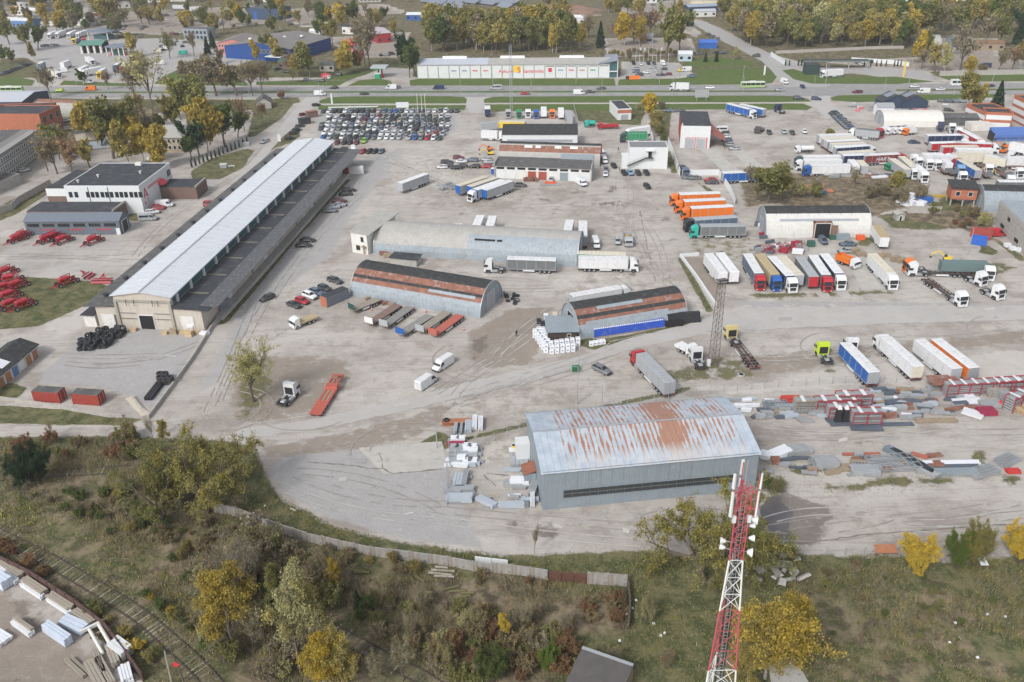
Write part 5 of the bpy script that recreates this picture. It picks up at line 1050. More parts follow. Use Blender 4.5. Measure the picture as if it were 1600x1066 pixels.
panel_wall('yard_wall','pale grey panel wall between the white block and the red garage yard',[(1043,225),(1050,240),(1062,276)],2.6,3,M_wpanel)
panel_wall('yard_wall','pale grey panel wall running above the row of orange lorries',[(1066,275),(1122,274),(1140,300),(1148,320)],2.2,3,M_wpanel)
panel_wall('yard_wall','thin white wall beside the green lorry, up to the pump house',[(1012,198),(1020,222)],2.4,3,M_wpanel)
panel_wall('yard_wall','ragged pale concrete wall below the scrub on the right',[(1418,333),(1470,334)],2.4,3,M_conc)
panel_wall('yard_wall','pale concrete wall in front of the far wood across the highway',[(1212,84),(1240,83),(1300,80),(1360,77),(1412,76)],1.7,3,M_conc)
panel_wall('yard_wall','short white wall at the corner of the truck station',[(1204,88),(1226,102)],2.6,3,M_wpanel)
panel_wall('yard_wall','white wall between the truck station and the dark shrubs',[(1330,96),(1392,100),(1420,104)],2.2,4,M_wpanel)
panel_wall('yard_wall','grey concrete wall under the trees on the far side of the highway',[(1468,119),(1620,116)],2.6,3,M_conc)
panel_wall('timber_fence','rusty red sheet fence along the railway beside the timber yard',[(-30,858),(0,880),(50,905),(120,950),(165,985),(200,1030),(225,1066)],1.8,2.4,mat('dark_red_sheet',(.10,.06,.055),var=.4),cat='fence')
def mesh_fence(label,pts,h=2.0,L=3.0,name='wire_fence',rails=2):
 w=[P(*p)for p in pts];t=thing(name,label,'fence',w[0]);pm=MB().beam((0,0,0),(0,0,h),.09).mesh('post',M_steel)
 for i in range(len(w)-1):
  d=w[i+1]-w[i];n=max(1,round(d.length/L))
  for j in range(n+1 if i==len(w)-2 else n):share('post',pm,t,w[i]+d*(j/n)-w[0])
  a=w[i]-w[0];b=w[i+1]-w[0];m=MB()
  for r in range(5):z=h*(r+.5)/5;m.beam((a.x,a.y,z),(b.x,b.y,z),.018)
  part('wire',m,M_steel,t)
mesh_fence('thin wire fence on tall posts along the service lane',[(700,640),(760,615),(830,595),(920,575)],2.2)
mesh_fence('thin wire fence between the stacks of steel and the grassy bank',[(712,712),(830,668),(1000,632),(1130,612),(1300,600),(1400,598)],2.0)
mesh_fence('wire fence standing across the cracked slab',[(702,700),(700,740),(698,790)],2.2,6)
mesh_fence('wire fence above the lone tree and parked tractor units',[(400,545),(432,525),(460,508)],2.0)
mesh_fence('thin fence at the far edge of the mud above the yellow bush',[(1290,868),(1380,866),(1400,866)],1.6,3)
mesh_fence('wire fence along the grass strip behind the parked lorry cabs',[(896,165),(903,192)],2)
mesh_fence('low white post fence in front of the roadside shops',[(405,129),(540,127)],1,4)
# ================================================================ VEHICLES
def wheel_mesh(r,w,name='wheel',n=14):
 m=MB();m.cyl((0,-w/2,0),(0,w/2,0),r,n,0);m.cyl((0,-w/2-.015,0),(0,w/2+.015,0),r*.58,n,1);return m.mesh(name,[M_tyre,M_rim])
def loft(mb,secs,m=0,caps=True):
 k=len(secs[0]);o=[];f=[]
 for s in secs:o+=s
 for i in range(len(secs)-1):
  for j in range(k):a=i*k+j;b=i*k+(j+1)%k;f.append((a,b,b+k,a+k))
 if caps:f.append(tuple(range(k-1,-1,-1)));f.append(tuple(range((len(secs)-1)*k,len(secs)*k)))
 mb.add(o,f,m)
CARS={}
def car_meshes(kind):
 if kind in CARS:return CARS[kind]
 S=dict(sedan=(4.6,1.82,.92,1.45,[(-2.3,.72,.86),(-2.15,.86,.95),(-1.3,.91,.98),(0,.91,.96),(1.0,.91,.95),(1.9,.87,.82),(2.25,.72,.66)],(-1.75,1.1,-1.0,.35)),
             hatch=(4.2,1.78,.95,1.5,[(-2.1,.74,.9),(-1.95,.87,.98),(-1.2,.89,1.0),(0,.89,.98),(.95,.89,.96),(1.75,.86,.84),(2.08,.72,.68)],(-2.0,1.05,-1.6,.35)),
             wagon=(4.75,1.83,.95,1.5,[(-2.37,.76,.9),(-2.2,.89,.98),(-1.3,.915,1.0),(0,.915,.98),(1.1,.915,.96),(2.0,.87,.84),(2.35,.73,.68)],(-2.3,1.15,-1.85,.4)),
             suv=(4.65,1.88,1.1,1.72,[(-2.32,.8,1.05),(-2.2,.92,1.12),(-1.2,.94,1.14),(0,.94,1.12),(1.1,.94,1.1),(1.95,.91,1.0),(2.3,.8,.86)],(-2.2,1.15,-1.85,.5)),
             mpv=(4.4,1.83,1.05,1.78,[(-2.2,.8,1.0),(-2.1,.9,1.06),(-1.2,.915,1.08),(0,.915,1.06),(1.1,.915,1.04),(1.85,.88,.92),(2.18,.76,.78)],(-2.12,1.4,-1.95,.55)))[kind]
 L,w,belt,roof,st,cb=S;b=MB()
 secs=[]
 for x,hw,zt in st:
  secs.append([(x,-hw,.30),(x,-hw,.62),(x,-hw*.93,zt),(x,-hw*.5,zt+.03),(x,hw*.5,zt+.03),(x,hw*.93,zt),(x,hw,.62),(x,hw,.30)])
 loft(b,secs)
 x0,x1,x2,x3=cb;hb=w/2*.90;ht=w/2*.70
 b.hexa([(x2-.04,-ht-.03,roof-.05),(x3+.04,-ht-.03,roof-.05),(x3+.04,ht+.03,roof-.05),(x2-.04,ht+.03,roof-.05)],[(x2+.1,-ht+.1,roof+.02),(x3-.1,-ht+.1,roof+.02),(x3-.1,ht-.1,roof+.02),(x2+.1,ht-.1,roof+.02)])
 for s in(1,-1):
  b.beam((x0,s*hb,belt),(x2,s*ht,roof-.04),.12);b.beam((x1,s*hb,belt),(x3,s*ht,roof-.04),.1)
  xm=(x0+x1)/2-.05;b.beam((xm,s*(hb+.01),belt),(xm*.9,s*(ht+.02),roof-.04),.1)
 g=MB().hexa([(x0,-hb,belt-.02),(x1,-hb,belt-.02),(x1,hb,belt-.02),(x0,hb,belt-.02)],[(x2,-ht,roof-.05),(x3,-ht,roof-.05),(x3,ht,roof-.05),(x2,ht,roof-.05)])
 wm=wheel_mesh(.33 if kind!='suv' else .37,.24)
 hl=MB().box(-.1,.06,-.2,.2,-.07,.08).mesh('headlight',M_lamp);tl=MB().box(-.05,.08,-.16,.16,-.1,.12).mesh('tail_light',M_tail)
 pl=MB().box(-.3,.35,-.75,.75,-.12,.1).mesh('bumper_trim',M_black)
 CARS[kind]=(b.mesh('car_body',M_paint,True),g.mesh('car_windows',M_glass),wm,hl,tl,pl,st,L);return CARS[kind]
CN={'white':(.68,.69,.70),'silver':(.36,.38,.40),'grey':(.15,.16,.17),'dark grey':(.06,.065,.07),'black':(.015,.016,.018),'dark blue':(.02,.035,.09),'blue':(.015,.10,.36),'red':(.40,.02,.03),
      'dark red':(.14,.02,.03),'lime green':(.22,.48,.05),'beige':(.38,.33,.26),'green':(.02,.22,.10),'teal':(.02,.38,.30),'orange':(.72,.17,.02),'yellow':(.72,.52,.04),'pale yellow':(.66,.55,.24),'slate blue':(.10,.14,.20),'light blue':(.18,.34,.52),
      'dark green':(.02,.07,.06),'maroon':(.18,.035,.04),'tan':(.42,.34,.20),'brown':(.18,.11,.09),'lime':(.50,.66,.03),'cream':(.60,.56,.46),'dull grey':(.24,.235,.22),'rusty brown':(.22,.15,.13),'faded red':(.40,.115,.085),'dusty brown':(.30,.265,.215)}
def jitter(c,a=.12):k=1+R.uniform(-a,a);return tuple(min(.9,x*k)for x in c)
def car(px,py,ang,kind='hatch',col='silver',key='parked in the yard',label=None,z=.0,lights=True):
 """ang: heading in degrees, 0 = to the right, 90 = away from the viewer"""
 b,g,w,hl,tl,pl,st,L=car_meshes(kind);p=P(px,py,.6);o=thing('parked_car' if 'highway' not in key else 'moving_car',label or '','car',(p.x,p.y,z),math.radians(ang))
 c=jitter(CN[col]);share('car_body',b,o,col=c);share('windows',g,o)
 for x in(-L*.30,L*.30):
  for y in(-.78,.78):share('wheel',w,o,(x,y,.33))
 if lights:
  for s in(1,-1):share('headlight',hl,o,(st[-1][0]-.1,s*.55,.62));share('tail_light',tl,o,(st[0][0]+.02,s*.62,.78))
  share('bumper',pl,o,(st[-1][0]-.05,0,.45))
 kn={'hatch':'hatchback','sedan':'saloon car','wagon':'estate car','suv':'off-roader','mpv':'people carrier'}[kind]
 if not label:reg(key,o,'%s %s'%(col,kn),px)
 return o
VANM={}
def van(px,py,ang,col='white',key='parked in the yard',label=None,long=True,win=False):
 if not VANM:
  b=MB();secs=[]
  for x,hw,zt in((-2.9,.95,2.35),(-2.8,.99,2.5),(1.1,.99,2.52),(1.5,.97,2.35),(2.15,.95,1.35),(2.75,.88,1.05),(2.92,.75,.85)):
   secs.append([(x,-hw,.35),(x,-hw,min(zt,1.3)-.05),(x,-hw*.9,zt-.12 if zt>1.5 else zt),(x,-hw*.7,zt),(x,hw*.7,zt),(x,hw*.9,zt-.12 if zt>1.5 else zt),(x,hw,min(zt,1.3)-.05),(x,hw,.35)])
  loft(b,secs);g=MB()
  g.hexa([(1.47,-.80,2.24),(1.52,-.80,2.24),(2.16,-.84,1.42),(2.12,-.84,1.40)],[(1.47,.80,2.24),(1.52,.80,2.24),(2.16,.84,1.42),(2.12,.84,1.40)])
  for s in(-1,1):g.hexa([(.75,s*.95,1.35),(1.95,s*.955,1.35),(1.5,s*.925,2.05),(.75,s*.925,2.05)],[(.75,s*1.0,1.35),(1.95,s*.985,1.35),(1.5,s*.965,2.05),(.75,s*.965,2.05)])
  g2=MB()
  for s in(-1,1):g2.box(-2.5,.5,min(s*.93,s*1.0),max(s*.93,s*1.0),1.4,2.05)
  VANM.update(b=b.mesh('van_body',M_paint,False),g=g.mesh('van_windows',M_glass),g2=g2.mesh('side_windows',M_glass),w=wheel_mesh(.36,.26),bm=MB().box(-.25,.22,-.9,.9,0,.3).mesh('bumper',M_black),hl=MB().box(-.1,.08,-.15,.15,-.1,.12).mesh('headlight',M_lamp),mi=MB().box(-.08,.08,-.12,.12,0,.35).mesh('mirror',M_black),
     rd=MB().box(-.03,.0,-.86,-.02,.55,2.2).box(-.03,0,.02,.86,.55,2.2).mesh('rear_door',M_paint))
 p=P(px,py,1.2);o=thing('van',label or '','van',(p.x,p.y,0),math.radians(ang));c=jitter(CN[col],.05)
 share('van_body',VANM['b'],o,col=c);share('windows',VANM['g'],o)
 if win:share('side_window',VANM['g2'],o)
 for x in(-1.75,1.85):
  for y in(-.85,.85):share('wheel',VANM['w'],o,(x,y,.36))
 share('bumper',VANM['bm'],o,(2.8,0,.35));share('rear_door',VANM['rd'],o,(-2.905,0,0),col=tuple(q*.93 for q in c))
 for s in(1,-1):share('headlight',VANM['hl'],o,(2.8,s*.62,.9));share('mirror',VANM['mi'],o,(1.75,s*1.15,1.35))
 if not label:reg(key,o,'%s panel van'%col,px)
 return o
# ---- lorries
LM={}
def lorry_meshes():
 cab=MB()
 prof=[(0,.55),(2.25,.55),(2.32,1.1),(2.25,1.9),(2.02,3.0),(1.55,3.55),(.9,3.82),(.0,3.86)]
 cab.prism([(x,z)for x,z in prof],-1.23,1.23)
 LM['cab']=cab.mesh('cab',M_paint)
 LM['ws']=MB().hexa([(2.235,-1.08,1.98),(2.285,-1.08,1.98),(2.08,-1.0,2.86),(2.03,-1.0,2.86)],[(2.235,1.08,1.98),(2.285,1.08,1.98),(2.08,1.0,2.86),(2.03,1.0,2.86)]).mesh('windscreen',M_glass)
 s=MB().hexa([(1.15,-.0,1.9),(2.12,0,1.9),(1.95,0,2.6),(1.15,0,2.6)],[(1.15,.03,1.9),(2.12,.03,1.9),(1.95,.03,2.6),(1.15,.03,2.6)]);LM['sw']=s.mesh('side_window',M_glass)
 LM['gr']=MB().hexa([(2.28,-.8,.95),(2.34,-.8,.95),(2.34,.8,.95),(2.28,.8,.95)],[(2.24,-.85,1.8),(2.3,-.85,1.8),(2.3,.85,1.8),(2.24,.85,1.8)]).mesh('grille',M_black)
 LM['bp']=MB().box(2.0,2.42,-1.22,1.22,.3,.78).mesh('bumper',M_paint)
 LM['mi']=MB().box(-.1,.1,-.08,.08,-.5,.2).mesh('mirror',M_black)
 LM['hl']=MB().box(0,.06,-.22,.22,0,.16).mesh('headlight',M_lamp)
 LM['ch']=MB().box(-3.7,.3,-.5,-.3,.75,1.0).box(-3.7,.3,.3,.5,.75,1.0).box(-3.7,-3.5,-1.1,1.1,.6,.9).box(-2.6,-2.4,-.5,.5,.7,.98).box(-3.6,-1.7,-1.22,-.75,1.05,1.12).box(-3.6,-1.7,.75,1.22,1.05,1.12).mesh('chassis',M_chass)
 LM['fw']=MB().taper(-3.0,-1.9,-.48,.48,1.0,1.18,.1,.1,.05).mesh('coupling_plate',M_steel)
 LM['ft']=MB().box(-1.5,.0,-.3,.3,.45,1.05).mesh('fuel_tank',M_steel)
 LM['w']=wheel_mesh(.5,.34);LM['w2']=wheel_mesh(.5,.6)
 LM['tb']=MB().box(0,13.6,-1.27,1.27,1.12,3.93).mesh('trailer_body',M_tarp)
 LM['tr']=MB().hexa([(-.02,-1.3,3.94),(13.62,-1.3,3.94),(13.62,1.3,3.94),(-.02,1.3,3.94)],[(.05,-1.2,4.02),(13.55,-1.2,4.02),(13.55,1.2,4.02),(.05,1.2,4.02)]).mesh('trailer_roof',M_matte)
 LM['tf']=MB().box(13.605,13.7,-1.25,1.25,1.1,3.9).mesh('front_wall',M_matte)
 LM['rd']=MB().box(-.07,-.005,.02,1.26,1.15,3.9).box(-.1,-.07,.3,.34,1.15,3.85).box(-.1,-.07,.9,.94,1.15,3.85).mesh('rear_door',M_matte)
 LM['tc']=MB().box(.2,13.4,-.6,-.4,.8,1.1).box(.2,13.4,.4,.6,.8,1.1).box(-.05,.1,-1.25,1.25,.5,.75).box(0,13.6,-1.27,-1.2,1.0,1.11).box(0,13.6,1.2,1.27,1.0,1.11).box(5.6,5.8,-1,1,.8,1.0).mesh('trailer_chassis',M_chass)
 LM['ll']=MB().box(-.08,.08,-.08,.08,.08,1.0).box(-.16,.16,-.16,.16,0,.08).mesh('landing_leg',M_steel)
 LM['sg']=MB().box(5.9,9.2,-.03,.03,.5,.95).mesh('side_guard',M_wpanel)
 LM['tl']=MB().box(-.14,-.05,-.25,.25,.78,.95).mesh('tail_light',M_tail)
 LM['deck']=MB().box(0,13.6,-1.25,1.25,1.12,1.3).mesh('deck',M_matte)
 LM['fh']=MB().box(13.5,13.62,-1.25,1.25,1.31,2.9).mesh('headboard',M_matte)
 LM['cross']=MB()
 for i in range(10):LM['cross'].box(.5+i*1.35,.65+i*1.35,-1.2,1.2,.92,1.06)
 LM['cross']=LM['cross'].mesh('cross_member',M_rust)
lorry_meshes()
m_=MB()
for s in(1,-1):
 for i in range(6):m_.box(.1+i*2.66,.2+i*2.66,min(s*1.275,s*1.3),max(s*1.275,s*1.3),1.12,3.9)
 m_.box(0,13.6,min(s*1.275,s*1.31),max(s*1.275,s*1.31),1.05,1.2).box(0,13.6,min(s*1.275,s*1.31),max(s*1.275,s*1.31),3.82,3.93)
LM['cp']=m_.mesh('curtain_post',M_matte);m_=MB()
for i in range(12):m_.box(.6+i*1.13,.66+i*1.13,-1.2,1.2,4.021,4.05)
LM['rb']=m_.mesh('roof_bow',M_matte)
LM['vz']=MB().hexa([(2.02,-1.05,2.9),(2.35,-1.05,2.82),(2.35,1.05,2.82),(2.02,1.05,2.9)],[(2.02,-1.05,2.98),(2.38,-1.05,2.95),(2.38,1.05,2.95),(2.02,1.05,2.98)]).mesh('sun_visor',M_black)
LM['sk']=MB().box(.35,1.75,-1.245,1.245,.4,1.12).box(-.05,.0,-.95,.95,1.2,2.9).mesh('wheel_arch',M_black)
def tractor_parts(o,x0,col,low=False):
 """x0: where the cab back stands"""
 c=jitter(CN[col],.05)
 share('cab',LM['cab'],o,(x0,0,0),col=c);share('windscreen',LM['ws'],o,(x0,0,0));share('grille',LM['gr'],o,(x0,0,0));share('bumper',LM['bp'],o,(x0,0,0),col=tuple(q*.85 for q in c))
 for s in(1,-1):
  share('side_window',LM['sw'],o,(x0,1.235 if s>0 else-1.265,0));share('mirror',LM['mi'],o,(x0+2.15,s*1.42,2.5));share('headlight',LM['hl'],o,(x0+2.4,s*.9,.5));share('fuel_tank',LM['ft'],o,(x0,s*.9,0));share('wheel',LM['w'],o,(x0+1.05,s*1.05,.5));share('wheel',LM['w2'],o,(x0-2.45,s*.95,.5))
 share('sun_visor',LM['vz'],o,(x0,0,0));share('wheel_arch',LM['sk'],o,(x0,0,0))
 share('chassis',LM['ch'],o,(x0,0,0));share('coupling_plate',LM['fw'],o,(x0,0,0))
def trailer_parts(o,side,roof='white',front=None,rear=None,kind='box',L=13.6):
 sc=jitter(CN[side],.05);k=L/13.6
 if kind=='box':
  for nm,m_,c in(('trailer_body',LM['tb'],sc),('trailer_roof',LM['tr'],jitter(CN[roof],.06)),('front_wall',LM['tf'],CN[front or side])):
   q=share(nm,m_,o,col=c);q.scale=(k,1,1)
  q=share('curtain_post',LM['cp'],o,col=tuple(w*.8 for w in sc)if side in('white','silver','cream')else CN['silver']);q.scale=(k,1,1);q=share('roof_bow',LM['rb'],o,col=tuple(w*.8 for w in CN[roof]));q.scale=(k,1,1)
  rc=jitter(CN[rear or 'silver'],.2);q=share('rear_door',LM['rd'],o,col=rc);q=share('rear_door',LM['rd'],o,(0,-1.28,0),col=rc)
 elif kind=='flat':
  q=share('deck',LM['deck'],o,col=sc);q.scale=(k,1,1);q=share('headboard',LM['fh'],o,col=CN[front or side]);q.scale=(k,1,1)
 elif kind=='skeleton':
  q=share('cross_member',LM['cross'],o);q.scale=(k,1,1)
 q=share('trailer_chassis',LM['tc'],o);q.scale=(k,1,1)
 for x in(1.8,3.1,4.4):
  for s in(1,-1):share('wheel',LM['w2'],o,(x*max(k,.7),s*.98,.5))
 for s in(1,-1):
  share('tail_light',LM['tl'],o,(0,s*.9,0));share('landing_leg',LM['ll'],o,(L-3.0,s*.9,0));q=share('side_guard',LM['sg'],o,(0,s*1.24,0));q.scale=(k,1,1)
def lorry(f,r,cab=None,side='white',roof='white',key='in the truck park',front=None,rear=None,kind='box',z=4.0,L=13.6,label=None):
 a=P(*f,z);b=P(*r,z);d=a-b;an=math.atan2(d.y,d.x)
 nm='articulated_lorry' if(cab and kind!='none')else('tractor_unit' if cab else 'semi_trailer')
 o=thing(nm,label or '','lorry' if cab else 'trailer',(b.x,b.y,0),an)
 if kind!='none':trailer_parts(o,side,roof,front,rear,kind,L)
 if cab:tractor_parts(o,(L+.65)if kind!='none' else 3.7,cab)
 kd={'box':'%s-sided'%side,'flat':'flatbed %s'%side,'skeleton':'skeletal','none':''}[kind]
 if nm=='articulated_lorry':ds='%s lorry with %s cab'%(kd,cab)
 elif nm=='tractor_unit':ds='%s tractor unit without trailer'%cab
 else:ds='%s trailer without cab'%kd
 if not label:reg(key,o,ds,f[0])
 else:o['label']=label
 return o
K1='in the middle yard'
lorry((1080,352),(1165,351),'teal','grey','silver',label='lorry with mint green cab and long grey trailer, nearest of its row',rear='silver')
lorry((1069,343),(1151,337.5),'black','slate blue','silver',label='lorry with black cab and grey trailer between mint and orange cabs')
lorry((1064,325),(1145,321),'orange','orange',label='orange lorry with white roof, nearest of the three orange ones')
lorry((1055,314),(1133,310.5),'orange','orange',label='orange lorry with white roof, middle of the three orange ones')
lorry((1050,303),(1125,300.5),'orange','orange',label='orange lorry with white roof, farthest of the three orange ones')
lorry((994,403),(904,401.5),'white','white',label='all white refrigerated lorry facing right beside the end of the long arched hangar')
lorry((977,396.5),(902,394),None,'green','cream',label='green-sided trailer with pale roof hidden behind the white lorry')
lorry((794,402.5),(869,405),None,'grey','white',label='grey curtain-sided trailer standing before the blue half of the long arched hangar')
lorry((762,404),(790,405),'white',kind='none',label='white tractor unit next to the lone grey trailer before the arched hangar')
lorry((997,443),(893,461),'white','white',label='white lorry mostly hidden behind the smaller arched hangar')
lorry((742,357),(751,336),None,'white',label='white roofed trailer behind the long arched hangar, left of the pair')
lorry((764,357),(770,337),None,'white',label='white roofed trailer behind the long arched hangar, right of the pair')
lorry((716,352),(714,342),'white',kind='none',label='white tractor unit peeping over the roof of the long arched hangar')
lorry((891,342),(885,368),None,'white',label='white trailer at the right end of the arched hangar roof')
lorry((911,344),(911,370),None,'grey','white',front='red',label='grey trailer with red front standing beside the white one at the hangar end')
lorry((631,283.5),(666,270.6),None,'silver','white',label='solitary silver curtain-sided trailer in the open middle yard')
lorry((720.5,288),(759,275.5),None,'silver','cream',front='blue',label='grey trailer with bright blue nose, leftmost of the slanted group of four')
lorry((742,288),(776,276.5),None,'silver','cream',front='blue',label='grey trailer with blue nose half hidden behind the white cabbed lorry')
lorry((738,297.5),(785,281),'white','silver','white',front='blue',label='lorry with white cab facing the viewer in the slanted group of four')
lorry((762,294.5),(799,281.5),None,'silver','white',front='blue',label='grey trailer with blue nose and white roof, rightmost of the slanted group')
lorry((997,546),(1047.5,597),'red','silver','silver',rear='silver',label='lorry with red cab and weathered grey trailer by the service lane')
lorry((1085,541),(1098,562),'white',kind='none',label='white tractor unit facing away beside the dark lattice mast',z=3)
lorry((1139,513),(1181,566),'pale yellow',kind='skeleton',z=2.2,label='pale yellow tractor unit with rusty skeletal container chassis')
lorry((1285,537),(1297,554),'lime',kind='none',z=3,label='lime yellow tractor unit on the bare bank')
lorry((1322,536),(1366.5,581.5),None,'blue','white',rear='silver',label='trailer with bright blue side and white roof, left of the near row')
lorry((1336,531),(1343,541),'white',kind='none',label='white tractor unit tucked behind the bright blue trailer')
lorry((1380,522),(1436,572),'white','white',rear='cream',label='white refrigerated lorry with cream rear doors in the near row')
lorry((1441,533),(1496,575.5),None,'white',rear='silver',label='rounded white trailer touching the orange-sided one')
lorry((1466,531),(1523,574.5),None,'orange','white',rear='silver',label='white roofed trailer with orange side, rightmost of the near row')
lorry((1128,423),(1107,395.5),None,'white',front='white',label='white trailer with black grille window, left of the pair inside the low wall')
lorry((1146,422),(1125,394.5),None,'white',label='white trailer, right of the pair inside the low wall')
K2='in the row facing the service lane'
for f,r,c,s,rf in(((1189,431),(1168,396),'red','slate blue','white'),((1212,429),(1187,397),'blue','tan','tan'),((1237,433),(1206,400),'white','dark blue','white'),((1247,427),(1221,399),None,'silver','cream'),((1273,433),(1250,401),None,'grey','silver'),
                       ((1294,433),(1270,398),'red','grey','white'),((1315,431),(1288,396),'white','dark blue','white'),((1396,430),(1363,395.5),'white','white','cream')):
 lorry(f,r,c,s,rf,K2,front='red' if s=='grey' and not c else None)
o=lorry((1432,409),(1520,411),'white',kind='skeleton',label='white tractor unit facing left with a grey-green container on its chassis')
ctn('shipping_container','grey-green container with white scrawled emblem riding behind the white cab',(1470,425),(1520,426),1.15,(.13,.19,.19),12.1,2.44,2.6,up=1.16)
lorry((1434,404),(1450,404),'orange',kind='none',label='orange tractor unit half hidden behind the white one')
lorry((1485,450),(1448,425),'white',kind='skeleton',z=2.8,label='white tractor unit with bare skeletal chassis pointing at the viewer')
lorry((1530,428),(1512,420),'white',kind='none',z=3,label='white tractor unit with red skirts at the right of the row')
lorry((1546,420),(1540,411),'white',kind='none',z=3,label='white tractor unit facing the viewer above two others')
lorry((1553,447),(1538,440),'white',kind='none',z=3,label='white tractor unit standing lowest at the right end')
lorry((1386,375),(1370,352),None,'white','tan',label='worn white tipper trailer against the end of the white arched hangar',L=10)
lorry((1182,433),(1182,433.5),None,kind='skeleton')if 0 else None
K3='in the packed truck park'
for f,r,c,s,rf in(((1329,209),(1279,211),None,'white','white'),((1339,214),(1286,217),None,'white','cream'),((1344,218),(1292,220.5),None,'dark blue','white'),((1351,222),(1298,224.5),None,'white','cream'),((1363,226),(1305,230),'white','dark blue','white'),
                       ((1368,234.5),(1311,238),None,'white','cream'),((1251,244),(1313,243),'dark green','white','white'),((1256,249.5),(1315,249),'white','white','white'),((1262,258),(1328,257),'blue','white','white'),
                       ((1418,264),(1394,247.5),None,'silver','cream'),((1425,258),(1409,244),'white','silver','cream'),((1511,210),(1449,211),'white','dark blue','white'),((1525,214),(1504,203),'white','red','white'),
                       ((1485,222),(1454,223),None,'red','white'),((1531,223),(1490,221.5),'white','red','white'),((1506,228),(1472,228.5),None,'red','cream'),((1525,232),(1493,232),None,'white','white'),
                       ((1497,247),(1530,266),'red','blue','cream'),((1516,240),(1548,240),'white','cream','cream'),((1573,246),(1620,245),None,'white','white'),((1600,226),(1580,222),'white','white','white')):
 lorry(f,r,c,s,rf,K3)
lorry((1348,241),(1317,242),None,'dark blue','white',K3,L=9.5);
mar=lorry((1392,240),(1350,242),'red','maroon','white',label='maroon-sided lorry with white slanted HART lettering in the packed truck park')
text('HART',2.0,M_wpanel,mar,(6.8,-1.3,1.7),(PI2,0,0),shear=.35)
for f,r,s in(((1339,259),(1330,249),'white'),((1351,258),(1343,250),'silver'),((1486,257),(1474,246),'white'),((1564,246),(1540,242),'cream'),((1455,240),(1474,240),'white'),((1478,243),(1494,243),'white')):
 lorry(f,r,None,s,'white' if s!='silver' else 'cream',K3,L=7.5)
lorry((1444,267),(1431,257),'white','white','white',K3,L=7)
for f,r,c in(((1424,243),(1417,240),'white'),((1433,248),(1426,244),'white'),((1452,252),(1446,247),'white'),((1462,252),(1454,248),'white'),((1505,272),(1498,266),'white'),((1545,260),(1540,255),'white'),((1592,265),(1584,260),'white'),((1580,278),(1575,272),'white'),((1471,195),(1469,190),'dark blue'),((1488,196),(1484,192),'white'),((1498,202),(1493,198),'white'),((1502,262),(1494,256),'light blue'),((1566,237),(1560,236),'white'),((1495,218),(1490,217),'white')):
 lorry(f,r,c,key=K3,kind='none',z=3)
for f,r in(((1480,268),(1462,256)),((1490,270),(1470,258)),((1560,265),(1530,256)),((1600,260),(1560,256)),((1570,272),(1552,262)),((1545,275),(1530,262))):
 lorry(f,r,None,'brown',key=K3,kind='flat',z=1.5,L=10,front='grey')
lorry((1548,282.5),(1625,283),None,'grey','white',label='long grey-sided trailer with white roof above the black roofed arched hangar')
lorry((1178,171.5),(1138,161.5),'white','blue','white',label='white cabbed lorry with blue and silver trailer by the highway verge')
lorry((1160,163),(1195,170.5),None,'blue','white',label='blue trailer with white roof just behind the white cabbed one')
lorry((1203,161),(1225,170),'dark blue',kind='none',z=2.6,label='dark blue tractor unit with low bed by the highway verge')
lorry((1197,266.5),(1129,269.5),'white','blue','white',label='bright blue trailer with white cab peering over the bushes')
lorry((1334,200),(1375,204),'white','silver','grey',label='white cabbed lorry with grey tipper body next to the row of parked cars',L=9)
lorry((1373,206),(1340,198),'red','silver','grey',label='red cabbed tipper lorry below the tent hall',L=9)if 0 else lorry((1372,203),(1362,200),'red',kind='none',z=3,label='bright red tractor unit below the tent hall')
K4='nose-out by the green verge'
for x,y,c,s in((762,171,None,'dark blue'),(794,172,'silver','silver'),(811,172.5,'green','green'),(825,172,'white','silver'),(838,172.5,'blue','blue'),(850,172.5,None,'white'),(863,172,'orange','orange'),(877,174,None,'white')):
 lorry((x,y+3),(x-.6,y-6),c,s,'white',K4,L=7)if c is None else lorry((x,y),(x-.3,y-5),c,key=K4,kind='none')
lorry((776,188.5),(821,190),None,'yellow','cream',label='bright yellow trailer with green hem and pale roof',L=11.5)
lorry((754,192),(775,190),None,'silver','silver',label='dull grey trailer left of the bright yellow one',L=7)
lorry((784,205),(752,204),'white','white','white',label='white box lorry facing right below the yellow trailer',L=7)
lorry((892,188),(887,172),None,'silver','silver',label='slim silver tanker trailer at the end of the cab row')
lorry((977,202),(1014,197),'white','white','white',label='white lorry beside the green one near the pump house',L=8)
lorry((980,207),(1011,206.5),'dark green','green','green',label='bright green lorry with white leaf emblem on its side',L=8)
K5='at the filling station across the highway'
for f,r,c,s in(((82,103),(107,94),None,'white'),((150,95),(135,88),'white','white'),((93,112),(75,108),'white','cream'),((118,110),(135,102),'white','white'),((146,106),(158,104),'white','white'),((158,109),(163,106),'yellow','cream'),((167,112),(186,97),'dark blue','dark blue'),((178,112),(197,98),'red','white'),((52,104),(67,96),None,'light blue'),((66,55),(88,48),'white','white'),((78,54),(100,47),'white','white'),((100,53),(118,47),'white','white'),((116,52),(135,47),'white','white'),((114,60),(116,58),'yellow',None),((120,62),(124,58),'dark blue',None),((128,60),(133,57),'red',None)):
 lorry(f,r,c,s or 'white','white',K5,kind='box' if s else 'none',L=8 if s and c is None else(9 if s else 13.6))
K6='in the distant depot at upper left'
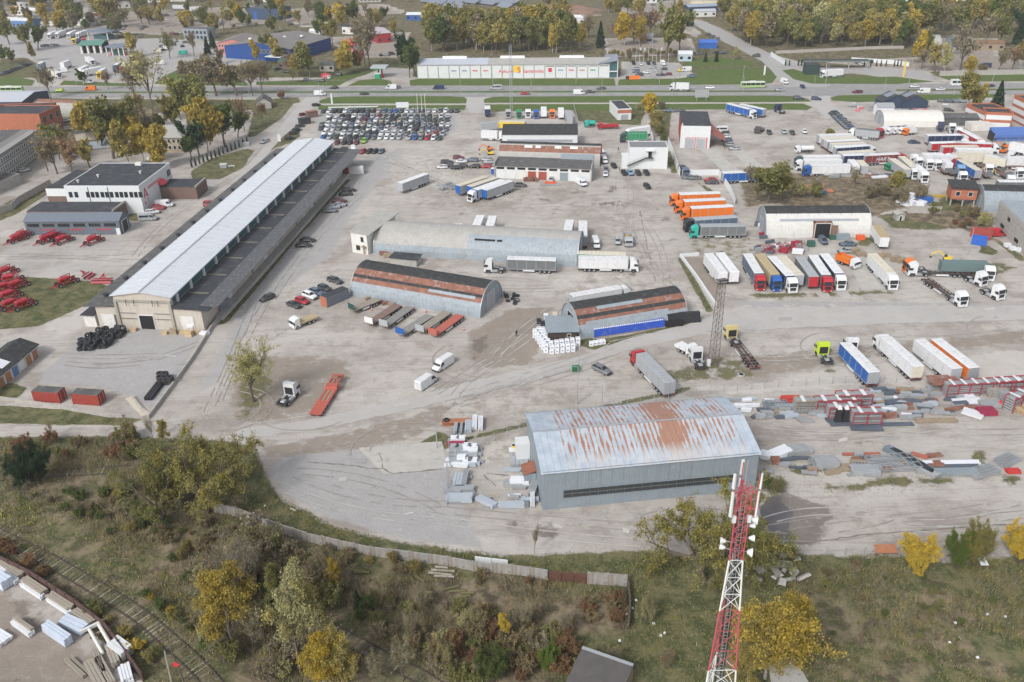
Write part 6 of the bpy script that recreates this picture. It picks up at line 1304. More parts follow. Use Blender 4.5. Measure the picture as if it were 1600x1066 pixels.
for f,r,c,s in(((5,30),(28,26),None,'white'),((36,24),(62,23),None,'white'),((54,20),(72,19),None,'silver'),((78,30),(105,27),None,'white'),((66,34),(90,33),'white','white'),((90,33),(104,30),None,'white'),((10,35),(32,33),None,'silver'),((300,8),(270,8),'white','white'),((322,10),(295,11),'white','white'),((321,30),(328,27),None,'light blue'),((140,30),(150,30),None,'red'),((150,20),(160,20),None,'dark red')):
 lorry(f,r,c,s,'white',K6,L=10)
lorry((1280,110),(1317,108),'white','white','white',label='white lorry with red mark at the small truck station',L=9)
lorry((1047,129),(1077,130),'white','white','white',label='white box lorry driving left on the highway',L=6.5)
K7='in the row beneath the rusty arched hangar'
for f,r,s,fr in(((563,478),(590,467),'dusty brown','dark green'),((581,502),(622,476),'rusty brown','white'),((602,507),(641,479),'dull grey','silver'),((640,512),(672,492),'dull grey','blue'),((663,512),(699,487),'dusty brown','silver'),((685,516),(719,492),'faded red','faded red')):
 lorry(f,r,None,s,key=K7,kind='flat',z=1.3,front=fr,L=8.5 if fr=='dark green' else 12)
def low_loader():
 a=P(528,588,1.4);b=P(492,648,.8);d=a-b;t=thing('low_loader','long red low-loader trailer with raised neck on the brown dirt','trailer',(b.x,b.y,0),math.atan2(d.y,d.x));M_ll=mat('faded_red_steel',(.42,.10,.075),var=.2,dirt=(.25,.12,.08))
 part('rear_deck',MB().box(0,5.2,-1.3,1.3,.75,.95),M_ll,t);part('middle_frame',MB().box(5.2,10,-1.25,-.75,.6,.9).box(5.2,10,.75,1.25,.6,.9).box(5.2,10,-.15,.15,.6,.85),M_ll,t)
 part('timber_deck',MB().box(5.3,9.9,-.72,-.2,.65,.8).box(5.3,9.9,.2,.72,.65,.8),M_wood,t)
 part('step_box',MB().hexa([(9.8,-1.3,.6),(11.4,-1.3,.6),(11.4,1.3,.6),(9.8,1.3,.6)],[(10.1,-1.3,1.6),(11.4,-1.3,1.6),(11.4,1.3,1.6),(10.1,1.3,1.6)]),M_ll,t)
 part('neck',MB().box(11.4,14.8,-1.1,-.7,1.3,1.6).box(11.4,14.8,.7,1.1,1.3,1.6).box(14.4,15.2,-1.2,1.2,1.3,1.7).box(11.4,14.4,-.12,.12,1.3,1.55),M_ll,t)
 for x in(1,2.2,3.4,4.6):
  for s in(1,-1):share('wheel',LM['w2'],t,(x,s*.9,.45))
 part('spare_coil',MB().cyl((13.6,0,1.7),(13.6,0,2.0),.7,12),M_rust,t)
low_loader()
lorry((464,592),(436,619),'white',kind='none',z=3.0,label='white tractor unit with blue chassis rear beside the low loader')
def small_truck(px,py,ang,cab,body,label,L=7.2,bedh=1.6,kind='tip',sc=1):
 p=P(px,py,1);t=thing('small_truck',label,'truck',(p.x,p.y,0),math.radians(ang));c=CN[cab]
 q=share('cab',LM['cab'],t,(L/2-2.0,0,.1),col=c);q.scale=(.82,.95,.72);q=share('windscreen',LM['ws'],t,(L/2-2.0,0,.1));q.scale=(.82,.95,.72);share('mirror',LM['mi'],t,(L/2-.2,1.3,1.9));share('mirror',LM['mi'],t,(L/2-.2,-1.3,1.9))
 part('chassis',MB().box(-L/2,L/2-1.8,-.5,.5,.65,.95),M_chass,t)
 for x in(L/2-1.1,-L/2+1.4,-L/2+2.6):
  for s in(1,-1):share('wheel',LM['w'],t,(x,s*1.0,.5))
 b=MB()
 if kind=='tip':b.box(-L/2,L/2-2.3,-1.22,-1.14,1.0,1+bedh).box(-L/2,L/2-2.3,1.14,1.22,1.0,1+bedh).box(-L/2,-L/2+.08,-1.14,1.14,1.0,1+bedh).box(L/2-2.38,L/2-2.3,-1.14,1.14,1.0,1+bedh+.2).box(-L/2+.08,L/2-2.38,-1.14,1.14,1.0,1.2)
 elif kind=='tank':b.cyl((-L/2,0,1.9),(L/2-2.3,0,1.9),.95,12)
 else:b.box(-L/2,L/2-2.2,-1.2,1.2,1.0,1+bedh)
 part('load_body',b,M_matte,t,CN[body])
 if kind=='tip':part('load',MB().taper(-L/2+.1,L/2-2.5,-1.1,1.1,1.21,1.9,.5,.5,.4),mat('sand_load',(.45,.30,.12),var=.3),t)
 return t
small_truck(474,502,225,'white','tan','white cabbed flat truck with folded blue crane, near the row of parked cars',kind='bed',bedh=.4)
small_truck(1325,410,300,'white','orange','small tipper with white cab and rusty orange body in the row of lorries')
small_truck(981,376,268,'silver','silver','grey tipper loaded with yellow sand behind the white lorry')
small_truck(1256,235,180,'white','white','small white tanker truck on the bare strip left of the truck park',kind='tank')
small_truck(950,198,185,'red','red','red crane truck with its boom folded over the cab',L=9,kind='bed',bedh=.9)
small_truck(921,195,180,'teal','teal','small teal tank truck behind the red crane truck',L=5,kind='tank')
small_truck(1068,268,280,'slate blue','dark grey','dark blue-grey old truck in the corner below the red garage',L=6,kind='bed')
small_truck(1073,546,305,'white','white','small white pickup parked behind the white tractor unit',L=5.6,kind='bed',bedh=.6)
small_truck(1187,203,235,'dark grey','brown','rusty tipping flatbed with raised dark cab in the open yard',L=7,kind='bed',bedh=.3)
small_truck(1420,207,200,'orange','white','orange fronted truck with covered load under the tent hall',L=6)
small_truck(1328,262,300,'orange','orange','orange flat truck squeezed in front of the packed lorries',L=7,kind='bed',bedh=.4)
small_truck(1392,262,200,'green','green','small bright green vehicle squeezed between grey trailers',L=4.5,kind='bed')
for i,(x,y)in enumerate(((1384,206),(1394,206),(1404,205),(1413,205))):small_truck(x,y,205,'white','white','white truck under a white sheet, %s of four in the row under the tent'%ORD[i],L=7,kind='bed',bedh=2)
def excavator(px,py,ang,col,label):
 p=P(px,py,1);t=thing('excavator',label,'excavator',(p.x,p.y,0),math.radians(ang));c=CN[col]
 t.scale=(.62,)*3;part('track',MB().taper(-1.8,1.8,.8,1.4,0,.8,.3,.3,0),M_black,t);part('track',MB().taper(-1.8,1.8,-1.4,-.8,0,.8,.3,.3,0),M_black,t)
 part('body',MB().taper(-2.2,1.2,-1.3,1.3,.9,2.1,.1,.1,.1),M_paint,t,c);part('cab',MB().taper(-.1,1.4,.1,1.25,2.11,3.0,.1,.3,.1),M_glass,t)
 part('boom',MB().beam((1,-.4,1.8),(3.8,-.4,3.9),.4,.5).beam((3.8,-.4,3.9),(6.2,-.4,2.4),.35,.45),M_paint,t,c);part('stick',MB().beam((6.2,-.4,2.5),(6.8,-.4,.7),.3,.35),M_paint,t,c);part('bucket',MB().prism([(6.3,.1),(7.3,.1),(7.1,.9),(6.6,.9)],-.9,.1),M_chass,t)
for a in((1540,229,0,'orange','orange excavator with outstretched boom, left one beside the blue canopies'),(1570,227,170,'orange','orange excavator with outstretched boom, right one beside the blue canopies'),(1585,250,10,'orange','orange loader between white lorry trailers at the right edge'),(1540,265,300,'yellow','yellow digger boom poking out among the flatbeds'),(765,231,180,'orange','orange digger left of the dark ridged shed'),(766,238,180,'yellow','yellow digger parked just below the orange one'),(1480,402,150,'yellow','small yellow digger behind the grey-green container'),(1568,235,30,'orange','second orange machine nosing towards the white tractor unit')):excavator(*a)
# ---- car dealer lot
LOT='in the car lot beside the highway'
pal=['dark grey']*8+['grey']*8+['silver']*4+['white']*2+['black']*6+['dark blue']*1+['slate blue']*2+['beige']
kinds=['hatch','sedan','wagon','hatch','suv','mpv']
def row(name,x0,x1,y0,y1,n,fix={},ang=-97,skip=()):
 for i in range(n):
  if i in skip:continue
  f=i/(n-1);car(x0+(x1-x0)*f,y0+(y1-y0)*f+R.uniform(-.1,.1),ang+R.uniform(-1.5,1.5)-8*(1-f),R.choice(kinds),fix.get(i,R.choice(pal)),'in the '+name+' of the car lot',lights=False)
row('back row',506,714,174,173.4,25,{1:'white',4:'white',13:'blue',15:'white',19:'silver',20:'white',5:'slate blue',8:'dark grey'})
row('second row',515,700,181.2,182.2,20,{0:'white',4:'white',5:'silver',8:'dark red',18:'white',19:'white'},skip=(1,))
row('third row',515,698,187.2,188,21,{6:'maroon' if 0 else 'dark red',8:'white',14:'white'})
row('fourth row',503,700,194.3,195.6,22,{4:'white',6:'white',13:'dark blue',20:'white',21:'white',22:'white'})
row('fifth row',503,697,200.6,202,22,{1:'white',8:'white',9:'white',11:'white',15:'white'},skip=(12,))
row('sixth row',508,626,207.6,208.6,13,{0:'white',1:'white',3:'white',9:'white',10:'white',12:'white'},skip=(2,))
row('sixth row, right part',636,692,209,209.5,6,{3:'white',4:'red',5:'silver'})
row('seventh row',506,624,214,215,13,{0:'blue',1:'silver',3:'white',8:'grey',9:'white',10:'white',11:'white',12:'silver'})
row('seventh row, right part',640,687,215.2,216,6,{0:'silver',1:'blue',3:'red',5:'dark green'})
for x,c in((527,'dark red'),(538,'black'),(547,'black'),(557,'dark red')):car(x,222.5,-95,'hatch',c,'in front of the car lot')
car(569,220.5,-90,'suv','lime green',label='bright lime green off-roader at the front edge of the car lot')
for x,c in((567,'red'),(577,'black'),(586,'black'),(596,'slate blue')):car(x,236.5,-105,'hatch',c,'in the short row right of the warehouse end')
van(552,234,-80,'white',label='white van at the far right corner of the long warehouse roof');car(536,233,175,'hatch','dark grey','behind the long warehouse end')
for x,y,c in((474,190,'dark grey'),(469,197,'dark grey'),(464,203,'black'),(459,208,'black'),(453,216,'black'),(474,179,'dark red'),(494,164,'black')):car(x,y,40,'hatch',c,'along the verge left of the car lot')
car(414,221,-120,'wagon','silver',label='silver estate car driving down the lane left of the warehouse');
for x,y,a,k,c,key in(
 (545,297,10,'wagon','black',''),(540,303,5,'sedan','black',''),(530,314,5,'wagon','dark red',''),(530,320,5,'sedan','silver',''),(521,323,5,'sedan','silver',''),(515,329,0,'wagon','grey',''),(480,375,-5,'sedan','black',''),(474,383,-3,'sedan','black','')):
 car(x,y,a,k,c,'parked beside the green strip of the long warehouse')
for x,y,a,k,c in((523,438,-35,'wagon','dark grey'),(507,450,-40,'hatch','dark grey'),(495,456,-38,'wagon','slate blue'),(484,462,-40,'suv','white'),(472,470,-38,'hatch','red'),(459,476,-38,'sedan','dark grey'),(418,465,-128,'hatch','dark grey')):
 car(x,y,a,k,c,'near the grey and orange site cabin')
car(940,577,-48,'wagon','grey',label='grey estate car alone on the sandy bank above the wire fence')
van(692,567,-125,'white',label='larger white panel van facing the viewer in the near yard');van(666,595,55,'white',label='white panel van seen from behind in the near yard',)
car(248,313+10,20,'hatch','red',key='beside the white showroom block');van(257,318,8,'white',key='beside the white showroom block');car(247,325,5,'hatch','red',key='beside the white showroom block');car(238,331,10,'wagon','white',key='beside the white showroom block');van(231,339,5,'silver',key='beside the white showroom block',win=True)
car(312,290,5,'sedan','dark grey',key='beside the brown brick annex');car(301,301,3,'sedan','dark grey',key='beside the brown brick annex');car(328,319,10,'mpv','red',label='small red machine on the roadway left of the long warehouse')
car(5,283,25,'hatch','white',key='below the factory building');car(17,277,25,'hatch','dark blue',key='below the factory building');car(38,266,40,'hatch','white',key='below the factory building')
for x,y,c in((103,188,'white'),(108,201,'silver'),(116,199,'dark grey'),(124,199,'white'),(129,194,'silver'),(118,196,'dark blue'),(90,204,'white')):car(x,y,10,'hatch',c,'by the orange brick works')
for x,y,a,k,c in((652,248,180,'wagon','black'),(698,253,0,'wagon','black'),(721,252,0,'sedan','white'),(716,246,0,'hatch','dark red'),(738,250,170,'wagon','slate blue'),(760,249,170,'hatch','silver'),(764,253,175,'sedan','silver'),(691,261,180,'hatch','white'),(700,258,180,'hatch','dark grey'),(714,262,180,'sedan','black'),(722,259,180,'sedan','dark grey'),(742,260,175,'hatch','black'),(760,260,175,'hatch','red')):
 if x>660:car(x,y,a,k,c,'left of the garage row')
car(812,289,-15,'sedan','dark grey',key='before the garage row');car(861,281,-95,'hatch','silver',key='before the garage row');van(908,284,-65,'white',label='white van with its nose out before the garage row')
van(940,239,-75,'white',key='right of the barrel roofed workshop');van(943,249,-80,'white',key='right of the barrel roofed workshop');car(946,272,-95,'sedan','white',key='left of the plain white block');car(959,259,-80,'hatch','black',key='left of the plain white block');car(947,265,-95,'hatch','grey',key='left of the plain white block')
for x,c in((975,'black'),(985,'light blue'),(997,'black'),(1010,'black')):car(x,270,-85,'hatch',c,'under the plain white block')
car(1011,291,-80,'hatch','black',label='lone black hatchback in the rutted middle yard');
for x,y,c in((1076,277,'grey'),(1086,278,'grey'),(1111,281,'red'),(1113,285,'dark grey')):car(x,y,175,'sedan',c,'inside the pale panel wall')
van(931,379,-88,'white',label='white van head-on behind the big white lorry');car(965,377,-92,'hatch','silver',label='silver hatchback beside the sand tipper')
van(1126,202,180,'white',key='beside the red garage lean-to',win=True)
for i,(x,y,c)in enumerate(((1132,208,'dark grey'),(1133,213,'white'),(1136,219,'slate blue'),(1139,226,'silver'),(1148,232,'silver'))):car(x,y,175,'hatch',c,'beside the red garage lean-to')
for x,y,c in((1048,173,'slate blue'),(1063,172.5,'dark grey'),(1027,176,'white')):car(x,y,-15,'sedan',c,'behind the red garage')
for x,y,c in((1202,207,'dark grey'),(1225,206,'silver'),(1238,207.5,'dark grey'),(1257,205.5,'white')):car(x,y,-95,'hatch',c,'in the open yard left of the truck park')
for i in range(9):car(1302+i*3.2,176+i*2.9,200,R.choice(('wagon','sedan','hatch')),R.choice(('dark grey','silver','slate blue','grey')),'in the slanted row by the stonemason yard')
car(1428,222,-10,'sedan','dark blue',label='dark blue saloon alone on the open ground of the truck park')
car(1482,172,-20,'hatch','black',label='black car near the brick office with the conifer behind');
for x in(1472,1483,1494,1502):car(x,158,-30,'hatch',R.choice(pal),'under the yellow tree by the brick office')
car(1325,379+2,175,'sedan','slate blue',label='blue-grey saloon before the white arched hangar doors');car(1322,392,180,'hatch','silver',label='silver car among the frames behind the dark blue-sided lorry')
van(1553+2,363,0,'red',label='crimson van parked against the unfinished concrete hall');car(1286,376,-90,'mpv','slate blue',label='blue-grey machine standing in the open hangar doorway')
HW='on the highway'
for x,y,c,k,a in((1139-1200+55,0,0,0,0),):
 pass
for x,y,a,k,c in((500+22,137,180,'sedan','black'),(569,146.5,0,'sedan','black'),(619,136.5,180,'wagon','grey'),(820,146,0,'sedan','red'),(940,138,180,'sedan','dark grey'),(922,143.5,0,'sedan','dark grey'),(1109,137,180,'sedan','white'),(1219,140.5,180,'sedan','silver'),(1254,135.5,-90,'hatch','dark blue'),(1340,143.5,180,'wagon','dark red'),(1429,135,180,'sedan','white'),(1469,139.5,180,'sedan','white'),(1547,134,180,'sedan','dark grey'),(93,141,180,'hatch','lime'),(1247,153.5,-20,'suv','dark blue'),(1275,154.5,-15,'suv','dark blue'),(1182,87.5,-30,'hatch','black')):
 car(x,y,a,k,c,HW)
van(500,145.5,0,'white',key=HW);van(611,136,180,'white',key=HW);van(685,136,180,'dark blue',key=HW);van(775,136.5,180,'silver',key=HW,win=True);van(905,144,0,'white',key=HW);van(1226,127,-80,'white',key=HW);van(1443,142,180,'white',key=HW);van(141,138,180,'orange',key=HW);car(1382-200,86,150,'hatch','dark grey','on the side road')
def bus(px,py,L,c1,c2,label):
 p=P(px,py,1.5);t=thing('bus',label,'bus',(p.x,p.y,0),math.pi);h=3.1
 part('bus_body',MB().box(-L/2,L/2,-1.27,1.27,.35,1.5),M_paint,t,c1);part('bus_roof',MB().box(-L/2+.05,L/2-.1,-1.22,1.22,h-.45,h),M_paint,t,c2)
 part('windows',MB().box(-L/2+.03,L/2-.03,-1.25,1.25,1.501,h-.451),M_glass,t)
 pl=MB()
 for i in range(6):pl.box(-L/2+i*(L-.2)/5,-L/2+i*(L-.2)/5+.2,-1.27,1.27,1.502,h-.452)
 part('pillar',pl,M_paint,t,c1)
 for x in(-L*.3,L*.3):
  for s in(1,-1):share('wheel',LM['w'],t,(x,s*1.05,.5))
 part('roof_unit',MB().box(-1.5,1.5,-.8,.8,h+.002,h+.3),M_wpanel,t)
bus(1176,132.5,12,(.34,.46,.20),(.60,.64,.54),'light green and white city bus on the highway')
bus(1506,129,13,CN['white'],CN['white'],'white coach with black windows on the highway behind the yellow tree')
bus(15,140,14,(.35,.6,.1),(.62,.7,.5),'lime green bus at the far left edge of the highway')
for x,y,c in((993,107,'silver'),(994,112,'slate blue'),(999,117,'dark grey'),(1020,105,'silver'),(1037,108,'dark grey'),(1028,111,'silver'),(1032,117,'dark blue'),(1044,116,'dark red'),(1080,119,'slate blue'),(1002,100,'white'),(990,99,'black'),(1013,99,'black'),(1022,99,'dark grey'),(1010,113,'white'),(1030,114,'beige')):car(x,y,175 if y>102 else-90,R.choice(kinds),c,'in the store car park',lights=False)
van(1036,98.5,-85,'white',key='in the store car park');van(1072,108,190,'white',key='in the store car park');car(1065,110,190,'suv','yellow','in the store car park')
for x,y in((1082,84),(1094,84.5),(1118,82),(1130,83),(1113,57),(1120,60),(1106,54)):car(x,y,170,'hatch',R.choice(pal),'beside the side road wood',lights=False)
for i in range(8):car(4+i*6.0,116-i*2.3,55,R.choice(kinds),R.choice(pal),'in the row left of the filling station',lights=False)
for i in range(5):car(68+i*5,72-.3*i,30,R.choice(kinds),R.choice(pal),'by the small lawn of the filling station',lights=False)
for i in range(7):car(500+i*3.4,24-i*2.2,60,R.choice(kinds),R.choice(pal),'in the far slanted row behind the blue works',lights=False)
for x,y in((262,65),(275,64),(285,72),(290,66),(270,70),(253,72),(318,92),(325,92),(245,80),(255,78),(447,112),(434,108),(480,125),(502,126),(515,121),(528,117),(595,86),(603,86),(612,84),(250,23),(238,22),(275,23),(290,26),(220,24),(345,33),(360,30),(380,12),(240,31),(225,10),(300,20),(1340,98),(1360,96),(1345,100)):
 car(x,y,R.choice((0,90,45,170)),R.choice(kinds),R.choice(pal+['white']*4),'in the yards beyond the highway',lights=False)
van(249,98,190,'white',label='boxy white camper van alone on the filling station forecourt');van(138,127,20,'white',key='on the filling station forecourt');van(97,110,195,'white',key='on the filling station forecourt');car(140,113,100,'hatch','white','on the filling station forecourt')
van(258,75,180,'white',key='on the grass below the frame building');van(245,80,180,'cream',key='on the grass below the frame building');van(285,82,180,'teal',key='on the grass below the frame building')
van(1540,102,160,'dark blue',label='dark blue van in the clearing among the bare trees')
# ================================================================ MACHINES, STACKS, SMALL THINGS
def seeder(px,py,ang,n,kind=0):
 p=P(px,py,1);t=thing('seed_drill','','farm machine',(p.x,p.y,0),math.radians(ang));t.scale=(.8,)*3;c=(.36,.015,.03)
 M=M_paint
 part('hopper',MB().hexa([(-1.2,-.7,1.4),(1.2,-.7,1.4),(1.2,.7,1.4),(-1.2,.7,1.4)],[(-2.0,-1.15,2.6),(2.0,-1.15,2.6),(2.0,1.15,2.6),(-2.0,1.15,2.6)]).taper(-1.9,1.9,-1.05,1.05,2.61,3.0,.4,.4,.5),M,t,c)
 part('frame',MB().beam((-3.5,-1.8,1.1),(1.5,-1.8,1.1),.2).beam((-3.5,1.8,1.1),(1.5,1.8,1.1),.2).beam((-3.4,-1.6,1.1),(-3.4,1.6,1.1),.2).beam((-2.2,-1.6,1.1),(-2.2,1.6,1.1),.2).beam((1.5,-1.8,1.1),(1.5,1.8,1.1),.2),M,t,c)
 part('drawbar',MB().beam((1.5,-1.5,1.1),(5,0,.7),.22).beam((1.5,1.5,1.1),(5,0,.7),.22).beam((5,0,.7),(5.6,0,.6),.3),M,t,c)
 wm=wheel_mesh(.75,.5)if 'w' not in SW else SW['w'];SW['w']=wm
 for s in(-1.3,1.3):share('wheel',wm,t,(2.4,s,.75));share('wheel',wm,t,(-3.9,s,.75))
 td=MB()
 for i in range(11):y=-1.5+i*.3;td.beam((-3.4,y,1.1),(-3.8,y,.15),.08).beam((-2.2,y,1.1),(-2.6,y,.15),.08)
 part('tines',td,M_chass,t)
 dk=MB()
 for i in range(9):y=-1.5+i*.37;dk.cyl((-3.0,y-.03,.35),(-3.0,y+.03,.35),.32,8)
 part('discs',dk,M_steel,t);[part('wing_frame',MB().beam((-3,1.5*q,1.1),(-3,1.5*q,2.9),.2).beam((-3,1.5*q,2.9),(.5,1.5*q,2.7),.18).beam((.5,1.5*q,2.7),(.5,1.5*q,1.1),.15).beam((-3,1.5*q,1.9),(.5,1.5*q,1.9),.15),M,t,c)for q in(-1,1)]
 part('air_tank',MB().cyl((1.0,0,1.7),(2.2,0,1.5),.45,10),M,t,c)
 reg(n,t,'crimson seed drill with folded frame',px)
SW={}
for x,y,a,k in((25,373,240,1),(33,368,250,1),(71,374,240,0),(82,370,250,1),(97,375,240,1),(144,376,240,0)):seeder(x,y,a,'in front of the slate shed',k)
for x,y,a,k in((8,425,240,0),(14,436,200,1),(24,446,235,1),(3,450,220,0),(14,476,235,1),(34,476,235,0),(101,440,235,0),(12,462,230,1)):seeder(x,y,a,'on the lawn at the left',k)
def cultivator(px,py,ang,label,w=5.5):
 p=P(px,py,.6);t=thing('cultivator',label,'farm machine',(p.x,p.y,0),math.radians(ang))
 part('frame',MB().beam((-w/2,0,.9),(w/2,0,.9),.25).beam((-w/2,-1,.9),(w/2,-1,.9),.2).beam((0,0,.9),(0,1.4,1.9),.2).beam((-.8,0,.9),(0,1,1.9),.2).beam((.8,0,.9),(0,1,1.9),.2),M_paint,t,(.35,.02,.04))
 m=MB()
 for i in range(12):x=-w/2+i*w/11;m.cyl((x-.04,-.6,.4),(x+.04,-.6,.4),.38,8)
 part('disc_row',m,M_chass,t);part('roller',MB().cyl((-w/2,-1.5,.35),(w/2,-1.5,.35),.35,10),M_redst,t)
cultivator(161,437,0,'dark disc cultivator with red roller at the edge of the lawn');cultivator(134,430,80,'upright crimson cultivator between two other machines',3.5)
tm=MB()
def torus(mb,R0,r,w,n=14):
 sec=[(R0-r,-w*.5),(R0-.06,-w*.5),(R0,-w*.36),(R0,w*.36),(R0-.06,w*.5),(R0-r,w*.5),(R0-r+.02,0)]
 vs=[];k=len(sec)
 for i in range(n):
  a=i*2*math.pi/n;rr=0
  for q,(rad,z)in enumerate(sec):e=.03*(i%2)if q in(2,3)else 0;vs.append(((rad-e)*math.cos(a),(rad-e)*math.sin(a),z))
 fs=[]
 for i in range(n):
  for j in range(k):fs.append((i*k+j,((i+1)%n)*k+j,((i+1)%n)*k+(j+1)%k,i*k+(j+1)%k))
 mb.add(vs,fs)
torus(tm,.8,.36,.55,20);TY=tm.mesh('tyre',M_tyre2);tm2=MB();torus(tm2,.62,.28,.4,18);TY2=tm2.mesh('tyre',M_tyre2)
def tyre(loc,rx,rz,lab,grp,me=TY,nm='tractor_tyre'):
 o=link(nm,me,None,loc);o.rotation_euler=(rx,0,rz);tag(o,lab,'tyre',grp)
hp=[Vector((*P(*q)[:2],))for q in((120,552),(168,545),(196,520),(158,518),(128,535))]
def inpoly(p,poly):
 c=False;n=len(poly)
 for i in range(n):
  a,b=poly[i],poly[(i+1)%n]
  if((a.y>p.y)!=(b.y>p.y))and p.x<(b.x-a.x)*(p.y-a.y)/(b.y-a.y)+a.x:c=not c
 return c
xs=[q.x for q in hp];ys=[q.y for q in hp];y=min(ys)
while y<max(ys)+1:
 x=min(xs)
 while x<max(xs)+1:
  q=Vector((x+R.uniform(-.3,.3),y+R.uniform(-.3,.3)))
  if inpoly(q,hp):
   nl=R.choice((1,2,2,3))
   for l in range(nl):
    if R.random()<.45 and l==nl-1:tyre((q.x,q.y,.56*l+.78),PI2+R.uniform(-.35,.35),R.uniform(0,3.1),'large used tractor tyre in the big black heap by the warehouse gable','tractor tyres in the big heap')
    else:tyre((q.x,q.y,.56*l+.29),R.uniform(-.1,.1),R.uniform(0,3),'large used tractor tyre in the big black heap by the warehouse gable','tractor tyres in the big heap')
  x+=1.4
 y+=1.3
for i in range(5):
 for l in range(3):p=P(252+(i%3)*8,600-(i//3)*6);tyre((p.x,p.y,.34+.68*l),0,i,'large tyre in one of the small stacks beside the low wall','tyres in the small stacks by the wall')
p=P(698,663)
for l in range(3):tyre((p.x,p.y,.22+.42*l),0,0,'black tyre in the short stack at the wire fence corner','tyres stacked at the fence corner',TY2,'car_tyre')
for i in range(12):
 p=P(788+R.uniform(0,24),468+R.uniform(-8,8));tyre((p.x,p.y,.22 if i%2 else .6),0 if i%2 else 1.3,i,'black tyre in the loose heap at the right end of the rusty arched hangar','loose tyres by the rusty hangar',TY2,'truck_tyre')
t=thing('plastic_beam_bundle','long black channel beams lying along the low wall','beams',P(236,626),0);a=P(236,626)-P(236,626);b=P(262,592)-P(236,626)
d=b.normalized();s=Vector((-d.y,d.x,0))
for i in range(4):
 for l in range(2):q=s*(i*.42);part('beam',MB().beam(q+Vector((0,0,.2+.4*l)),b+q+Vector((0,0,.2+.4*l)),.36,.34),M_black,t)
def box_stack(px,py,ang,w,d,n,h,m,name,label,cat,slats=True,grp=None,layers=None):
 p=P(px,py);t=thing(name,label,cat,p,math.radians(ang),grp)
 for l in range(n):
  z=l*(h+.14);j=R.uniform(-.04,.04)
  part('pallet',MB().box(-w/2,w/2,-d/2,-d/2+.12,z,z+.12).box(-w/2,w/2,d/2-.12,d/2,z,z+.12).box(-w/2,w/2,-.06,.06,z,z+.12),M_pallet,t)
  part('load',MB().box(-w/2+.03+j,w/2-.03+j,-d/2+.03,d/2-.03,z+.122,z+h+.13),m,t)
 return t
for i,(x,y,w,n,mm)in enumerate(((209,517,1.6,1,M_pallet),(258,522,1.4,1,M_pallet),(272,522,1.6,2,M_wood),(287,521,1.8,1,M_pallet),(296,525,2.0,2,M_pallet),(299,516,1.4,2,M_wrap),(308,521,1.5,1,M_pallet),(320,523,2.4,1,M_wrap))):
 b=box_stack(x,y,R.uniform(-20,20),w,1.2,n,.6,mm,'pallet_stack','','pallets');reg('by the warehouse gable',b,('film wrapped' if mm is M_wrap else 'timber')+' pallet load',x)
t=thing('scaffold_stack','tall stack of grey steel crates against the right wing of the warehouse','crates',P(347,492),math.radians(60))
for l in range(6):part('crate',MB().box(0,4,0,2.2,l*.55,l*.55+.08).beam((0,0,l*.55),(0,0,l*.55+.5),.1).beam((4,0,l*.55),(4,0,l*.55+.5),.1).beam((0,2.2,l*.55),(0,2.2,l*.55+.5),.1).beam((0,0,l*.55+.45),(4,0,l*.55+.45),.1).beam((0,.0,l*.55+.25),(0,2.2,l*.55+.25),.08),M_steel,t)
bag=MB();bag.taper(-.5,.5,-.5,.5,0,.12,-.04,-.04,-.04).taper(-.54,.54,-.54,.54,.12,.95,0,0,0).taper(-.54,.54,-.54,.54,.95,1.08,.12,.12,.12)
bagm=bag.mesh('bag_body',M_wrap);strap=MB().box(-.56,.56,-.06,.06,.1,.16).beam((-.5,-.4,1.0),(-.2,-.4,1.3),.05).beam((-.2,-.4,1.3),(.2,-.4,1.0),.05).box(-.2,.2,-.575,-.555,.5,.75).mesh('strap',mat('grey_print',(.2,.22,.26)))
def bagpile(pts,key,nl):
 for i,(x,y)in enumerate(pts):
  p=P(x,y)
  for l in range(nl if not callable(nl)else nl(i)):
   t=thing('bulk_bag','','bulk bag',(p.x+R.uniform(-.05,.05),p.y,l*1.1),R.uniform(-.1,.1));share('bag_body',bagm,t);share('strap',strap,t);t['label']='white bulk bag in the stacked rows '+key;t['group']='bulk bags '+key
bagpile([(836+i*3.4,527+i*4.6)for i in range(6)]+[(842+i*3.4,524+i*4.6)for i in range(5)]+[(848+i*3,524+i*4)for i in range(3)],'beside the small grey-roofed shed',2)
bagpile([(862+i*8.3,552-i*.9)for i in range(5)]+[(861+i*8.3,546-i*1.2)for i in range(6)],'in front of the small grey-roofed shed',2)
bagpile([(924+i*6,540-i*1.0)for i in range(4)],'at the foot of the blue tarpaulin',1)
o_,rz_,W_=frame((856,534),(900,533));t=thing('lean_shed','small dark shed with slanting grey-blue roof against the arched hangar end','shed',o_,rz_)
part('wall',MB().box(0,7,0,5,0,2.6),mat('brown_board',(.07,.055,.045),var=.3),t);part('roof',MB().hexa([(-.5,-.5,2.6),(7.5,-.5,2.6),(7.5,6,3.8),(-.5,6,3.8)],[(-.5,-.5,2.72),(7.5,-.5,2.72),(7.5,6,3.92),(-.5,6,3.92)]),M_bgalv,t);windows(t,7,5,'f',1,5,5,1.2,.8,.7)
o_,rz_,W_=frame((930,529),(1040,512));t=thing('tarpaulin_stack','long bright blue tarpaulin with white weights along the foot of the arched hangar','tarpaulin',o_,rz_)
part('tarpaulin',MB().hexa([(0,0,0),(W_,0,0),(W_,2.0,0),(0,2.0,0)],[(0,.8,1.9),(W_,.8,1.7),(W_,2.0,2.1),(0,2.0,2.3)]),M_tarp,t,(.02,.07,.38))
wt=MB().taper(-.18,.18,-.15,.15,0,.22,.05,.05,.05).mesh('weight',M_wrap)
for i in range(int(W_/.55)):share('weight',wt,t,(i*.55+.2,.95,1.95-.2*i*.55/W_))
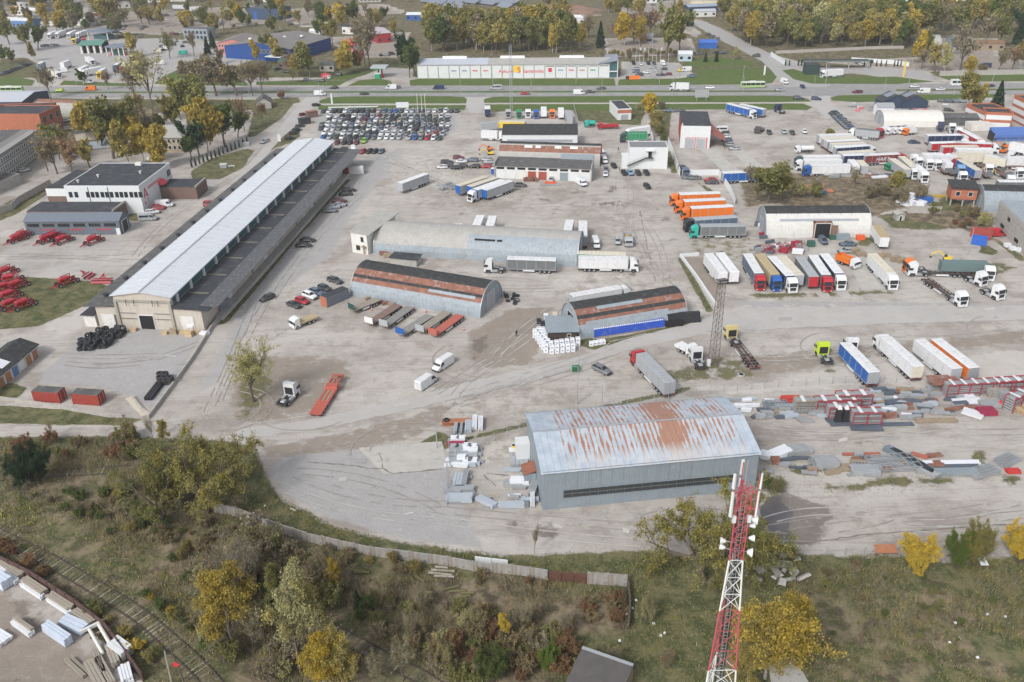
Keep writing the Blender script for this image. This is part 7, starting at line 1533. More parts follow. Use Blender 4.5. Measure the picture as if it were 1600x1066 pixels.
part('base_board',MB().box(0,W_,-.08,-.01,0,.3),M_wood,t)
t=thing('black_covered_stack','black plastic covered stack at the far end of the blue tarpaulin','stack',P(1040,508),.12);part('cover',MB().taper(0,9,0,2,0,2.6,.3,.3,.6),M_black,t);part('load',MB().box(-.5,4,-1.3,-.1,0,1.3),M_dark,t)
for i,(x,y)in enumerate(((853,498),(867,496),(842,506),(848,510))):
 p=P(x,y);t=thing('fluid_tank',['white cube tank with cage, left of the arched hangar door','cream cube tank with cage nearest the arched hangar door','black drum tank left of the small shed','second black drum tank nearer the bulk bags'][i],'tank',p);part('tank',MB().taper(-.6,.6,-.6,.6,.15,1.3,.05,.05,.05).cyl((0,0,1.3),(0,0,1.38),.15),(M_wrap,mat('cream_tank',(.6,.52,.4)),M_black,M_black)[i],t);part('cage',MB().box(-.62,.62,-.62,.62,0,.14).beam((-.62,-.62,0),(-.62,-.62,1.3),.05).beam((.62,-.62,0),(.62,-.62,1.3),.05).beam((-.62,-.62,.7),(.62,-.62,.7),.05),M_steel,t)
M_slate=mat('slate_sheet',(.10,.12,.15),var=.3,rough=.6);M_blsh=mat('pale_blue_sheet',(.40,.45,.50),var=.1,rough=.5);M_gsh=mat('grey_sheet',(.30,.31,.32),var=.25)
def bundle(px,py,ang,L,w,h,m,key,desc,name='material_stack',cat='stack',rows=3,cols=3,base=M_wood,z0=0):
 if name=='material_stack':name={M_wrap:'wrapped_pack',M_steel:'steel_profile_bundle',M_gsh:'grey_board_stack',M_slate:'dark_sheet_stack',M_blsh:'pale_sheet_stack',M_wood:'timber_stack',M_rust:'rusty_plate_stack'}.get(m,name)
 p=P(px,py);t=thing(name,'',cat,(p.x,p.y,z0),math.radians(ang))
 if m in(M_blsh,M_wrap,M_steel)and L>2.5:cols=max(cols,4)
 part('bearer',MB().box(-L*.4,-L*.4+.15,-w/2,w/2,0,.12).box(L*.4-.15,L*.4,-w/2,w/2,0,.12),base,t)
 for r in range(rows):
  for c in range(cols):
   y0=-w/2+w*c/cols;z=.125+r*h/rows;dx=R.uniform(-.15,.15)
   part('piece',MB().box(-L/2+dx,L/2+dx,y0+.02,y0+w/cols-.03,z,z+h/rows-.02),m,t)
 reg(key,t,desc,px);return t
M_gsh=mat('grey_sheet',(.30,.31,.32),var=.25)
def rack(px,py,ang,L,h,d,label,lv=6,nb=None,m=None):
 """stack of red-and-white panel frames"""
 p=P(px,py);t=thing('frame_stack',label,'frames',p,math.radians(ang));nb=nb or max(2,int(L/2.4));m=m or mat('dull_red_frame',(.33,.055,.07),var=.25)
 ps=MB()
 for i in range(nb+1):x=-L/2+L*i/nb;ps.box(x-.09,x+.09,-d/2-.05,-d/2+.12,0,h).box(x-.09,x+.09,d/2-.12,d/2+.05,0,h)
 part('end_post',ps,m,t)
 for l in range(lv):
  z=.1+l*h/lv;part('frame_layer',MB().box(-L/2,L/2,-d/2+.13,d/2-.13,z,z+h/lv*.45),M_gsh,t)
 tp=MB().box(-L/nb*.12,L/nb*.12,-d/2,d/2,h+.06,h+.12).mesh('white_cap',M_wpanel)
 for i in range(nb):share('white_cap',tp,t,(-L/2+L*(i+.5)/nb,0,0))
 tr=MB()
 for k in range(3):z=h*(.32+.32*k);tr.box(-L/2,L/2,-d/2-.06,-d/2-.04,z-.12,z)
 tr.box(-L/2,L/2,-d/2-.06,-d/2+.3,h,h+.05).box(-L/2,L/2,d/2-.3,d/2+.06,h,h+.05);part('top_rail',tr,m,t)
rack(1306,641,2,9,3.0,2.2,'red ended frame stack, back left of the scrap row');rack(1331,636,2,7,3.4,2.2,'red ended frame stack, farthest and tallest of the left group')
rack(1314,654,0,6,3.2,2.2,'red ended frame stack behind the two black figures');rack(1350,663,0,5.6,3.4,2.2,'red ended frame stack, nearest of the left group');rack(1263,640,0,6,2.6,2.2,'plain timber frame stack left of the red ended ones',m=M_wood)
rack(1535,614,4,17,3.0,2.2,'very long red ended frame stack under the white trailers',lv=7);rack(1582,612,4,8,3.2,2.2,'red ended frame stack at the right edge behind the long one');rack(1592,634,30,8,3.4,2.2,'slanted red ended frame stack beside the loose pallets')
KS='in the scrap row right of the big hangar'
def scrap(n,x0,x1,y0,y1,seed,mats_,key,hh=(.3,.9)):
 for i in range(n):
  x=R.uniform(x0,x1);y=R.uniform(y0,y1);m,ds=R.choice(mats_)
  bundle(x,y,R.uniform(-12,12),R.uniform(1.4,3.4),R.uniform(.5,1.1),R.uniform(*hh),m,key,ds,rows=R.choice((1,2,3)),cols=R.choice((1,2,3)))
M_slate=mat('slate_sheet',(.10,.12,.15),var=.3,rough=.6);M_blsh=mat('pale_blue_sheet',(.40,.45,.50),var=.1,rough=.5);M_gsh=mat('grey_sheet',(.30,.31,.32),var=.25)
S1=[(M_slate,'slate grey sheets'),(M_slate,'dark sheets'),(M_gsh,'grey boards'),(M_gsh,'grey profiles'),(M_blsh,'pale blue sheets'),(M_wrap,'white wrapped pack'),(M_rust,'brown rusty plates'),(M_steel,'galvanised profiles'),(M_wood,'weathered boards')]
scrap(80,1362,1462,605,655,1,S1,KS);scrap(30,1175,1300,625,660,2,S1,KS);scrap(10,1455,1500,615,650,3,S1,KS);scrap(10,1130,1180,622,645,4,[(M_blsh,'pale blue profiles'),(M_steel,'galvanised profiles'),(M_wrap,'white wrapped pack')],KS)
for a in((1245,638,0,9,1.0,.8,M_steel,'long galvanised gutters'),(1235,627,0,4,1.4,1.0,mat('red_sheet',(.5,.05,.04)),'bright red sheets'),(1243,632,0,3.5,1,.8,MATS['red_sheet'],'small red sheets'),(1322,660,2,7.5,3,.25,M_slate,'flat dark grey slabs'),(1352,668,-4,6,3,.3,M_slate,'flat slate slabs'),(1397,664,0,7.5,1.3,.15,M_slate,'thin dark sheet'),
          (1462,659,0,8,1.2,.5,M_wood,'long weathered boards'),(1520,648,-40,3.8,2.6,.4,M_wpanel,'white square board'),(1541,646,0,3.4,2.4,.9,mat('crimson_cover',(.28,.03,.07)),'crimson covered pack'),(1509,622,2,3.6,1.6,.4,M_wrap,'white and blue sheets'),(1510,629,3,6,2,.4,M_wrap,'wavy white sheets'),(1513,637,3,5,1,.3,M_rust,'dull red sheets'),
          (1546,634,0,4.5,2.2,.8,M_gsh,'grey wooden boards'),(1553,616,0,4,2.6,1.8,M_concd,'grey-brown block'),(1568,624,0,2.2,1.8,1.6,M_gsh,'pale grey bale'),(1508,606,0,0.1,.1,.1,M_gsh,'x')):
 if a[-1]!='x':bundle(*a[:7],KS,a[7],rows=2,cols=2)
bundle(1470,607,0,6,4,.25,M_rust,KS,'rusty red open decking on trestles',rows=1,cols=6,z0=1.8)
for i,(x,y)in enumerate(((1308,654+6),(1319,660))):
 p=P(x,y);t=thing('covered_post','upright black covered object with white top, %s of two before the red frames'%('left' if i==0 else 'right'),'equipment',p);part('cover',MB().taper(-.7,.7,-.6,.6,0,3.2,.3,.3,.2),M_black,t);part('cap',MB().taper(-.4,.4,-.4,.4,3.2,3.9,.2,.2,.1),M_wrap,t)
for x,y in((1584,640),(1590,644),(1598,640),(1592,632),(1600,648)):
 b=box_stack(x,y,20,1.3,1.1,5,.08,M_pallet,'pallet_stack','','pallets');reg('at the right edge',b,'stack of empty timber pallets',x)
t=thing('red_barrier','small bright red post standing at the edge of the stacks','post',P(1561,636));part('post',MB().cyl((0,0,0),(0,0,1.6),.4,8,0,.2),M_redp,t)
KM='in the weedy lower row right of the big hangar';scrap(34,1195,1480,712,744,6,[(M_gsh,'grey boards'),(M_steel,'galvanised offcuts'),(M_wood,'grey timber'),(M_slate,'dark sheets'),(M_rust,'rusty plates')],KM,(.2,.7))
for a in((1219,712,30,4,2.4,1.2,M_wrap,'white film heap'),(1200,716,-20,3,2,1,M_wrap,'crumpled white film heap'),(1211,724,0,1.6,1.2,1.2,M_rust,'orange rusty crate'),(1240,708,10,5,2.4,1,M_gsh,'grey tube heap'),(1252,706,0,4,2,.7,M_steel,'loose galvanised rods'),(1288,729,0,4.4,2.6,1.6,M_gsh,'grey timber stack'),(1316,733,5,4,2,.4,M_wood,'broken boards'),
          (1350,738,0,5,2.6,.8,M_steel,'tangled steel frames'),(1375,733,3,3,1,.6,M_gsh,'grey steel offcuts'),(1420,722,-55,10,1.8,.8,mat('dark_green_steel',(.15,.19,.22),var=.3),'long green-grey beams'),(1428,726,-60,10,1.6,.8,M_steel,'long steel rails'),(1486,725,0,10.5,1.3,.35,M_wrap,'long white covered pack'),
          (1486,731,0,10,1.0,.4,M_slate,'long slate-blue beams'),(1492,741,0,7.5,1.4,.9,M_bgalv,'blue-grey trough sections'),(1453,738,0,5,1,.5,M_steel,'pale steel offcuts'),(1345,711,0,7,.7,.3,mat('red_pipes',(.38,.13,.09)),'long red pipes'),(1436,714,-30,3,.8,.5,MATS['red_pipes'],'short red pipes'),(1535,742,20,5,2,.4,M_gsh,'grey frames lying flat'),(1582,738,0,2.5,1.5,.4,MATS['red_sheet'],'bright red sheet pile'),(1576,723,30,5,2,.2,M_gsh,'flat grey frames'),(1362,741,10,1.8,.8,.4,M_wrap,'small white bundle')):
 bundle(*a[:7],KM,a[7],rows=2,cols=3)
def lattice_heap(px,py,ang,L,w,label,m):
 p=P(px,py);t=thing('lattice_stack',label,'frames',p,math.radians(ang))
 for k in range(3):
  b=MB();z=.2+k*.35
  for i in range(9):x=-L/2+i*L/8;b.beam((x,-w/2,z),(x,w/2,z),.09)
  for i in range(4):y=-w/2+i*w/3;b.beam((-L/2,y,z+.08),(L/2,y,z+.08),.09)
  part('frame',b,m,t)
for q_ in((1375,729,8),(1352,735,-6),(1285,728,3),(1540,739,20),(1572,722,30)):lattice_heap(*q_,4.5,2.4,'loose pale lattice frames in the weedy lower row, near %s'%{1375:'the tangled heap',1352:'the broken timber stack',1285:'the grey tube heap',1540:'the long white pack',1572:'the bright red sheets'}[q_[0]],M_steel)
lattice_heap(1395,727,5,9,4.5,'heap of pale steel lattice frames behind the long green beams',M_steel);lattice_heap(1263,641,0,6,3,'grey steel lattice cages among the timber frames',M_steel);lattice_heap(1212,637,0,5,3,'blue-grey lattice cages at the left of the scrap row',M_bgalv);lattice_heap(1385,372,0,0.1,.1,'x',M_steel)if 0 else None
KL='on the slab left of the big hangar'
for bx in((706,726,688,730,16),(728,744,700,728,8),(708,730,745,790,10),(800,832,690,790,16),(755,800,780,796,3)):scrap(bx[4],bx[0],bx[1],bx[2],bx[3],6,[(M_steel,'galvanised fittings'),(M_steel,'silver profiles'),(M_blsh,'pale blue sections'),(M_gsh,'grey frames'),(M_wrap,'white packets')],KL,(.3,.8))
KL='on the slab left of the big hangar'
for a in((712,673,88,3.2,.7,.9,M_blsh,'pale blue profiles'),(721,673,88,3.2,.5,.9,M_blsh,'narrow pale blue profiles'),(732,670,90,3.6,1.4,1.0,M_blsh,'pale blue sections'),(742,664,90,4.4,1.0,1.0,M_wrap,'white sheeted profiles'),(751,665,90,4.2,1.0,1.0,M_wrap,'white sheeted sections'),(711,690,0,1.6,1.3,1,M_wrap,'white wrapped cube'),(720,690,0,1.6,1.3,1,M_wrap,'second white wrapped cube'),
          (713,697,0,3.4,1,.8,mat('raspberry_sheet',(.35,.05,.10)),'raspberry coloured boards'),(722,698,0,3,1,.5,M_wrap,'white boards'),(710,706,0,1.6,1.4,1.4,M_steel,'wire caged steel parts'),(719,706,0,1.6,1.4,1.4,M_steel,'second wire cage of steel parts'),(731,706,0,1.7,1.5,1.6,M_wrap,'white topped crate'),(739,707,0,1.7,1.5,1.6,M_wrap,'second white topped crate'),(712,724,0,2.4,1.4,.9,M_steel,'galvanised rods'),(721,722,0,1.6,1.4,1.3,M_wrap,'white covered crate'),(731,724,0,1.7,1.4,.9,M_wrap,'low white pack'),(739,724,0,1.7,1.4,.9,M_wrap,'second low white pack'),(732,715,0,3.4,1.3,.7,M_steel,'flat cage of fittings'),
          (718,755,85,4,2.2,.9,M_blsh,'pale blue long profiles'),(727,752,85,4.4,1.0,1.1,M_steel,'silver profiles'),(717,768,0,5.6,1.4,.9,M_steel,'steel rack across the fence'),(718,783,0,4.6,1.6,1.2,M_blsh,'big pack of white and blue sheets'),(760,787,-38,4,1.4,.7,M_blsh,'tilted pale blue pack'),(799,792,0,4.6,1.2,.8,M_blsh,'pale blue strapped sheets'),(812,757,0,3.4,1.8,1.2,M_wrap,'white film bale'),(812,722,88,3.8,3.2,.7,M_steel,'silver tubes'),(810,705,0,3.6,1,.5,M_wrap,'white edged strips'),(835,766,75,3.6,1.4,1.5,M_steel,'dull rods leaning by the wall'),(832,785,88,3,.8,1.2,M_wrap,'white posts'),(823,785,88,3,.6,.6,M_steel,'grey ladder like frames')):
 bundle(*a[:7],KL,a[7],rows=2,cols=3,base=M_blsh)
t=thing('yellow_barrel','yellow barrel beside the hangar lean-to','barrel',P(803,703));part('barrel',MB().cyl((0,0,0),(0,0,1.1),.42,12),M_yelp,t);part('lid',MB().cyl((0,0,1.1),(0,0,1.16),.38,12),M_black,t)
t=thing('rust_frame_stack','low stack of orange rusty frames behind the pale profiles','frames',P(722,662),.03);part('frame',MB().box(-4,4,-.8,.8,.1,.2).box(-4,4,-.8,.8,.4,.5).box(-4,4,-.8,.8,.7,.8),mat('orange_rust_frame',(.38,.16,.08),var=.3),t);part('post',MB().box(-4,-3.9,-.8,.8,.801,1).box(3.9,4,-.8,.8,.801,1),MATS['orange_rust_frame'],t)
KT='in the timber yard corner at lower left'
M_tim=mat('grey_brown_timber',(.34,.30,.25),var=.2,scale=2)
for a in((18,893,-33,6.5,1.4,1.0,M_tim,'long grey timber'),(10,901,-33,6.5,1.0,.8,M_wrap,'white wrapped timber'),(55,921,-33,5.6,1.3,1.0,M_tim,'long grey timber'),(52,926,-33,5.6,.9,.7,M_wrap,'white wrapped timber'),(96,945,-33,5.6,1.3,.9,M_tim,'grey-brown planks'),(93,950,-33,5.6,.8,.6,M_wrap,'white edged planks'),(132,969,-33,4.6,1.2,.9,M_tim,'short grey planks'),(4,914,-30,3.4,1.8,1.8,mat('light_blue_wrap',(.55,.62,.72),rough=.4),'pale blue film pack'),(117,980,-27,4.6,1.9,.9,MATS['light_blue_wrap'],'square pale blue film pack'),
          (92,997,-33,5.6,1.3,1.6,MATS['light_blue_wrap'],'tall pale blue film pack'),(37,985,-33,4.6,1.0,.8,M_wrap,'white packed boards'),(39,982,-33,4.6,.6,1.2,M_tim,'narrow boards'),(2,1000,-30,3,2,.7,M_wrap,'white edge pack'),(118,1046,-38,5,.6,.4,M_tim,'thin loose beams'),(128,1044,-38,5,.4,.4,M_tim,'two loose beams'),(155,1034,-55,6,.8,.6,M_tim,'long narrow boards'),(190,1020,-35,3.4,2.0,1.6,M_wpanel,'white strapped pack on timber'),(178,1030,-55,4,1.2,1.2,M_tim,'stacked sawn boards'),(150,1058,-50,6,1.4,.7,M_tim,'bundle of pale battens'),(165,1050,-50,6,1.0,.6,M_tim,'long battens'),(198,1058,-60,3,1.6,1.0,M_wrap,'torn white film pack')):
 bundle(*a[:7],KT,a[7],rows=2,cols=3)
t=thing('white_pipe_frame','white painted pipe frame with cross bar in the timber yard','frame',P(150,985),math.radians(-50));part('pipe',MB().cyl((0,.6,.8),(6,.6,.8),.28,10),M_white,t);part('pipe',MB().cyl((0,-.8,.8),(6,-.8,.8),.24,10),M_white,t);part('cross_bar',MB().box(-.4,0,-2,2,.6,1.1),M_white,t);part('bearer',MB().box(1,1.3,-1.2,1.2,0,.5).box(5,5.3,-1.2,1.2,0,.5),M_wood,t)
KF='in the clutter beside the white arched hangar'
for i in range(26):
 x=1182+R.uniform(0,75);y=372+max(0,(x-1182)*.05)+R.uniform(-14 if x<1200 else 6,24)
 if x<1200:y=350+R.uniform(0,45)
 m,ds=R.choice([(mat('crimson_steel',(.35,.04,.06),var=.2),'crimson steel frames'),(M_slate,'dark machine parts'),(M_steel,'steel frames'),(M_wrap,'pale boards')]);bundle(x,y,R.uniform(-80,80),R.uniform(1.5,3),.8,R.uniform(.6,1.6),m,KF,ds,rows=2,cols=2)
for i in range(14):
 p=P(1190+i*5,392+R.uniform(-3,3));t=thing('machine_frame','','machine frame',(p.x,p.y,0),R.uniform(-.5,.5));part('frame',MB().beam((-1,-1,.6),(-1,1,.6),.12).beam((1,-1,.6),(1,1,.6),.12).beam((-1,-1,.6),(1,-1,.6),.12).beam((-1,1,.6),(1,1,.6),.12).beam((-1,0,.6),(0,0,2.3),.12).beam((1,0,.6),(0,0,2.3),.12).beam((-1,-1,0),(-1,-1,.6),.12).beam((1,-1,0),(1,-1,.6),.12),MATS['crimson_steel'],t);reg(KF,t,'crimson machine frame',1190+i*5)
bundle(1344,375,0,2.4,1.4,1.4,mat('vivid_orange',(.7,.12,.04)),KF,'vivid orange box',rows=1,cols=1);bundle(1316,374,0,4,1.6,1.6,M_bgalv,KF,'blue-grey bin',rows=1,cols=2);bundle(1300,374,0,2,1.4,1.2,mat('bottle_green',(.04,.12,.09)),KF,'bottle green bin',rows=1,cols=1);bundle(1267,385,0,2,1.6,1.6,MATS['bottle_green'],KF,'dark green engine block',rows=2,cols=1)
for x,y in((1335,396),(1345,400),(1358,402),(1372,404),(1385,401),(1398,408),(1408,410)):bundle(x,y,R.uniform(-20,20),2.6,1.4,R.uniform(.8,1.6),M_wood,KF,'brown timber pile',rows=3,cols=2)
t=thing('small_hut','tiny grey concrete hut in the grass between the scrub and the white trailer','hut',P(1400,345));gable(t,2.6,2.4,2.0,2.5,M_conc,M_conc,'y');door(t,2.6,2.4,'f',1.3,.7,1.5)
for i,(x,y)in enumerate(((1411,318),(1418,322),(1425,319),(1428,312),(1436,322))):bundle(x,y,-50,4,2,1.8,M_wrap,'by the scrub right of the hangar','white and pale blue sheeted pile',rows=2,cols=2)
bundle(1443,316,0,5,2.6,1.8,M_blup,'by the scrub right of the hangar','bright blue covered pile',rows=1,cols=1);bundle(1462,308,-5,9,1.2,.6,mat('yellow_beam',(.45,.3,.05)),'by the scrub right of the hangar','long yellow beam',rows=1,cols=2)
for x,y in((1273,293),(1287,300)):bundle(x,y,0,6,2,.6,mat('orange_plate',(.45,.18,.1)),'in the scrub above the white arched hangar','orange rusted flat deck',rows=1,cols=3)
bundle(1281,303,0,4,2,1,mat('dark_teal_box',(.03,.10,.18)),'in the scrub above the white arched hangar','dark blue box',rows=1,cols=1)
for x,y in((1574,386),(1582,391),(1592,393),(1598,388)):bundle(x,y,0,1.6,1.4,1,M_wrap,'against the unfinished concrete hall','white bulk sack',rows=1,cols=1)
for i in range(22):x=1285+i*6.2;bundle(x,276+R.uniform(-2.5,2.5),R.uniform(-15,15),R.uniform(3,5),1.5,R.uniform(.4,1),R.choice((M_slate,M_gsh,M_rust,M_wood,M_wrap)),'along the foot of the packed truck park',R.choice(('dumped scrap parts','old axle parts','worn flat pieces')),rows=2,cols=2)
for i in range(26):x=1325+R.uniform(0,60)+(60 if i>16 else 0)*1.6;bundle(x,168+R.uniform(-5,8),R.uniform(-30,30),2,1,R.uniform(.5,1.2),R.choice((M_gsh,M_slate,M_wrap,M_steel,MATS['pink_paint'])),'in the stonemason yard','carved stone blocks',name='stone_blocks',cat='stone',rows=1,cols=3)
t=thing('blue_canopy','big blue tarpaulin covered frame at the right edge of the truck park','canopy',P(1552,222),0)
part('tarpaulin',MB().hexa([(0,0,2.6),(20,0,2.6),(20,5,4.6),(0,5,4.6)],[(0,0,2.7),(20,0,2.7),(20,5,4.7),(0,5,4.7)]).box(0,20,-.1,-.01,1.6,2.7),M_tarp,t,(.08,.16,.42));part('curtain',MB().box(0,20,5.01,5.1,0,4.6),M_tarp,t,(.10,.2,.45));part('end_wall',MB().box(-.1,-.01,0,5,0,3.4),M_black,t)
pp=MB()
for x in(0,5,10,15,20):pp.beam((x,0,0),(x,0,2.6),.15)
part('post',pp,M_steel,t);part('cargo',MB().box(1,19,.6,4,0,1.4),mat('blue_pack',(.12,.2,.45),var=.3),t)
bundle(1528,203,0,9,6,3,mat('cream_sheet',(.6,.58,.54)),'below the brick office','cream sheeted load',rows=2,cols=1)
bundle(875-80,290,0,6,1,.3,M_gsh,'before the garage row','long grey plank',rows=1,cols=3);bundle(860,290,0,7,1,.4,M_gsh,'before the garage row','long grey planks',rows=1,cols=3);bundle(860,287,0,4,1,.6,MATS['vivid_orange'],'before the garage row','orange plough',rows=1,cols=2)
for i in range(5):bundle(822+i*4,283,R.uniform(0,90),2,1,R.uniform(.7,1.4),M_rust,'before the garage row','heap of brown scrap',rows=2,cols=2)
for i in range(10):bundle(686+R.uniform(0,26),294+R.uniform(-5,4),R.uniform(0,180),3,.8,R.uniform(.3,.9),R.choice((M_steel,M_chass,M_gsh)),'in the loose metal heap left of the slanted trailers','grey metal parts',rows=2,cols=2)
for i in range(6):bundle(575+i*9,470+i*2.2-R.uniform(-1,2),R.uniform(0,60),1.6,1,.6,R.choice((M_wood,M_rust,M_slate)),'at the foot of the rusty arched hangar','small junk pile',rows=2,cols=2)
for i,(x,y)in enumerate(((600,398),(606,402),(625,403),(640,405),(650,407))):bundle(x,y,0,2.4,1.4,1,R.choice((mat('teal_paint',(.05,.2,.2)),M_rust,M_wood)),'between the two long arched hangars','coloured junk crate',rows=1,cols=2)
t=thing('flat_shed','low dark roofed lean-to with pale rim between the two long arched hangars','shed',P(610,414),-.27);part('wall',MB().box(0,8,0,4,0,2.2),M_conc,t);part('roof',MB().box(-.3,8.3,-.3,4.3,2.21,2.4),M_bit,t)
M_rub=mat('broken_concrete',(.42,.40,.37),var=.3,dirt=(.2,.18,.15))
for i in range(26):
 x=1215+R.gauss(0,25);y=890+R.gauss(0,14);p=P(x,y);m=MB();a,b,c=R.uniform(.5,2.6),R.uniform(.5,1.2),R.uniform(.2,.5);m.taper(-a/2,a/2,-b/2,b/2,0,c,R.uniform(0,.3),R.uniform(0,.3),.1)
 o=link('concrete_slab_piece',m.mesh('concrete_slab_piece',M_rub),None,(p.x,p.y,R.uniform(.02,.7)));o.rotation_euler=(R.uniform(-.5,.5),R.uniform(-.4,.4),R.uniform(0,3));tag(o,'broken concrete slab in the rubble heap behind the mast','rubble','rubble heap behind the mast')
for i,(x,y,a)in enumerate(((690,888,-8),(692,893,-6),(688,898,-10),(694,902,-5),(560,893,-5),(566,896,0),(715,925,5),(730,928,-3),(705,920,20),(655,905,-45),(722,934,10))):
 p=P(x,y);L=R.uniform(2,4);o=link('felled_log',MB().cyl((-L/2,0,.2),(L/2,0,.2),.22,8,0,.17).mesh('felled_log',M_barkp if i<4 else mat('mossy_log',(.16,.15,.07),var=.3)),None,(p.x,p.y,0),math.radians(a));tag(o,'','log');reg('in the clearing below the curving wall',o,'pale felled log' if i<4 else 'mossy felled log',x)
for i in range(14):
 x=1000+R.gauss(0,25)if i<8 else R.uniform(1430,1590);y=975+R.gauss(0,20)if i<8 else R.uniform(960,1040);p=P(x,y);o=link('litter_bag',MB().taper(-.2,.2,-.16,.16,0,.22,.06,.06,.05).mesh('litter_bag',M_wrap),None,p);tag(o,'crumpled white litter bag lying in the rough grass','litter','white litter in the grass')
for i,(x,y,w)in enumerate(((1382,866,3.4),(1533,885,1.2))):
 p=P(x,y);t=thing('scrap_board',['rusty orange board propped on a frame at the field edge','small white board lying near the yellow-green bush'][i],'board',p);part('board',MB().hexa([(-w/2,-.8,.9),(w/2,-.8,.9),(w/2,.8,1.3),(-w/2,.8,1.3)],[(-w/2,-.8,.98),(w/2,-.8,.98),(w/2,.8,1.38),(-w/2,.8,1.38)]),MATS['orange_rust_frame']if i==0 else M_wpanel,t);part('support',MB().beam((-w/2,-.7,0),(-w/2,-.7,.9),.1).beam((w/2,-.7,0),(w/2,-.7,.9),.1).beam((-w/2,.7,0),(w/2,.7,1.2),.08),M_rust,t)
t=thing('waste_bin','green wheeled waste container on the sandy bank by a lamp post','bin',P(899,580));part('bin_body',MB().taper(-.7,.7,-.5,.5,.15,1.25,-.08,-.08,-.06),M_matte,t,(.02,.13,.05));part('lid',MB().taper(-.8,.8,-.58,.58,1.26,1.4,.1,.1,.2),M_matte,t,(.02,.16,.06));part('wheels',MB().cyl((-.6,-.45,.08),(-.6,.45,.08),.08,6).cyl((.6,-.45,.08),(.6,.45,.08),.08,6),M_black,t)
t=thing('portable_toilet','bright blue portable toilet with white roof beside the garage row','toilet',P(770,272));part('cabin',MB().box(-.6,.6,-.6,.6,0,2.1),M_matte,t,(.02,.09,.4));part('roof',MB().taper(-.63,.63,-.63,.63,2.101,2.35,.1,.1,.1),M_wpanel,t);part('door',MB().box(-.4,.4,-.64,-.605,.1,1.9),M_matte,t,(.03,.12,.45))
for i,(x,y)in enumerate(((718,250+480-480),)):pass
cone=MB().box(-.25,.25,-.25,.25,0,.06).cyl((0,0,.06),(0,0,.9),.2,8,0,.06);conem=cone.mesh('cone_body',M_redp);band=MB().cyl((0,0,.35),(0,0,.6),.165,8,0,.12).mesh('reflective_band',M_wpanel)
for i,(x,y)in enumerate(((593,473),(581,485),(615,480),(634,496),(648,485),(666,488),(671,505),(706,513),(722,497),(608,492),(725,516),(790,466),(1006,478))[:11]):
 t=thing('traffic_cone','','traffic cone',P(x,y));share('cone_body',conem,t);share('reflective_band',band,t);reg('among the flatbed trailers',t,'red and white cone',x)
# ---- masts
def tower():
 p=P(1168,727,54.5);base=Vector((p.x,p.y,0));t=thing('radio_mast','tall red and white lattice radio mast carrying white antennas and dishes','mast',base,0)
 Rz=lambda z:(1.2+max(0,44.5-z)*.105)/1.732
 an=[math.pi/2+i*2*math.pi/3 for i in range(3)]
 def pt(i,z):r=Rz(z);return Vector((r*math.cos(an[i%3]),r*math.sin(an[i%3]),z))
 bands=[(0,8,0),(8,16,1),(16,24,0),(24,31.3,1),(31.3,38.7,0),(38.7,44.5,1),(44.5,52.5,0)]
 for z0,z1,w in bands:
  m=M_whst if w==1 else M_redst
  for i in range(3):
   part('leg',MB().cyl(pt(i,z0),pt(i,z1),.085 if z0<40 else .06,6),m,t)
  n=3 if z0<40 else(5 if z0<44 else 7)
  br=MB()
  for k in range(n):
   a=z0+(z1-z0)*k/n;b=z0+(z1-z0)*(k+1)/n
   for i in range(3):
    br.beam(pt(i,a),pt(i+1,b),.05);br.beam(pt(i+1,a),pt(i,b),.05);br.beam(pt(i,b),pt(i+1,b),.045)
  part('bracing',br,m,t)
 rg=MB()
 for k in range(120):rg.beam((-.2,-.2,.8+k*.42),(.2,-.2,.8+k*.42),.03)
 part('ladder_rungs',rg,M_steel,t)['kind']='stuff'
 part('feeder_cables',MB().beam((.3,.1,0),(.3,.1,47),.09,.09).beam((.42,.05,0),(.42,.05,49.5),.06,.06).beam((-.3,.05,20),(-.3,.05,50),.07,.07),M_black,t)
 part('cable_run',MB().beam((.15,0,0),(.15,0,50),.22,.1).beam((-.12,.1,0),(-.12,.1,48),.12,.1),M_black,t)
 part('ladder',MB().beam((-.2,-.2,0),(-.2,-.2,52),.04).beam((.2,-.2,0),(.2,-.2,52),.04),M_steel,t)
 for i in range(3):
  c,s=math.cos(an[i]),math.sin(an[i])
  for(z,h,r)in((49.6,2.6,1.25),(52.6,1.5,1.3)):
   q=part('panel_antenna',MB().taper(-.08,.08,-.14,.14,z,z+h,.02,.02,.02),M_wpanel,t);q.location=(c*r,s*r,0);q.rotation_euler=(0,0,an[i])
  part('antenna_bracket',MB().beam((0,0,50.3),(c*1.2,s*1.2,50.3),.08).beam((0,0,52),(c*1.2,s*1.2,52),.08).beam((c*1.1,s*1.1,49.4),(c*1.1,s*1.1,54),.07),M_redst,t)
  q=part('radio_unit',MB().box(-.22,.22,-.18,.18,48.8,49.5),M_wpanel,t);q.location=(c*.75,s*.75,0);q.scale=(.7,.7,1)
 for z,a,r in((46.2,2.9,.32),(46.8,-.1,.3),(45.2,2.6,.3),(45.4,-.3,.42),(47.9,0.2,.28),(49,-.2,.5)):
  d=Vector((math.cos(a),math.sin(a),0));part('dish_antenna',MB().cyl(d*.95+Vector((0,0,z)),d*1.35+Vector((0,0,z)),r*.4,12,0,r).cyl(d*1.35+Vector((0,0,z)),d*1.42+Vector((0,0,z)),r,12),M_wpanel,t);part('dish_bracket',MB().beam((0,0,z),d*.95+Vector((0,0,z)),.06),M_steel,t)
 part('lightning_rod',MB().cyl((0,0,52.5),(0,0,55),.04,5),M_steel,t)
 part('footing',MB().box(-2.6,2.6,-2.6,2.6,0,.4),M_conc,t)
tower()
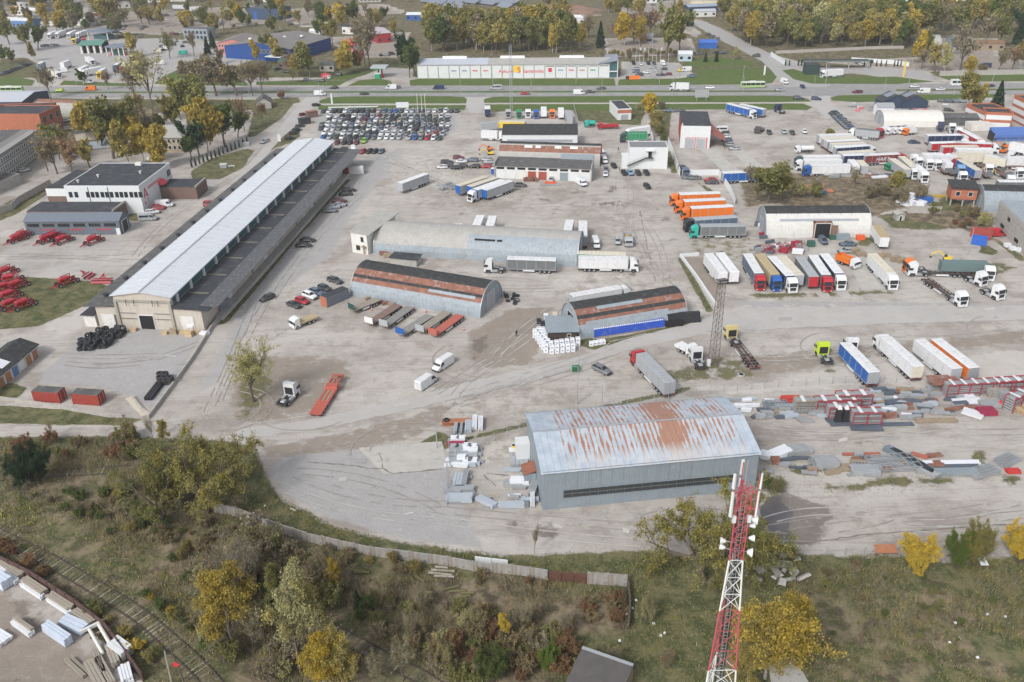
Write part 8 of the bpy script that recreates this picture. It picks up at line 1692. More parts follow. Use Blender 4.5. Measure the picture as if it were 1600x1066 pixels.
def lattice(px,py,top,w0,w1,label,m,seg,name='lattice_mast',plat=False,tk=1):
 h=hgt((px,py),top);p=P(px,py);t=thing(name,label,'mast',p,.3);n=seg
 f=lambda z:(w0+(w1-w0)*z/h)/2;cs=((1,1),(-1,1),(-1,-1),(1,-1))
 for c in cs:part('leg',MB().beam((c[0]*f(0),c[1]*f(0),0),(c[0]*f(h),c[1]*f(h),h),.13*tk),m,t)
 b=MB()
 for k in range(n):
  a,z=h*k/n,h*(k+1)/n
  for i in range(4):
   u,v=cs[i],cs[(i+1)%4];b.beam((u[0]*f(a),u[1]*f(a),a),(v[0]*f(z),v[1]*f(z),z),.06*tk);b.beam((v[0]*f(a),v[1]*f(a),a),(u[0]*f(z),u[1]*f(z),z),.06*tk);b.beam((u[0]*f(z),u[1]*f(z),z),(v[0]*f(z),v[1]*f(z),z),.06*tk)
 part('bracing',b,m,t)
 if plat:part('platform',MB().box(-1.2,1.2,-.8,.8,h,h+.1),m,t);part('floodlights',MB().box(-1.1,1.1,-.9,-.75,h+.15,h+.4),M_chass,t)
 return t
M_rsteel=mat('brown_lattice_steel',(.15,.125,.115),var=.3)
mt=lattice(1114,572,438,1.7,1.2,'dark brown lattice floodlight mast beside the service lane',M_rsteel,14,plat=True,tk=.65)
lattice(799,178,70,1.1,.9,'thin grey lattice mast in front of the plumbing store',M_steel,18,tk=.45)
t=thing('mast_cabinet','small white cabinet at the foot of the dark lattice mast','cabinet',P(1107,572));part('cabinet',MB().box(-.4,.4,-.3,.3,.1,1.6),M_wpanel,t);part('plinth',MB().box(-.45,.45,-.35,.35,0,.1),M_conc,t)
t=thing('survey_stake_pad','round stone ring in the gravel right of the dark lattice mast','well',P(1158,587));part('well_ring',MB().cyl((0,0,0),(0,0,.35),.8,14),M_conc,t);part('well_cover',MB().cyl((0,0,.35),(0,0,.4),.5,12),M_dark,t)
def pole(px,py,h,key,desc,arm=True,name='lamp_post',m=None,a=0,cat='lamp post'):
 t=thing(name,'',cat,P(px,py),a);part('pole',MB().cyl((0,0,0),(0,0,h),.12,6,0,.07),m or M_steel,t)
 if arm:part('lamp_arm',MB().beam((0,0,h),(1.6,0,h+.3),.07),M_steel,t);part('lamp_head',MB().box(1.4,2.1,-.15,.15,h+.2,h+.35),M_steel,t)
 reg(key,t,desc,px);return t
for x in range(60,1600,110):pole(x,154-x*.003,9,'along the near side of the highway','slim grey lamp post',a=1.57)
for x in range(120,1600,130):pole(x,133.5-x*.002,9,'along the far side of the highway','slim grey lamp post',a=-1.57)
for x,y,h in((902,632,9),(940,640,6),(683,700,6),(905,575,6),(700,800-30,7),(1512,398,8)):pole(x,y,h,'in the near yards','thin grey lamp post',a=3)
for x,y in((1113,113),(1123,111),(1146,109),(1150,112),(1092,116),(1062,121)):pole(x,y,6,'on the lawn right of the store','dark wooden post',arm=False,m=M_bark,name='wooden_post',cat='post')
for x in(993,999,1005.5,1012.5,1019,1025.5,1031.5,1044):
 t=thing('flagpole','','flagpole',P(x,97));part('pole',MB().cyl((0,0,0),(0,0,8.5),.09,6,0,.05),M_whst,t);
 if x in(999,1005.5,1031.5):part('flag',MB().hexa([(0,0,6.8),(.02,0,6.8),(1.0,.5,6.2),(.98,.5,6.2)],[(0,0,8.3),(.02,0,8.3),(1.0,.5,7.6),(.98,.5,7.6)]),M_wpanel,t)
 reg('beside the plumbing store',t,'white flagpole',x)
for x in(653,659.5,665):t=thing('flagpole','','flagpole',P(x,177));part('pole',MB().cyl((0,0,0),(0,0,9),.12,6,0,.08),M_whst,t);part('base',MB().box(-.4,.4,-.4,.4,0,.3),M_conc,t);reg('standing in the car lot',t,'tall white flagpole',x)
def board(px,py,w,h,z,label,m,name='billboard',rz=0,letters=None):
 t=thing(name,label,'sign',P(px,py),rz);part('sign_board',MB().box(-w/2,w/2,-.1,.1,z,z+h),m,t);part('support',MB().beam((-w*.35,.2,0),(-w*.35,.2,z+h*.8),.2).beam((w*.35,.2,0),(w*.35,.2,z+h*.8),.2).beam((-w*.35,.2,z),(w*.35,.2,z),.12),M_steel,t)
 if letters:text(letters,h*.6,M_wpanel,t,(0,-.13,z+h*.2),(PI2,0,0))
board(1096,158,6.5,3.4,1.8,'grey backed billboard on legs between highway and path',M_steel);board(629,171,6,2.6,.8,'plain white board at the back of the car lot',M_wpanel);board(552,170,24,.5,.6,'very long low white banner rail at the back of the car lot',M_wpanel,'banner_rail')
board(509,123,4.5,2.2,.6,'red sign with white letters beside the roadside shops',M_redp,'shop_sign',letters='A W');board(519,163,.8,5,.2,'slim white pylon sign on the grass strip',M_wpanel,'pylon_sign');board(1194,118,.9,5,.2,'slim white and blue pylon sign on the lawn right of the store',M_wpanel,'pylon_sign');board(1411,121,.9,8,.2,'bright yellow pylon sign at the truck station',M_yelp,'pylon_sign');board(1020,123,1.2,5,.2,'grey pylon sign at the store car park',M_steel,'pylon_sign')
board(437,222+0,1.2,3,.2,'small white notice on the grass triangle',M_wpanel,'notice');board(362,263,2.6,.3,.8,'tilted white panel on the lawn by the lane',M_wpanel,'notice');board(1330,168,5,1.2,.8,'pale banner fence at the stonemason yard entrance',M_gsh,'banner_rail',-.5)
t=thing('inflatable_letters','row of orange blocks on the verge before the store car park','advert',P(983,124));part('block',MB().box(0,1.8,-.5,.5,0,1.8).box(1.9,3.7,-.5,.5,0,1.8).box(3.8,5.6,-.5,.5,0,1.8),mat('fluorescent_orange',(.8,.2,.04)),t);part('dark_block',MB().box(-1.8,-.1,-.5,.5,0,1.6),M_bit,t)
t=thing('sign_cabin','dark cabin pair at the entrance to the car lot','cabin',P(470,196),.6);part('cabin',MB().box(0,5,0,2.6,0,2.6),M_chass,t);part('roof',MB().box(-.2,5.2,-.2,2.8,2.61,2.8),M_bit,t);t=thing('sign_cabin','brown cabin nearer the highway at the car lot entrance','cabin',P(481,185),.5);part('cabin',MB().box(0,5,0,2.6,0,2.6),M_brickb,t);part('roof',MB().box(-.2,5.2,-.2,2.8,2.61,2.8),M_rust,t)
for i,(x,y)in enumerate(((390,228),(355,262))):t=thing('skip_bin',['grey skip on the lawn by the lane','small grey satellite dish stand on the lawn'][i],'equipment',P(x-5,y));part('body',MB().taper(-1.2,1.2,-.7,.7,0,1.4,-.2,-.2,-.1),M_steel,t);part('lid',MB().box(-1.3,1.3,-.8,.8,1.41,1.5),M_wpanel,t)
for i,(x,y,dx,c)in enumerate(((270,1075,.3,M_barkp),(288,1068,-.6,M_bark))):
 p=P(x,y);t=thing('trackside_pole',['pale wooden pole by the railway curve','dark leaning pole with a red disc by the railway curve'][i],'pole',p);part('pole',MB().cyl((0,0,0),(dx,0,7),.13,6,0,.1),c,t)
 if i:part('disc',MB().cyl((dx*.55-.06,-.25,3.9),(dx*.55-.06,-.2,3.9),.45,12),M_redp,t)
# ---- railway
def rail(pts,name,label,half=1.15,every=.8,sl=3.7,cat='railway',wmat=M_wood):
 w=[P(*q)for q in pts];
 out=[]
 for i in range(len(w)-1):
  a,b,c,d=w[max(0,i-1)],w[i],w[i+1],w[min(len(w)-1,i+2)]
  for k in range(12):
   s=k/12;out.append(.5*((2*b)+(-a+c)*s+(2*a-5*b+4*c-d)*s*s+(-a+3*b-3*c+d)*s**3))
 out.append(w[-1]);L=[0]
 for i in range(1,len(out)):L.append(L[-1]+(out[i]-out[i-1]).length)
 t=thing(name,label,cat,out[0])
 def at(s):
  for i in range(1,len(L)):
   if L[i]>=s:f=(s-L[i-1])/(L[i]-L[i-1]);return out[i-1].lerp(out[i],f),(out[i]-out[i-1]).normalized()
  return out[-1],(out[-1]-out[-2]).normalized()
 for s in(1,-1):
  m=MB();pv=None
  for i in range(len(out)):
   q,d=at(L[i]);n=Vector((-d.y,d.x,0));c=q+n*half*s-out[0]+Vector((0,0,.18))
   if pv is not None:m.beam(pv,c,.13,.16)
   pv=c
  part('rail',m,mat('rail_steel',(.085,.065,.055),rough=.5,var=.2),t)
 sm=[MB().box(-.11,.11,-sl/2+e,sl/2-e*.5,-.05,.07).mesh('sleeper',mm)for e,mm in((0,mat('sleeper_grey',(.17,.155,.11),var=.4)),(.6,mat('sleeper_dark',(.12,.11,.075),var=.3)),(.3,mat('sleeper_pale',(.30,.28,.22),var=.4)))]
 n=int(L[-1]/every)
 for i in range(min(n,295)):
  q,d=at(i*every+.2);share('sleeper',R.choice((sm[0],sm[0],sm[1],sm[1],sm[2])),t,q-out[0],math.atan2(d.y,d.x)+R.uniform(-.03,.03))
rail([(-60,806),(0,838),(60,868),(110,896),(160,926),(220,965),(270,1008),(310,1045),(350,1090)],'railway_track','main railway track curving through the rough grass at lower left')
rail([(-20,748),(60,742),(130,738),(200,734)],'railway_track','upper railway track crossing behind the dark pine',every=.9)
rail([(470,958),(530,992),(600,1030),(650,1056),(720,1100)],'railway_track','overgrown railway track between shrubs at the bottom edge',every=1.1)
def person(px,py,rz,shirt,trous,label):
 me=bpy.data.meshes.new('person');v=[(0,0,.95),(0,0,1.2),(0,0,1.45),(0,0,1.55),(0,0,1.7),(.2,0,1.42),(.26,.02,1.15),(.28,.1,.9),(-.2,0,1.42),(-.26,0,1.15),(-.27,.08,.9),(.1,0,.9),(.12,.05,.5),(.13,0,.08),(.13,.15,.04),(-.1,0,.9),(-.12,-.05,.5),(-.13,-.12,.08),(-.13,.03,.04)]
 e=[(0,1),(1,2),(2,3),(3,4),(2,5),(5,6),(6,7),(2,8),(8,9),(9,10),(0,11),(11,12),(12,13),(13,14),(0,15),(15,16),(16,17),(17,18)]
 me.from_pydata(v,e,[]);rr=[.15,.15,.17,.06,.1,.07,.055,.04,.07,.055,.04,.1,.075,.05,.04,.1,.075,.05,.04]
 o=link('person',me,None,P(px,py),rz);md=o.modifiers.new('skin','SKIN')
 for i,s in enumerate(me.skin_vertices[0].data):s.radius=(rr[i],rr[i]*.8);s.use_root=i==0
 o.modifiers.new('sub','SUBSURF').levels=1;me.materials.append(mat('cloth_'+trous.replace(' ','_'),CN[trous]));tag(o,label,'person')
person(807,526,.4,'black','black','person in dark clothes walking on the churned track between the arched hangars');person(1006-340+0,466-0,.4,'black','black','x')if 0 else None
person(966,236,0,'black','dark grey','person in dark clothes standing left of the plain white block');person(968,268,1,'black','black','person standing at the corner in front of the plain white block');person(1066,569-200,1,'black','black','x')if 0 else None
person(1107,377,.3,'white','grey','person in pale clothes beside the grey trailer of the mint green lorry')
# ================================================================ VEGETATION
rng=np.random.RandomState(11)
def tubes(paths,n=4):
 V_,F_=[],[];o=0
 for pts,rs in paths:
  for k in range(len(pts)):
   d=(pts[min(k+1,len(pts)-1)]-pts[max(k-1,0)]);d=d/(np.linalg.norm(d)+1e-9)
   u=np.array([0,0,1.])if abs(d[2])<.9 else np.array([1.,0,0]);x=np.cross(d,u);x/=np.linalg.norm(x);y=np.cross(x,d)
   for j in range(n):a=2*math.pi*j/n;V_.append(pts[k]+(x*math.cos(a)+y*math.sin(a))*rs[k])
  for k in range(len(pts)-1):
   for j in range(n):F_.append((o+k*n+j,o+k*n+(j+1)%n,o+(k+1)*n+(j+1)%n,o+(k+1)*n+j))
  o+=len(pts)*n
 return np.array(V_),np.array(F_)
def quads(C,S,elong=1.0,droop=0):
 """random leaf quads at centres C with size S"""
 n=len(C);a=rng.normal(size=(n,3));a/=np.linalg.norm(a,axis=1)[:,None];b=rng.normal(size=(n,3));b-=(a*b).sum(1)[:,None]*a;b/=np.linalg.norm(b,axis=1)[:,None]
 if droop:b=b*(1-droop)+np.array([0,0,-1])*droop
 s=(S*rng.uniform(.6,1.3,n))[:,None];a=a*s*.5;b=b*s*.5*elong
 v=np.stack([C-a-b,C+a-b,C+a+b,C-a+b],1).reshape(-1,3);f=np.arange(n*4).reshape(n,4);return v,f
TREES={}
def tree_mesh(kind,var,near=False):
 """kinds: round, tall, birch, willow, bare, shrub, conifer, thuja. unit height 10 m"""
 key=(kind,var,near)
 if key in TREES:return TREES[key]
 H=10.0;D=5 if near else 1
 rx=dict(round=4.3,tall=2.7,birch=3.0,willow=6.0,bare=3.5,shrub=5.5,bush=4.8,conifer=2.6,thuja=1.3,poplar=1.8)[kind]
 cz=dict(bush=5,round=6.0,tall=5.8,birch=5.9,willow=6.7,bare=6.0,shrub=4.6,conifer=5,thuja=5,poplar=5.5)[kind];rz=dict(bush=5,round=4.1,tall=4.6,birch=4.4,willow=3.3,bare=4.2,shrub=4.6,conifer=5,thuja=5,poplar=4.7)[kind]
 paths=[];C=[];S=[]
 if kind in('conifer','thuja'):
  paths.append((np.array([[0,0,0],[0,0,5],[0,0,9.6]]),[.22,.14,.03]))
  nl=900*D if kind=='conifer' else 450*D
  for _ in range(nl):
   z=rng.uniform(.06,1)**1.0;r=rx*(1-z)**(.85 if kind=='conifer' else .45)*(.75+.35*math.sin(z*38+var)**2);a=rng.uniform(0,2*math.pi);q=r*math.sqrt(rng.uniform(.25,1));C.append([q*math.cos(a),q*math.sin(a),.4+z*9.4-q*.25])
  C=np.array(C);v,f=quads(C,(.55 if D==1 else .33),1.5,.3)
 else:
  nrm=lambda q:q/(np.linalg.norm(q)+1e-9)
  K=dict(round=(1,3.0,0,6,.75,30,5.2,.12,0),tall=(1,9.3,0,15,.32,50,3.1,.25,0),birch=(1,9.3,0,17,.22,42,3.3,.2,-.5),poplar=(1,9.6,0,16,.2,24,2.6,.3,0),willow=(2,3.0,.35,5,.6,40,5.4,.06,-.45),bare=(1,4.5,0,9,.5,36,4.6,.2,0),shrub=(8,3.2,.75,3,.3,30,4.0,.15,0),bush=(7,4.5,.55,6,.12,38,3.4,.2,0))[kind]
  ntk,LT,lean,nlimb,t0,ang,LL,trop,droop=K;n2=7 if near else 5;n3=6 if near else 4;term=[];sub=[]
  def walk(p,d,L,bend,tr,n=6,dr=0):
   pts=[p];d=nrm(d)
   for i in range(n):d=nrm(d+rng.normal(size=3)*bend+np.array([0,0,tr+dr*i/n]));p=p+d*L/n;pts.append(p)
   return np.array(pts)
  def child(pts,t,angle,L,bend,tr,n=5,dr=0):
   k=t*(len(pts)-1);i=min(int(k),len(pts)-2);p=pts[i]+(pts[i+1]-pts[i])*(k-i);d=nrm(pts[i+1]-pts[i]);q=nrm(np.cross(d,rng.normal(size=3)));a=math.radians(angle*rng.uniform(.6,1.4));return walk(p,d*math.cos(a)+q*math.sin(a),L,bend,tr,n,dr)
  r0=dict(bush=.1,round=.30,tall=.17,birch=.15,willow=.36,bare=.2,shrub=.07,poplar=.18)[kind]
  for t_ in range(ntk):
   az=6.283*t_/ntk+rng.uniform(0,.8);d=np.array([math.cos(az)*lean,math.sin(az)*lean,1.0])
   if ntk==1:d+=rng.normal(size=3)*[.07,.07,0]
   tk=walk(np.array([math.cos(az)*.25*(ntk>1),math.sin(az)*.25*(ntk>1),-.1]),d,LT*rng.uniform(.85,1.1),.05,.03,7);paths.append((tk,[r0*(1-(.86 if LT>6 else .35)*i/7)for i in range(8)]))
   for l_ in range(nlimb):
    t=t0+(1-t0)*((l_+rng.uniform(.2,.9))/nlimb);Lb=LL*(rng.uniform(.65,1.1)if LT<6 else(1.15-.75*t)*rng.uniform(.7,1.2))
    lb=child(tk,min(t,.99),ang,Lb,.13,trop,6,droop*.2);r1=r0*(.55 if LT<6 else .3)*(Lb/LL);paths.append((lb,[r1*(1-.8*i/6)for i in range(7)]))
    for s_ in range(n2):
     u=.25+.75*(s_+rng.uniform())/n2;sb_=child(lb,min(u,.99),42,Lb*.5*rng.uniform(.6,1.15),.16,trop*.7,5,droop*.6);sub.append(sb_)
     if near:paths.append((sb_,[r1*.3*(1-.75*i/5)for i in range(6)]))
     for q_ in range(n3):term.append(child(sb_,rng.uniform(.2,.98),40,Lb*.24*rng.uniform(.5,1.3),.2,.05,4,droop*1.6))
  dens=rng.uniform(.12 if kind in('bare','shrub')else .4,1.3,len(term)//n3+1).repeat(n3)[:len(term)]
  nl=dict(bush=20,round=22,tall=17,birch=19,willow=24,bare=2,shrub=8,poplar=14)[kind]*(3.0 if near else 1.9);C=[];jit=.15 if near else .3
  for cur,w_ in zip(term,dens):
   n=int(nl*w_*rng.uniform(.5,1.4)+.5)
   if n<1:continue
   u=rng.uniform(.1,1,n)*(len(cur)-1.001);i0=u.astype(int);C.append(cur[i0]+(cur[i0+1]-cur[i0])*(u-i0)[:,None]+rng.normal(size=(n,3))*jit)
  C=np.concatenate(C)
  zt=np.percentile(C[:,2],99.5);rr_=np.percentile(np.hypot(C[:,0],C[:,1]),97);fz,fr_=10/zt,rx/rr_
  A=np.array([fr_,fr_,fz]);C=C*A;C[:,2]=np.maximum(C[:,2],.2);paths=[(p*A,r)for p,r in paths]
  sz=(.34 if not near else .085)
  v,f=quads(C,sz,1.3 if kind not in('willow','birch')else 1.9,0 if kind not in('willow','birch')else .3)
  lst=[np.stack([c[:-1],c[1:]],1)for c in(term if near else term+sub)];T=np.concatenate(lst)*A;P0,P1=T[:,0],T[:,1];dv=P1-P0
  w=np.cross(dv,rng.normal(size=dv.shape));w/=np.linalg.norm(w,axis=1)[:,None]+1e-9;w*=(.018 if near else .026);tv=np.stack([P0-w,P0+w,P1+w*.6,P1-w*.6],1).reshape(-1,3)
  k_={'bare':3,'shrub':3}.get(kind,1);sb=np.repeat(P1,k_,0);sd_=np.repeat(dv,k_,0)*.6+rng.normal(size=sb.shape)*.25;w2=np.cross(sd_,rng.normal(size=sd_.shape));w2/=np.linalg.norm(w2,axis=1)[:,None]+1e-9;w2*=(.011 if near else .02)
  tv=np.concatenate([tv,np.stack([sb-w2,sb+w2,sb+sd_+w2*.4,sb+sd_-w2*.4],1).reshape(-1,3)]);tf=np.arange(len(tv)).reshape(-1,4)
 pv,pf=tubes(paths,5 if near else 4)
 tr=fastmesh('trunk',pv,pf,M_bark if kind not in('birch','poplar')else M_barkp);cr=fastmesh('crown',v,f,M_leaf,True);tw=None if kind in('conifer','thuja')else fastmesh('twigs',tv,tf,M_twig,True)
 TREES[key]=(tr,cr,tw);return TREES[key]
PAL={'olive':(.20,.205,.085),'green':(.115,.155,.055),'yellow':(.52,.39,.075),'gold':(.41,.32,.085),'yellow-green':(.29,.265,.10),'brown':(.24,.195,.125),'grey-brown':(.26,.225,.17),'rust':(.24,.14,.085),'dark green':(.04,.075,.045),'pale':(.38,.36,.20),'bright green':(.14,.20,.05),'ochre':(.33,.28,.11)}
TWC={'bare':(.21,.185,.15),'shrub':(.22,.185,.14)}
TN_={'bush':'bush','round':'tree','tall':'tree','birch':'birch tree','willow':'willow tree','bare':'bare tree','shrub':'shrub','conifer':'spruce','thuja':'thuja','poplar':'poplar'}
def tree(px,py,h,kind='round',col='olive',key=None,label=None,near=False,var=None,sx=1.0):
 var=R.randint(0,2 if near else 4)if var is None else var;tr,cr,tw=tree_mesh(kind,var,near);p=P(px,py)
 nm={'shrub':'shrub','bush':'bush','conifer':'spruce_tree','thuja':'thuja_bush','birch':'birch_tree','willow':'willow_tree','poplar':'poplar_tree','bare':'bare_tree'}.get(kind,'deciduous_tree')
 if kind=='shrub' and not label and col in('rust','brown','grey-brown'):nm='brown_shrub' if col!='grey-brown' else 'bare_shrub'  # rust and brown ones are ordinary shrubs too, same meshes in another colour
 o=thing(nm,label or '','shrub' if kind in('shrub','thuja')else 'tree',(p.x,p.y,0),R.uniform(0,6.28));s=h/10*(1.22 if not near and kind in('round','tall','birch','poplar','bare')else 1);o.scale=(s*sx*R.uniform(.85,1.1),s*sx*R.uniform(.85,1.1),s)
 c=jitter(PAL[col],.18);share('trunk',tr,o);share('crown',cr,o,col=c)
 if tw:share('twigs',tw,o,col=jitter(TWC.get(kind,(.13,.105,.07)),.2))
 if not label:reg(key or 'beyond the highway',o,'%s %s'%(col,TN_[kind]),px)
 return o
# --- big near trees
tree(396,628,15,'round','pale',label='thin-crowned lone tree on the brown dirt beside the lane',near=True,var=0,sx=.85)
tree(330,800,15.5,'willow','yellow-green',label='broad yellow-green willow sprawling over the left end of the concrete wall',near=True,var=1,sx=1.05);tree(258,815,13.5,'willow','olive',label='rounded olive willow behind the sprawling one',near=True,var=2)
tree(1106,908,17,'willow','yellow-green',label='large spreading willow in front of the big blue-grey hangar',near=True,var=0,sx=1.1);tree(1155,905,13,'willow','olive',label='lower willow just behind the red and white mast',near=True,var=1)
tree(1195,1060,15.5,'birch','gold',label='golden birch directly right of the red and white mast',near=True,var=0,sx=1.3);tree(1228,1010,10,'birch','gold',label='smaller golden birch below the concrete rubble',near=True,var=1)
tree(1168,1085,9,'birch','ochre',label='ochre birch at the bottom edge beside the mast foot',near=True,var=2);tree(1245,1035,5,'birch','yellow-green',label='small yellow-green bush tree above the concrete path',near=True,var=1)
tree(368,1015,14,'birch','gold',label='golden leaved birch in the lower left scrub',near=True,var=2);tree(385,930,12,'bare','grey-brown',label='grey-brown leafless thicket above the golden birch',near=True,var=0)
tree(470,1052,20,'tall','pale',label='tall pale aspen with a slanting trunk, left of the bottom clearing',near=True,var=0,sx=.8);tree(462,1000,15,'tall','olive',label='slimmer olive aspen behind the slanting one',near=True,var=1,sx=.8)
tree(522,932,7,'birch','yellow',label='small bright yellow birch above the brushwood',near=True,var=0,sx=.6);tree(560,950,3.5,'conifer','dark green',label='small dark spruce in the brushwood beside the yellow birch',near=True,sx=.9)
tree(505,1085,11,'birch','yellow',label='yellow birch at the bottom edge beside the overgrown rails',near=True,var=2);tree(535,1075,11,'birch','ochre',label='ochre birch at the bottom edge, right of the yellow one',near=True,var=1)
tree(630,1065,7,'bare','pale',label='pale leafless sapling over the overgrown rails',near=True,var=1,sx=.8);tree(590,1075,7,'bare','pale',label='pale leafless sapling left of the one over the rails',near=True,var=0,sx=.7)
tree(783,1000,5,'birch','yellow',label='small yellow birch beside the dark bramble patch',near=True,var=1,sx=.8);tree(745,985,5,'shrub','pale',label='pale yellowish shrub left of the small yellow birch',near=True,sx=.7)
tree(770,1066,6,'bush','green',label='green leafed bush at the bottom edge by the brambles',near=True,var=1,sx=.8);tree(690,1040,5,'shrub','yellow-green',label='yellow-green bush in the bottom brambles',near=True,sx=.8)
tree(858,1050,5,'bush','bright green',label='bright yellowish bush left of the small barn roof',near=True,sx=.55);tree(1010,975,5.5,'shrub','pale',label='pale sprouting shrub by the leaning fence',near=True,sx=.55)
tree(955,1045,4,'shrub','grey-brown',label='grey-brown shrub overhanging the small barn roof',near=True,sx=.6);tree(1040,1045,3.6,'shrub','brown',label='small leafless shrub on the green clearing',near=True,sx=.6);tree(835,850+15,6,'bare','brown',label='thin bare sapling at the edge of the muddy yard',near=True,var=2,sx=.35)
tree(1430,892,6.3,'bush','yellow',label='rounded bright yellow bush tree at the field edge',near=True,var=1,sx=.95);tree(1492,888,6.5,'bush','bright green',label='leaning green bush tree beside the yellow-green one',near=True,var=2,sx=.8);tree(1518,882,8,'bush','yellow-green',label='yellow-green bush tree right of the leaning green one',near=True,var=0,sx=.7)
tree(1590,880,7,'bush','yellow',label='yellow tree cut by the right edge of the picture',near=True,var=1,sx=.9);tree(1235,880,4,'shrub','yellow-green',label='thin yellow-green shrub beside the mud',near=True,sx=.5)
tree(52,760,8,'bush','dark green',label='dark green pine beside the upper railway track',near=True,var=1,sx=1.0);tree(150,755,5,'bare','gold',label='thin golden sapling by the upper railway track',near=True,sx=.5)
tree(82,685,4.5,'bare','gold',label='thin golden sapling above the left dirt track',near=True,var=1,sx=.4);tree(262,693,5.5,'birch','ochre',label='ochre sapling at the road bend',near=True,sx=.8);tree(240,690,6,'bare','pale',label='pale bare sapling at the road bend',near=True,sx=.5)
tree(1215,770,3.5,'shrub','olive',label='olive shrub growing between hangar and scrap row',near=True,sx=.9);tree(1193,765,3.5,'bush','green',label='green shrub at the right corner of the big hangar',near=True,sx=.8)
KEEP=[stroke([(470,958),(530,992),(600,1030),(650,1056),(720,1100)],3.4),stroke([(-60,806),(60,868),(160,926),(270,1008),(350,1090)],4.2),stroke([(-20,748),(60,742),(130,738),(200,734)],3.2),W(BLY)]
def scatter(n,poly,hr,kinds,cols,key,sx=(.8,1.2),near=False):
 w=[Vector(q)for q in W(poly)];x0,x1=min(q.x for q in w),max(q.x for q in w);y0,y1=min(q.y for q in w),max(q.y for q in w);k=0
 while k<n:
  q=Vector((R.uniform(x0,x1),R.uniform(y0,y1)))
  if not inpoly(q,w):continue
  if any(sdist(np.array([q.x]),np.array([q.y]),e)[0]>-.8 for e in KEEP):continue
  s=proj((q.x,q.y,0));tree(s[0],s[1],R.uniform(*hr),R.choice(kinds),R.choice(cols),key,near=near,sx=R.uniform(*sx));k+=1
scatter(26,[(0,690),(230,690),(300,700),(330,800),(260,780),(200,730),(0,728)],(2.0,4.0),['shrub'],['grey-brown','brown','olive','rust'],'in the hedge band above the upper railway',near=False)
scatter(46,[(0,760),(60,770),(200,760),(330,830),(420,900),(430,1010),(330,930),(200,850)],(.8,2.2),['shrub'],['olive','green','green','grey-brown','ochre'],'on the slope above the main railway')
scatter(14,[(330,840),(470,870),(560,960),(640,1060),(360,1060)],(6,10),['bare'],['pale','grey-brown','ochre'],'among the thin saplings at lower left',sx=(.45,.7),near=True)
scatter(8,[(640,960),(900,960),(880,1066),(620,1066)],(4,6.5),['bare'],['pale','grey-brown'],'among the thin saplings at the bottom edge',sx=(.5,.8),near=True)
scatter(60,[(320,830),(470,870),(540,900),(600,1040),(430,1075),(330,1060),(310,900)],(1.2,3.5),['shrub'],['grey-brown','grey-brown','brown','pale'],'in the low tan brushwood at lower left')
scatter(40,[(560,930),(900,960),(900,1066),(600,1066),(560,990)],(1.0,2.6),['shrub'],['grey-brown','brown','rust','pale','olive'],'in the low tangle at the bottom edge')
scatter(24,[(180,700),(330,800),(330,880),(240,840),(150,780)],(1.0,2.6),['shrub'],['grey-brown','olive','brown'],'under the two left willows')
scatter(26,[(330,830),(470,870),(520,900),(560,1040),(430,1075),(340,1050),(320,900)],(3.0,6.0),['shrub','bare'],['grey-brown','brown','olive','grey-brown'],'in the leafless thicket at lower left')
scatter(16,[(480,855),(600,875),(760,900),(860,915),(840,925),(700,910),(520,890)],(1.2,2.4),['shrub'],['rust','brown','ochre','brown'],'below the curving concrete wall')
scatter(26,[(640,1000),(700,985),(900,990),(890,1060),(640,1085),(600,1020)],(1.8,4.0),['shrub'],['rust','brown','grey-brown','olive','rust'],'in the bramble patch at the bottom edge')
scatter(10,[(900,930),(975,925),(975,985),(940,1000)],(1.4,2.6),['shrub'],['rust','brown'],'inside the leaning fence corner')
scatter(12,[(560,930),(640,950),(620,1010),(520,980)],(1.2,2.6),['shrub'],['grey-brown','olive','green'],'in the brushwood beside the small spruce')
scatter(70,[(1230,880),(1400,885),(1590,890),(1600,1000),(1400,1050),(1260,1050)],(.5,1.3),['shrub'],['olive','brown','green','olive','grey-brown'],'scattered over the rough field')
scatter(10,[(190,900),(230,930),(400,1060),(330,1066)],(1.0,2.2),['shrub'],['yellow','olive','green'],'between railway and thicket')
scatter(9,[(100,895),(200,965),(250,1030),(240,1040),(150,965)],(1.0,2.4),['shrub'],['yellow','ochre','olive'],'along the timber yard fence')
for x,y in((20,865),(45,885),(8,856),(70,900)):tree(x,y,1.8,'shrub','rust','dark red on the timber yard fence',sx=1.4)
scatter(14,[(1160,285),(1230,280),(1440,300),(1440,325),(1360,325),(1240,310),(1180,320)],(4.0,6.5),['shrub','shrub','bare'],['grey-brown','pale','olive','grey-brown'],'in the scrub behind the white arched hangar')
tree(1200,318,11,'round','olive',label='big bushy olive tree rising behind the orange lorries',var=0,sx=1.15);tree(1222,312,9,'round','yellow-green',label='second bushy tree at the left end of the white arched hangar',var=1);tree(1400,308,7,'birch','yellow-green',label='yellowish tree above the small concrete hut',var=1)
tree(1535,355,5,'shrub','pale',label='pale shrub between the brick house and the unfinished hall',sx=.7);tree(1520,340,4,'shrub','brown',label='brown shrub under the brick house on legs')
scatter(8,[(1440,325),(1500,330),(1530,360),(1470,352)],(1.5,3),['shrub'],['brown','olive','rust'],'by the dug soil below the brick house')
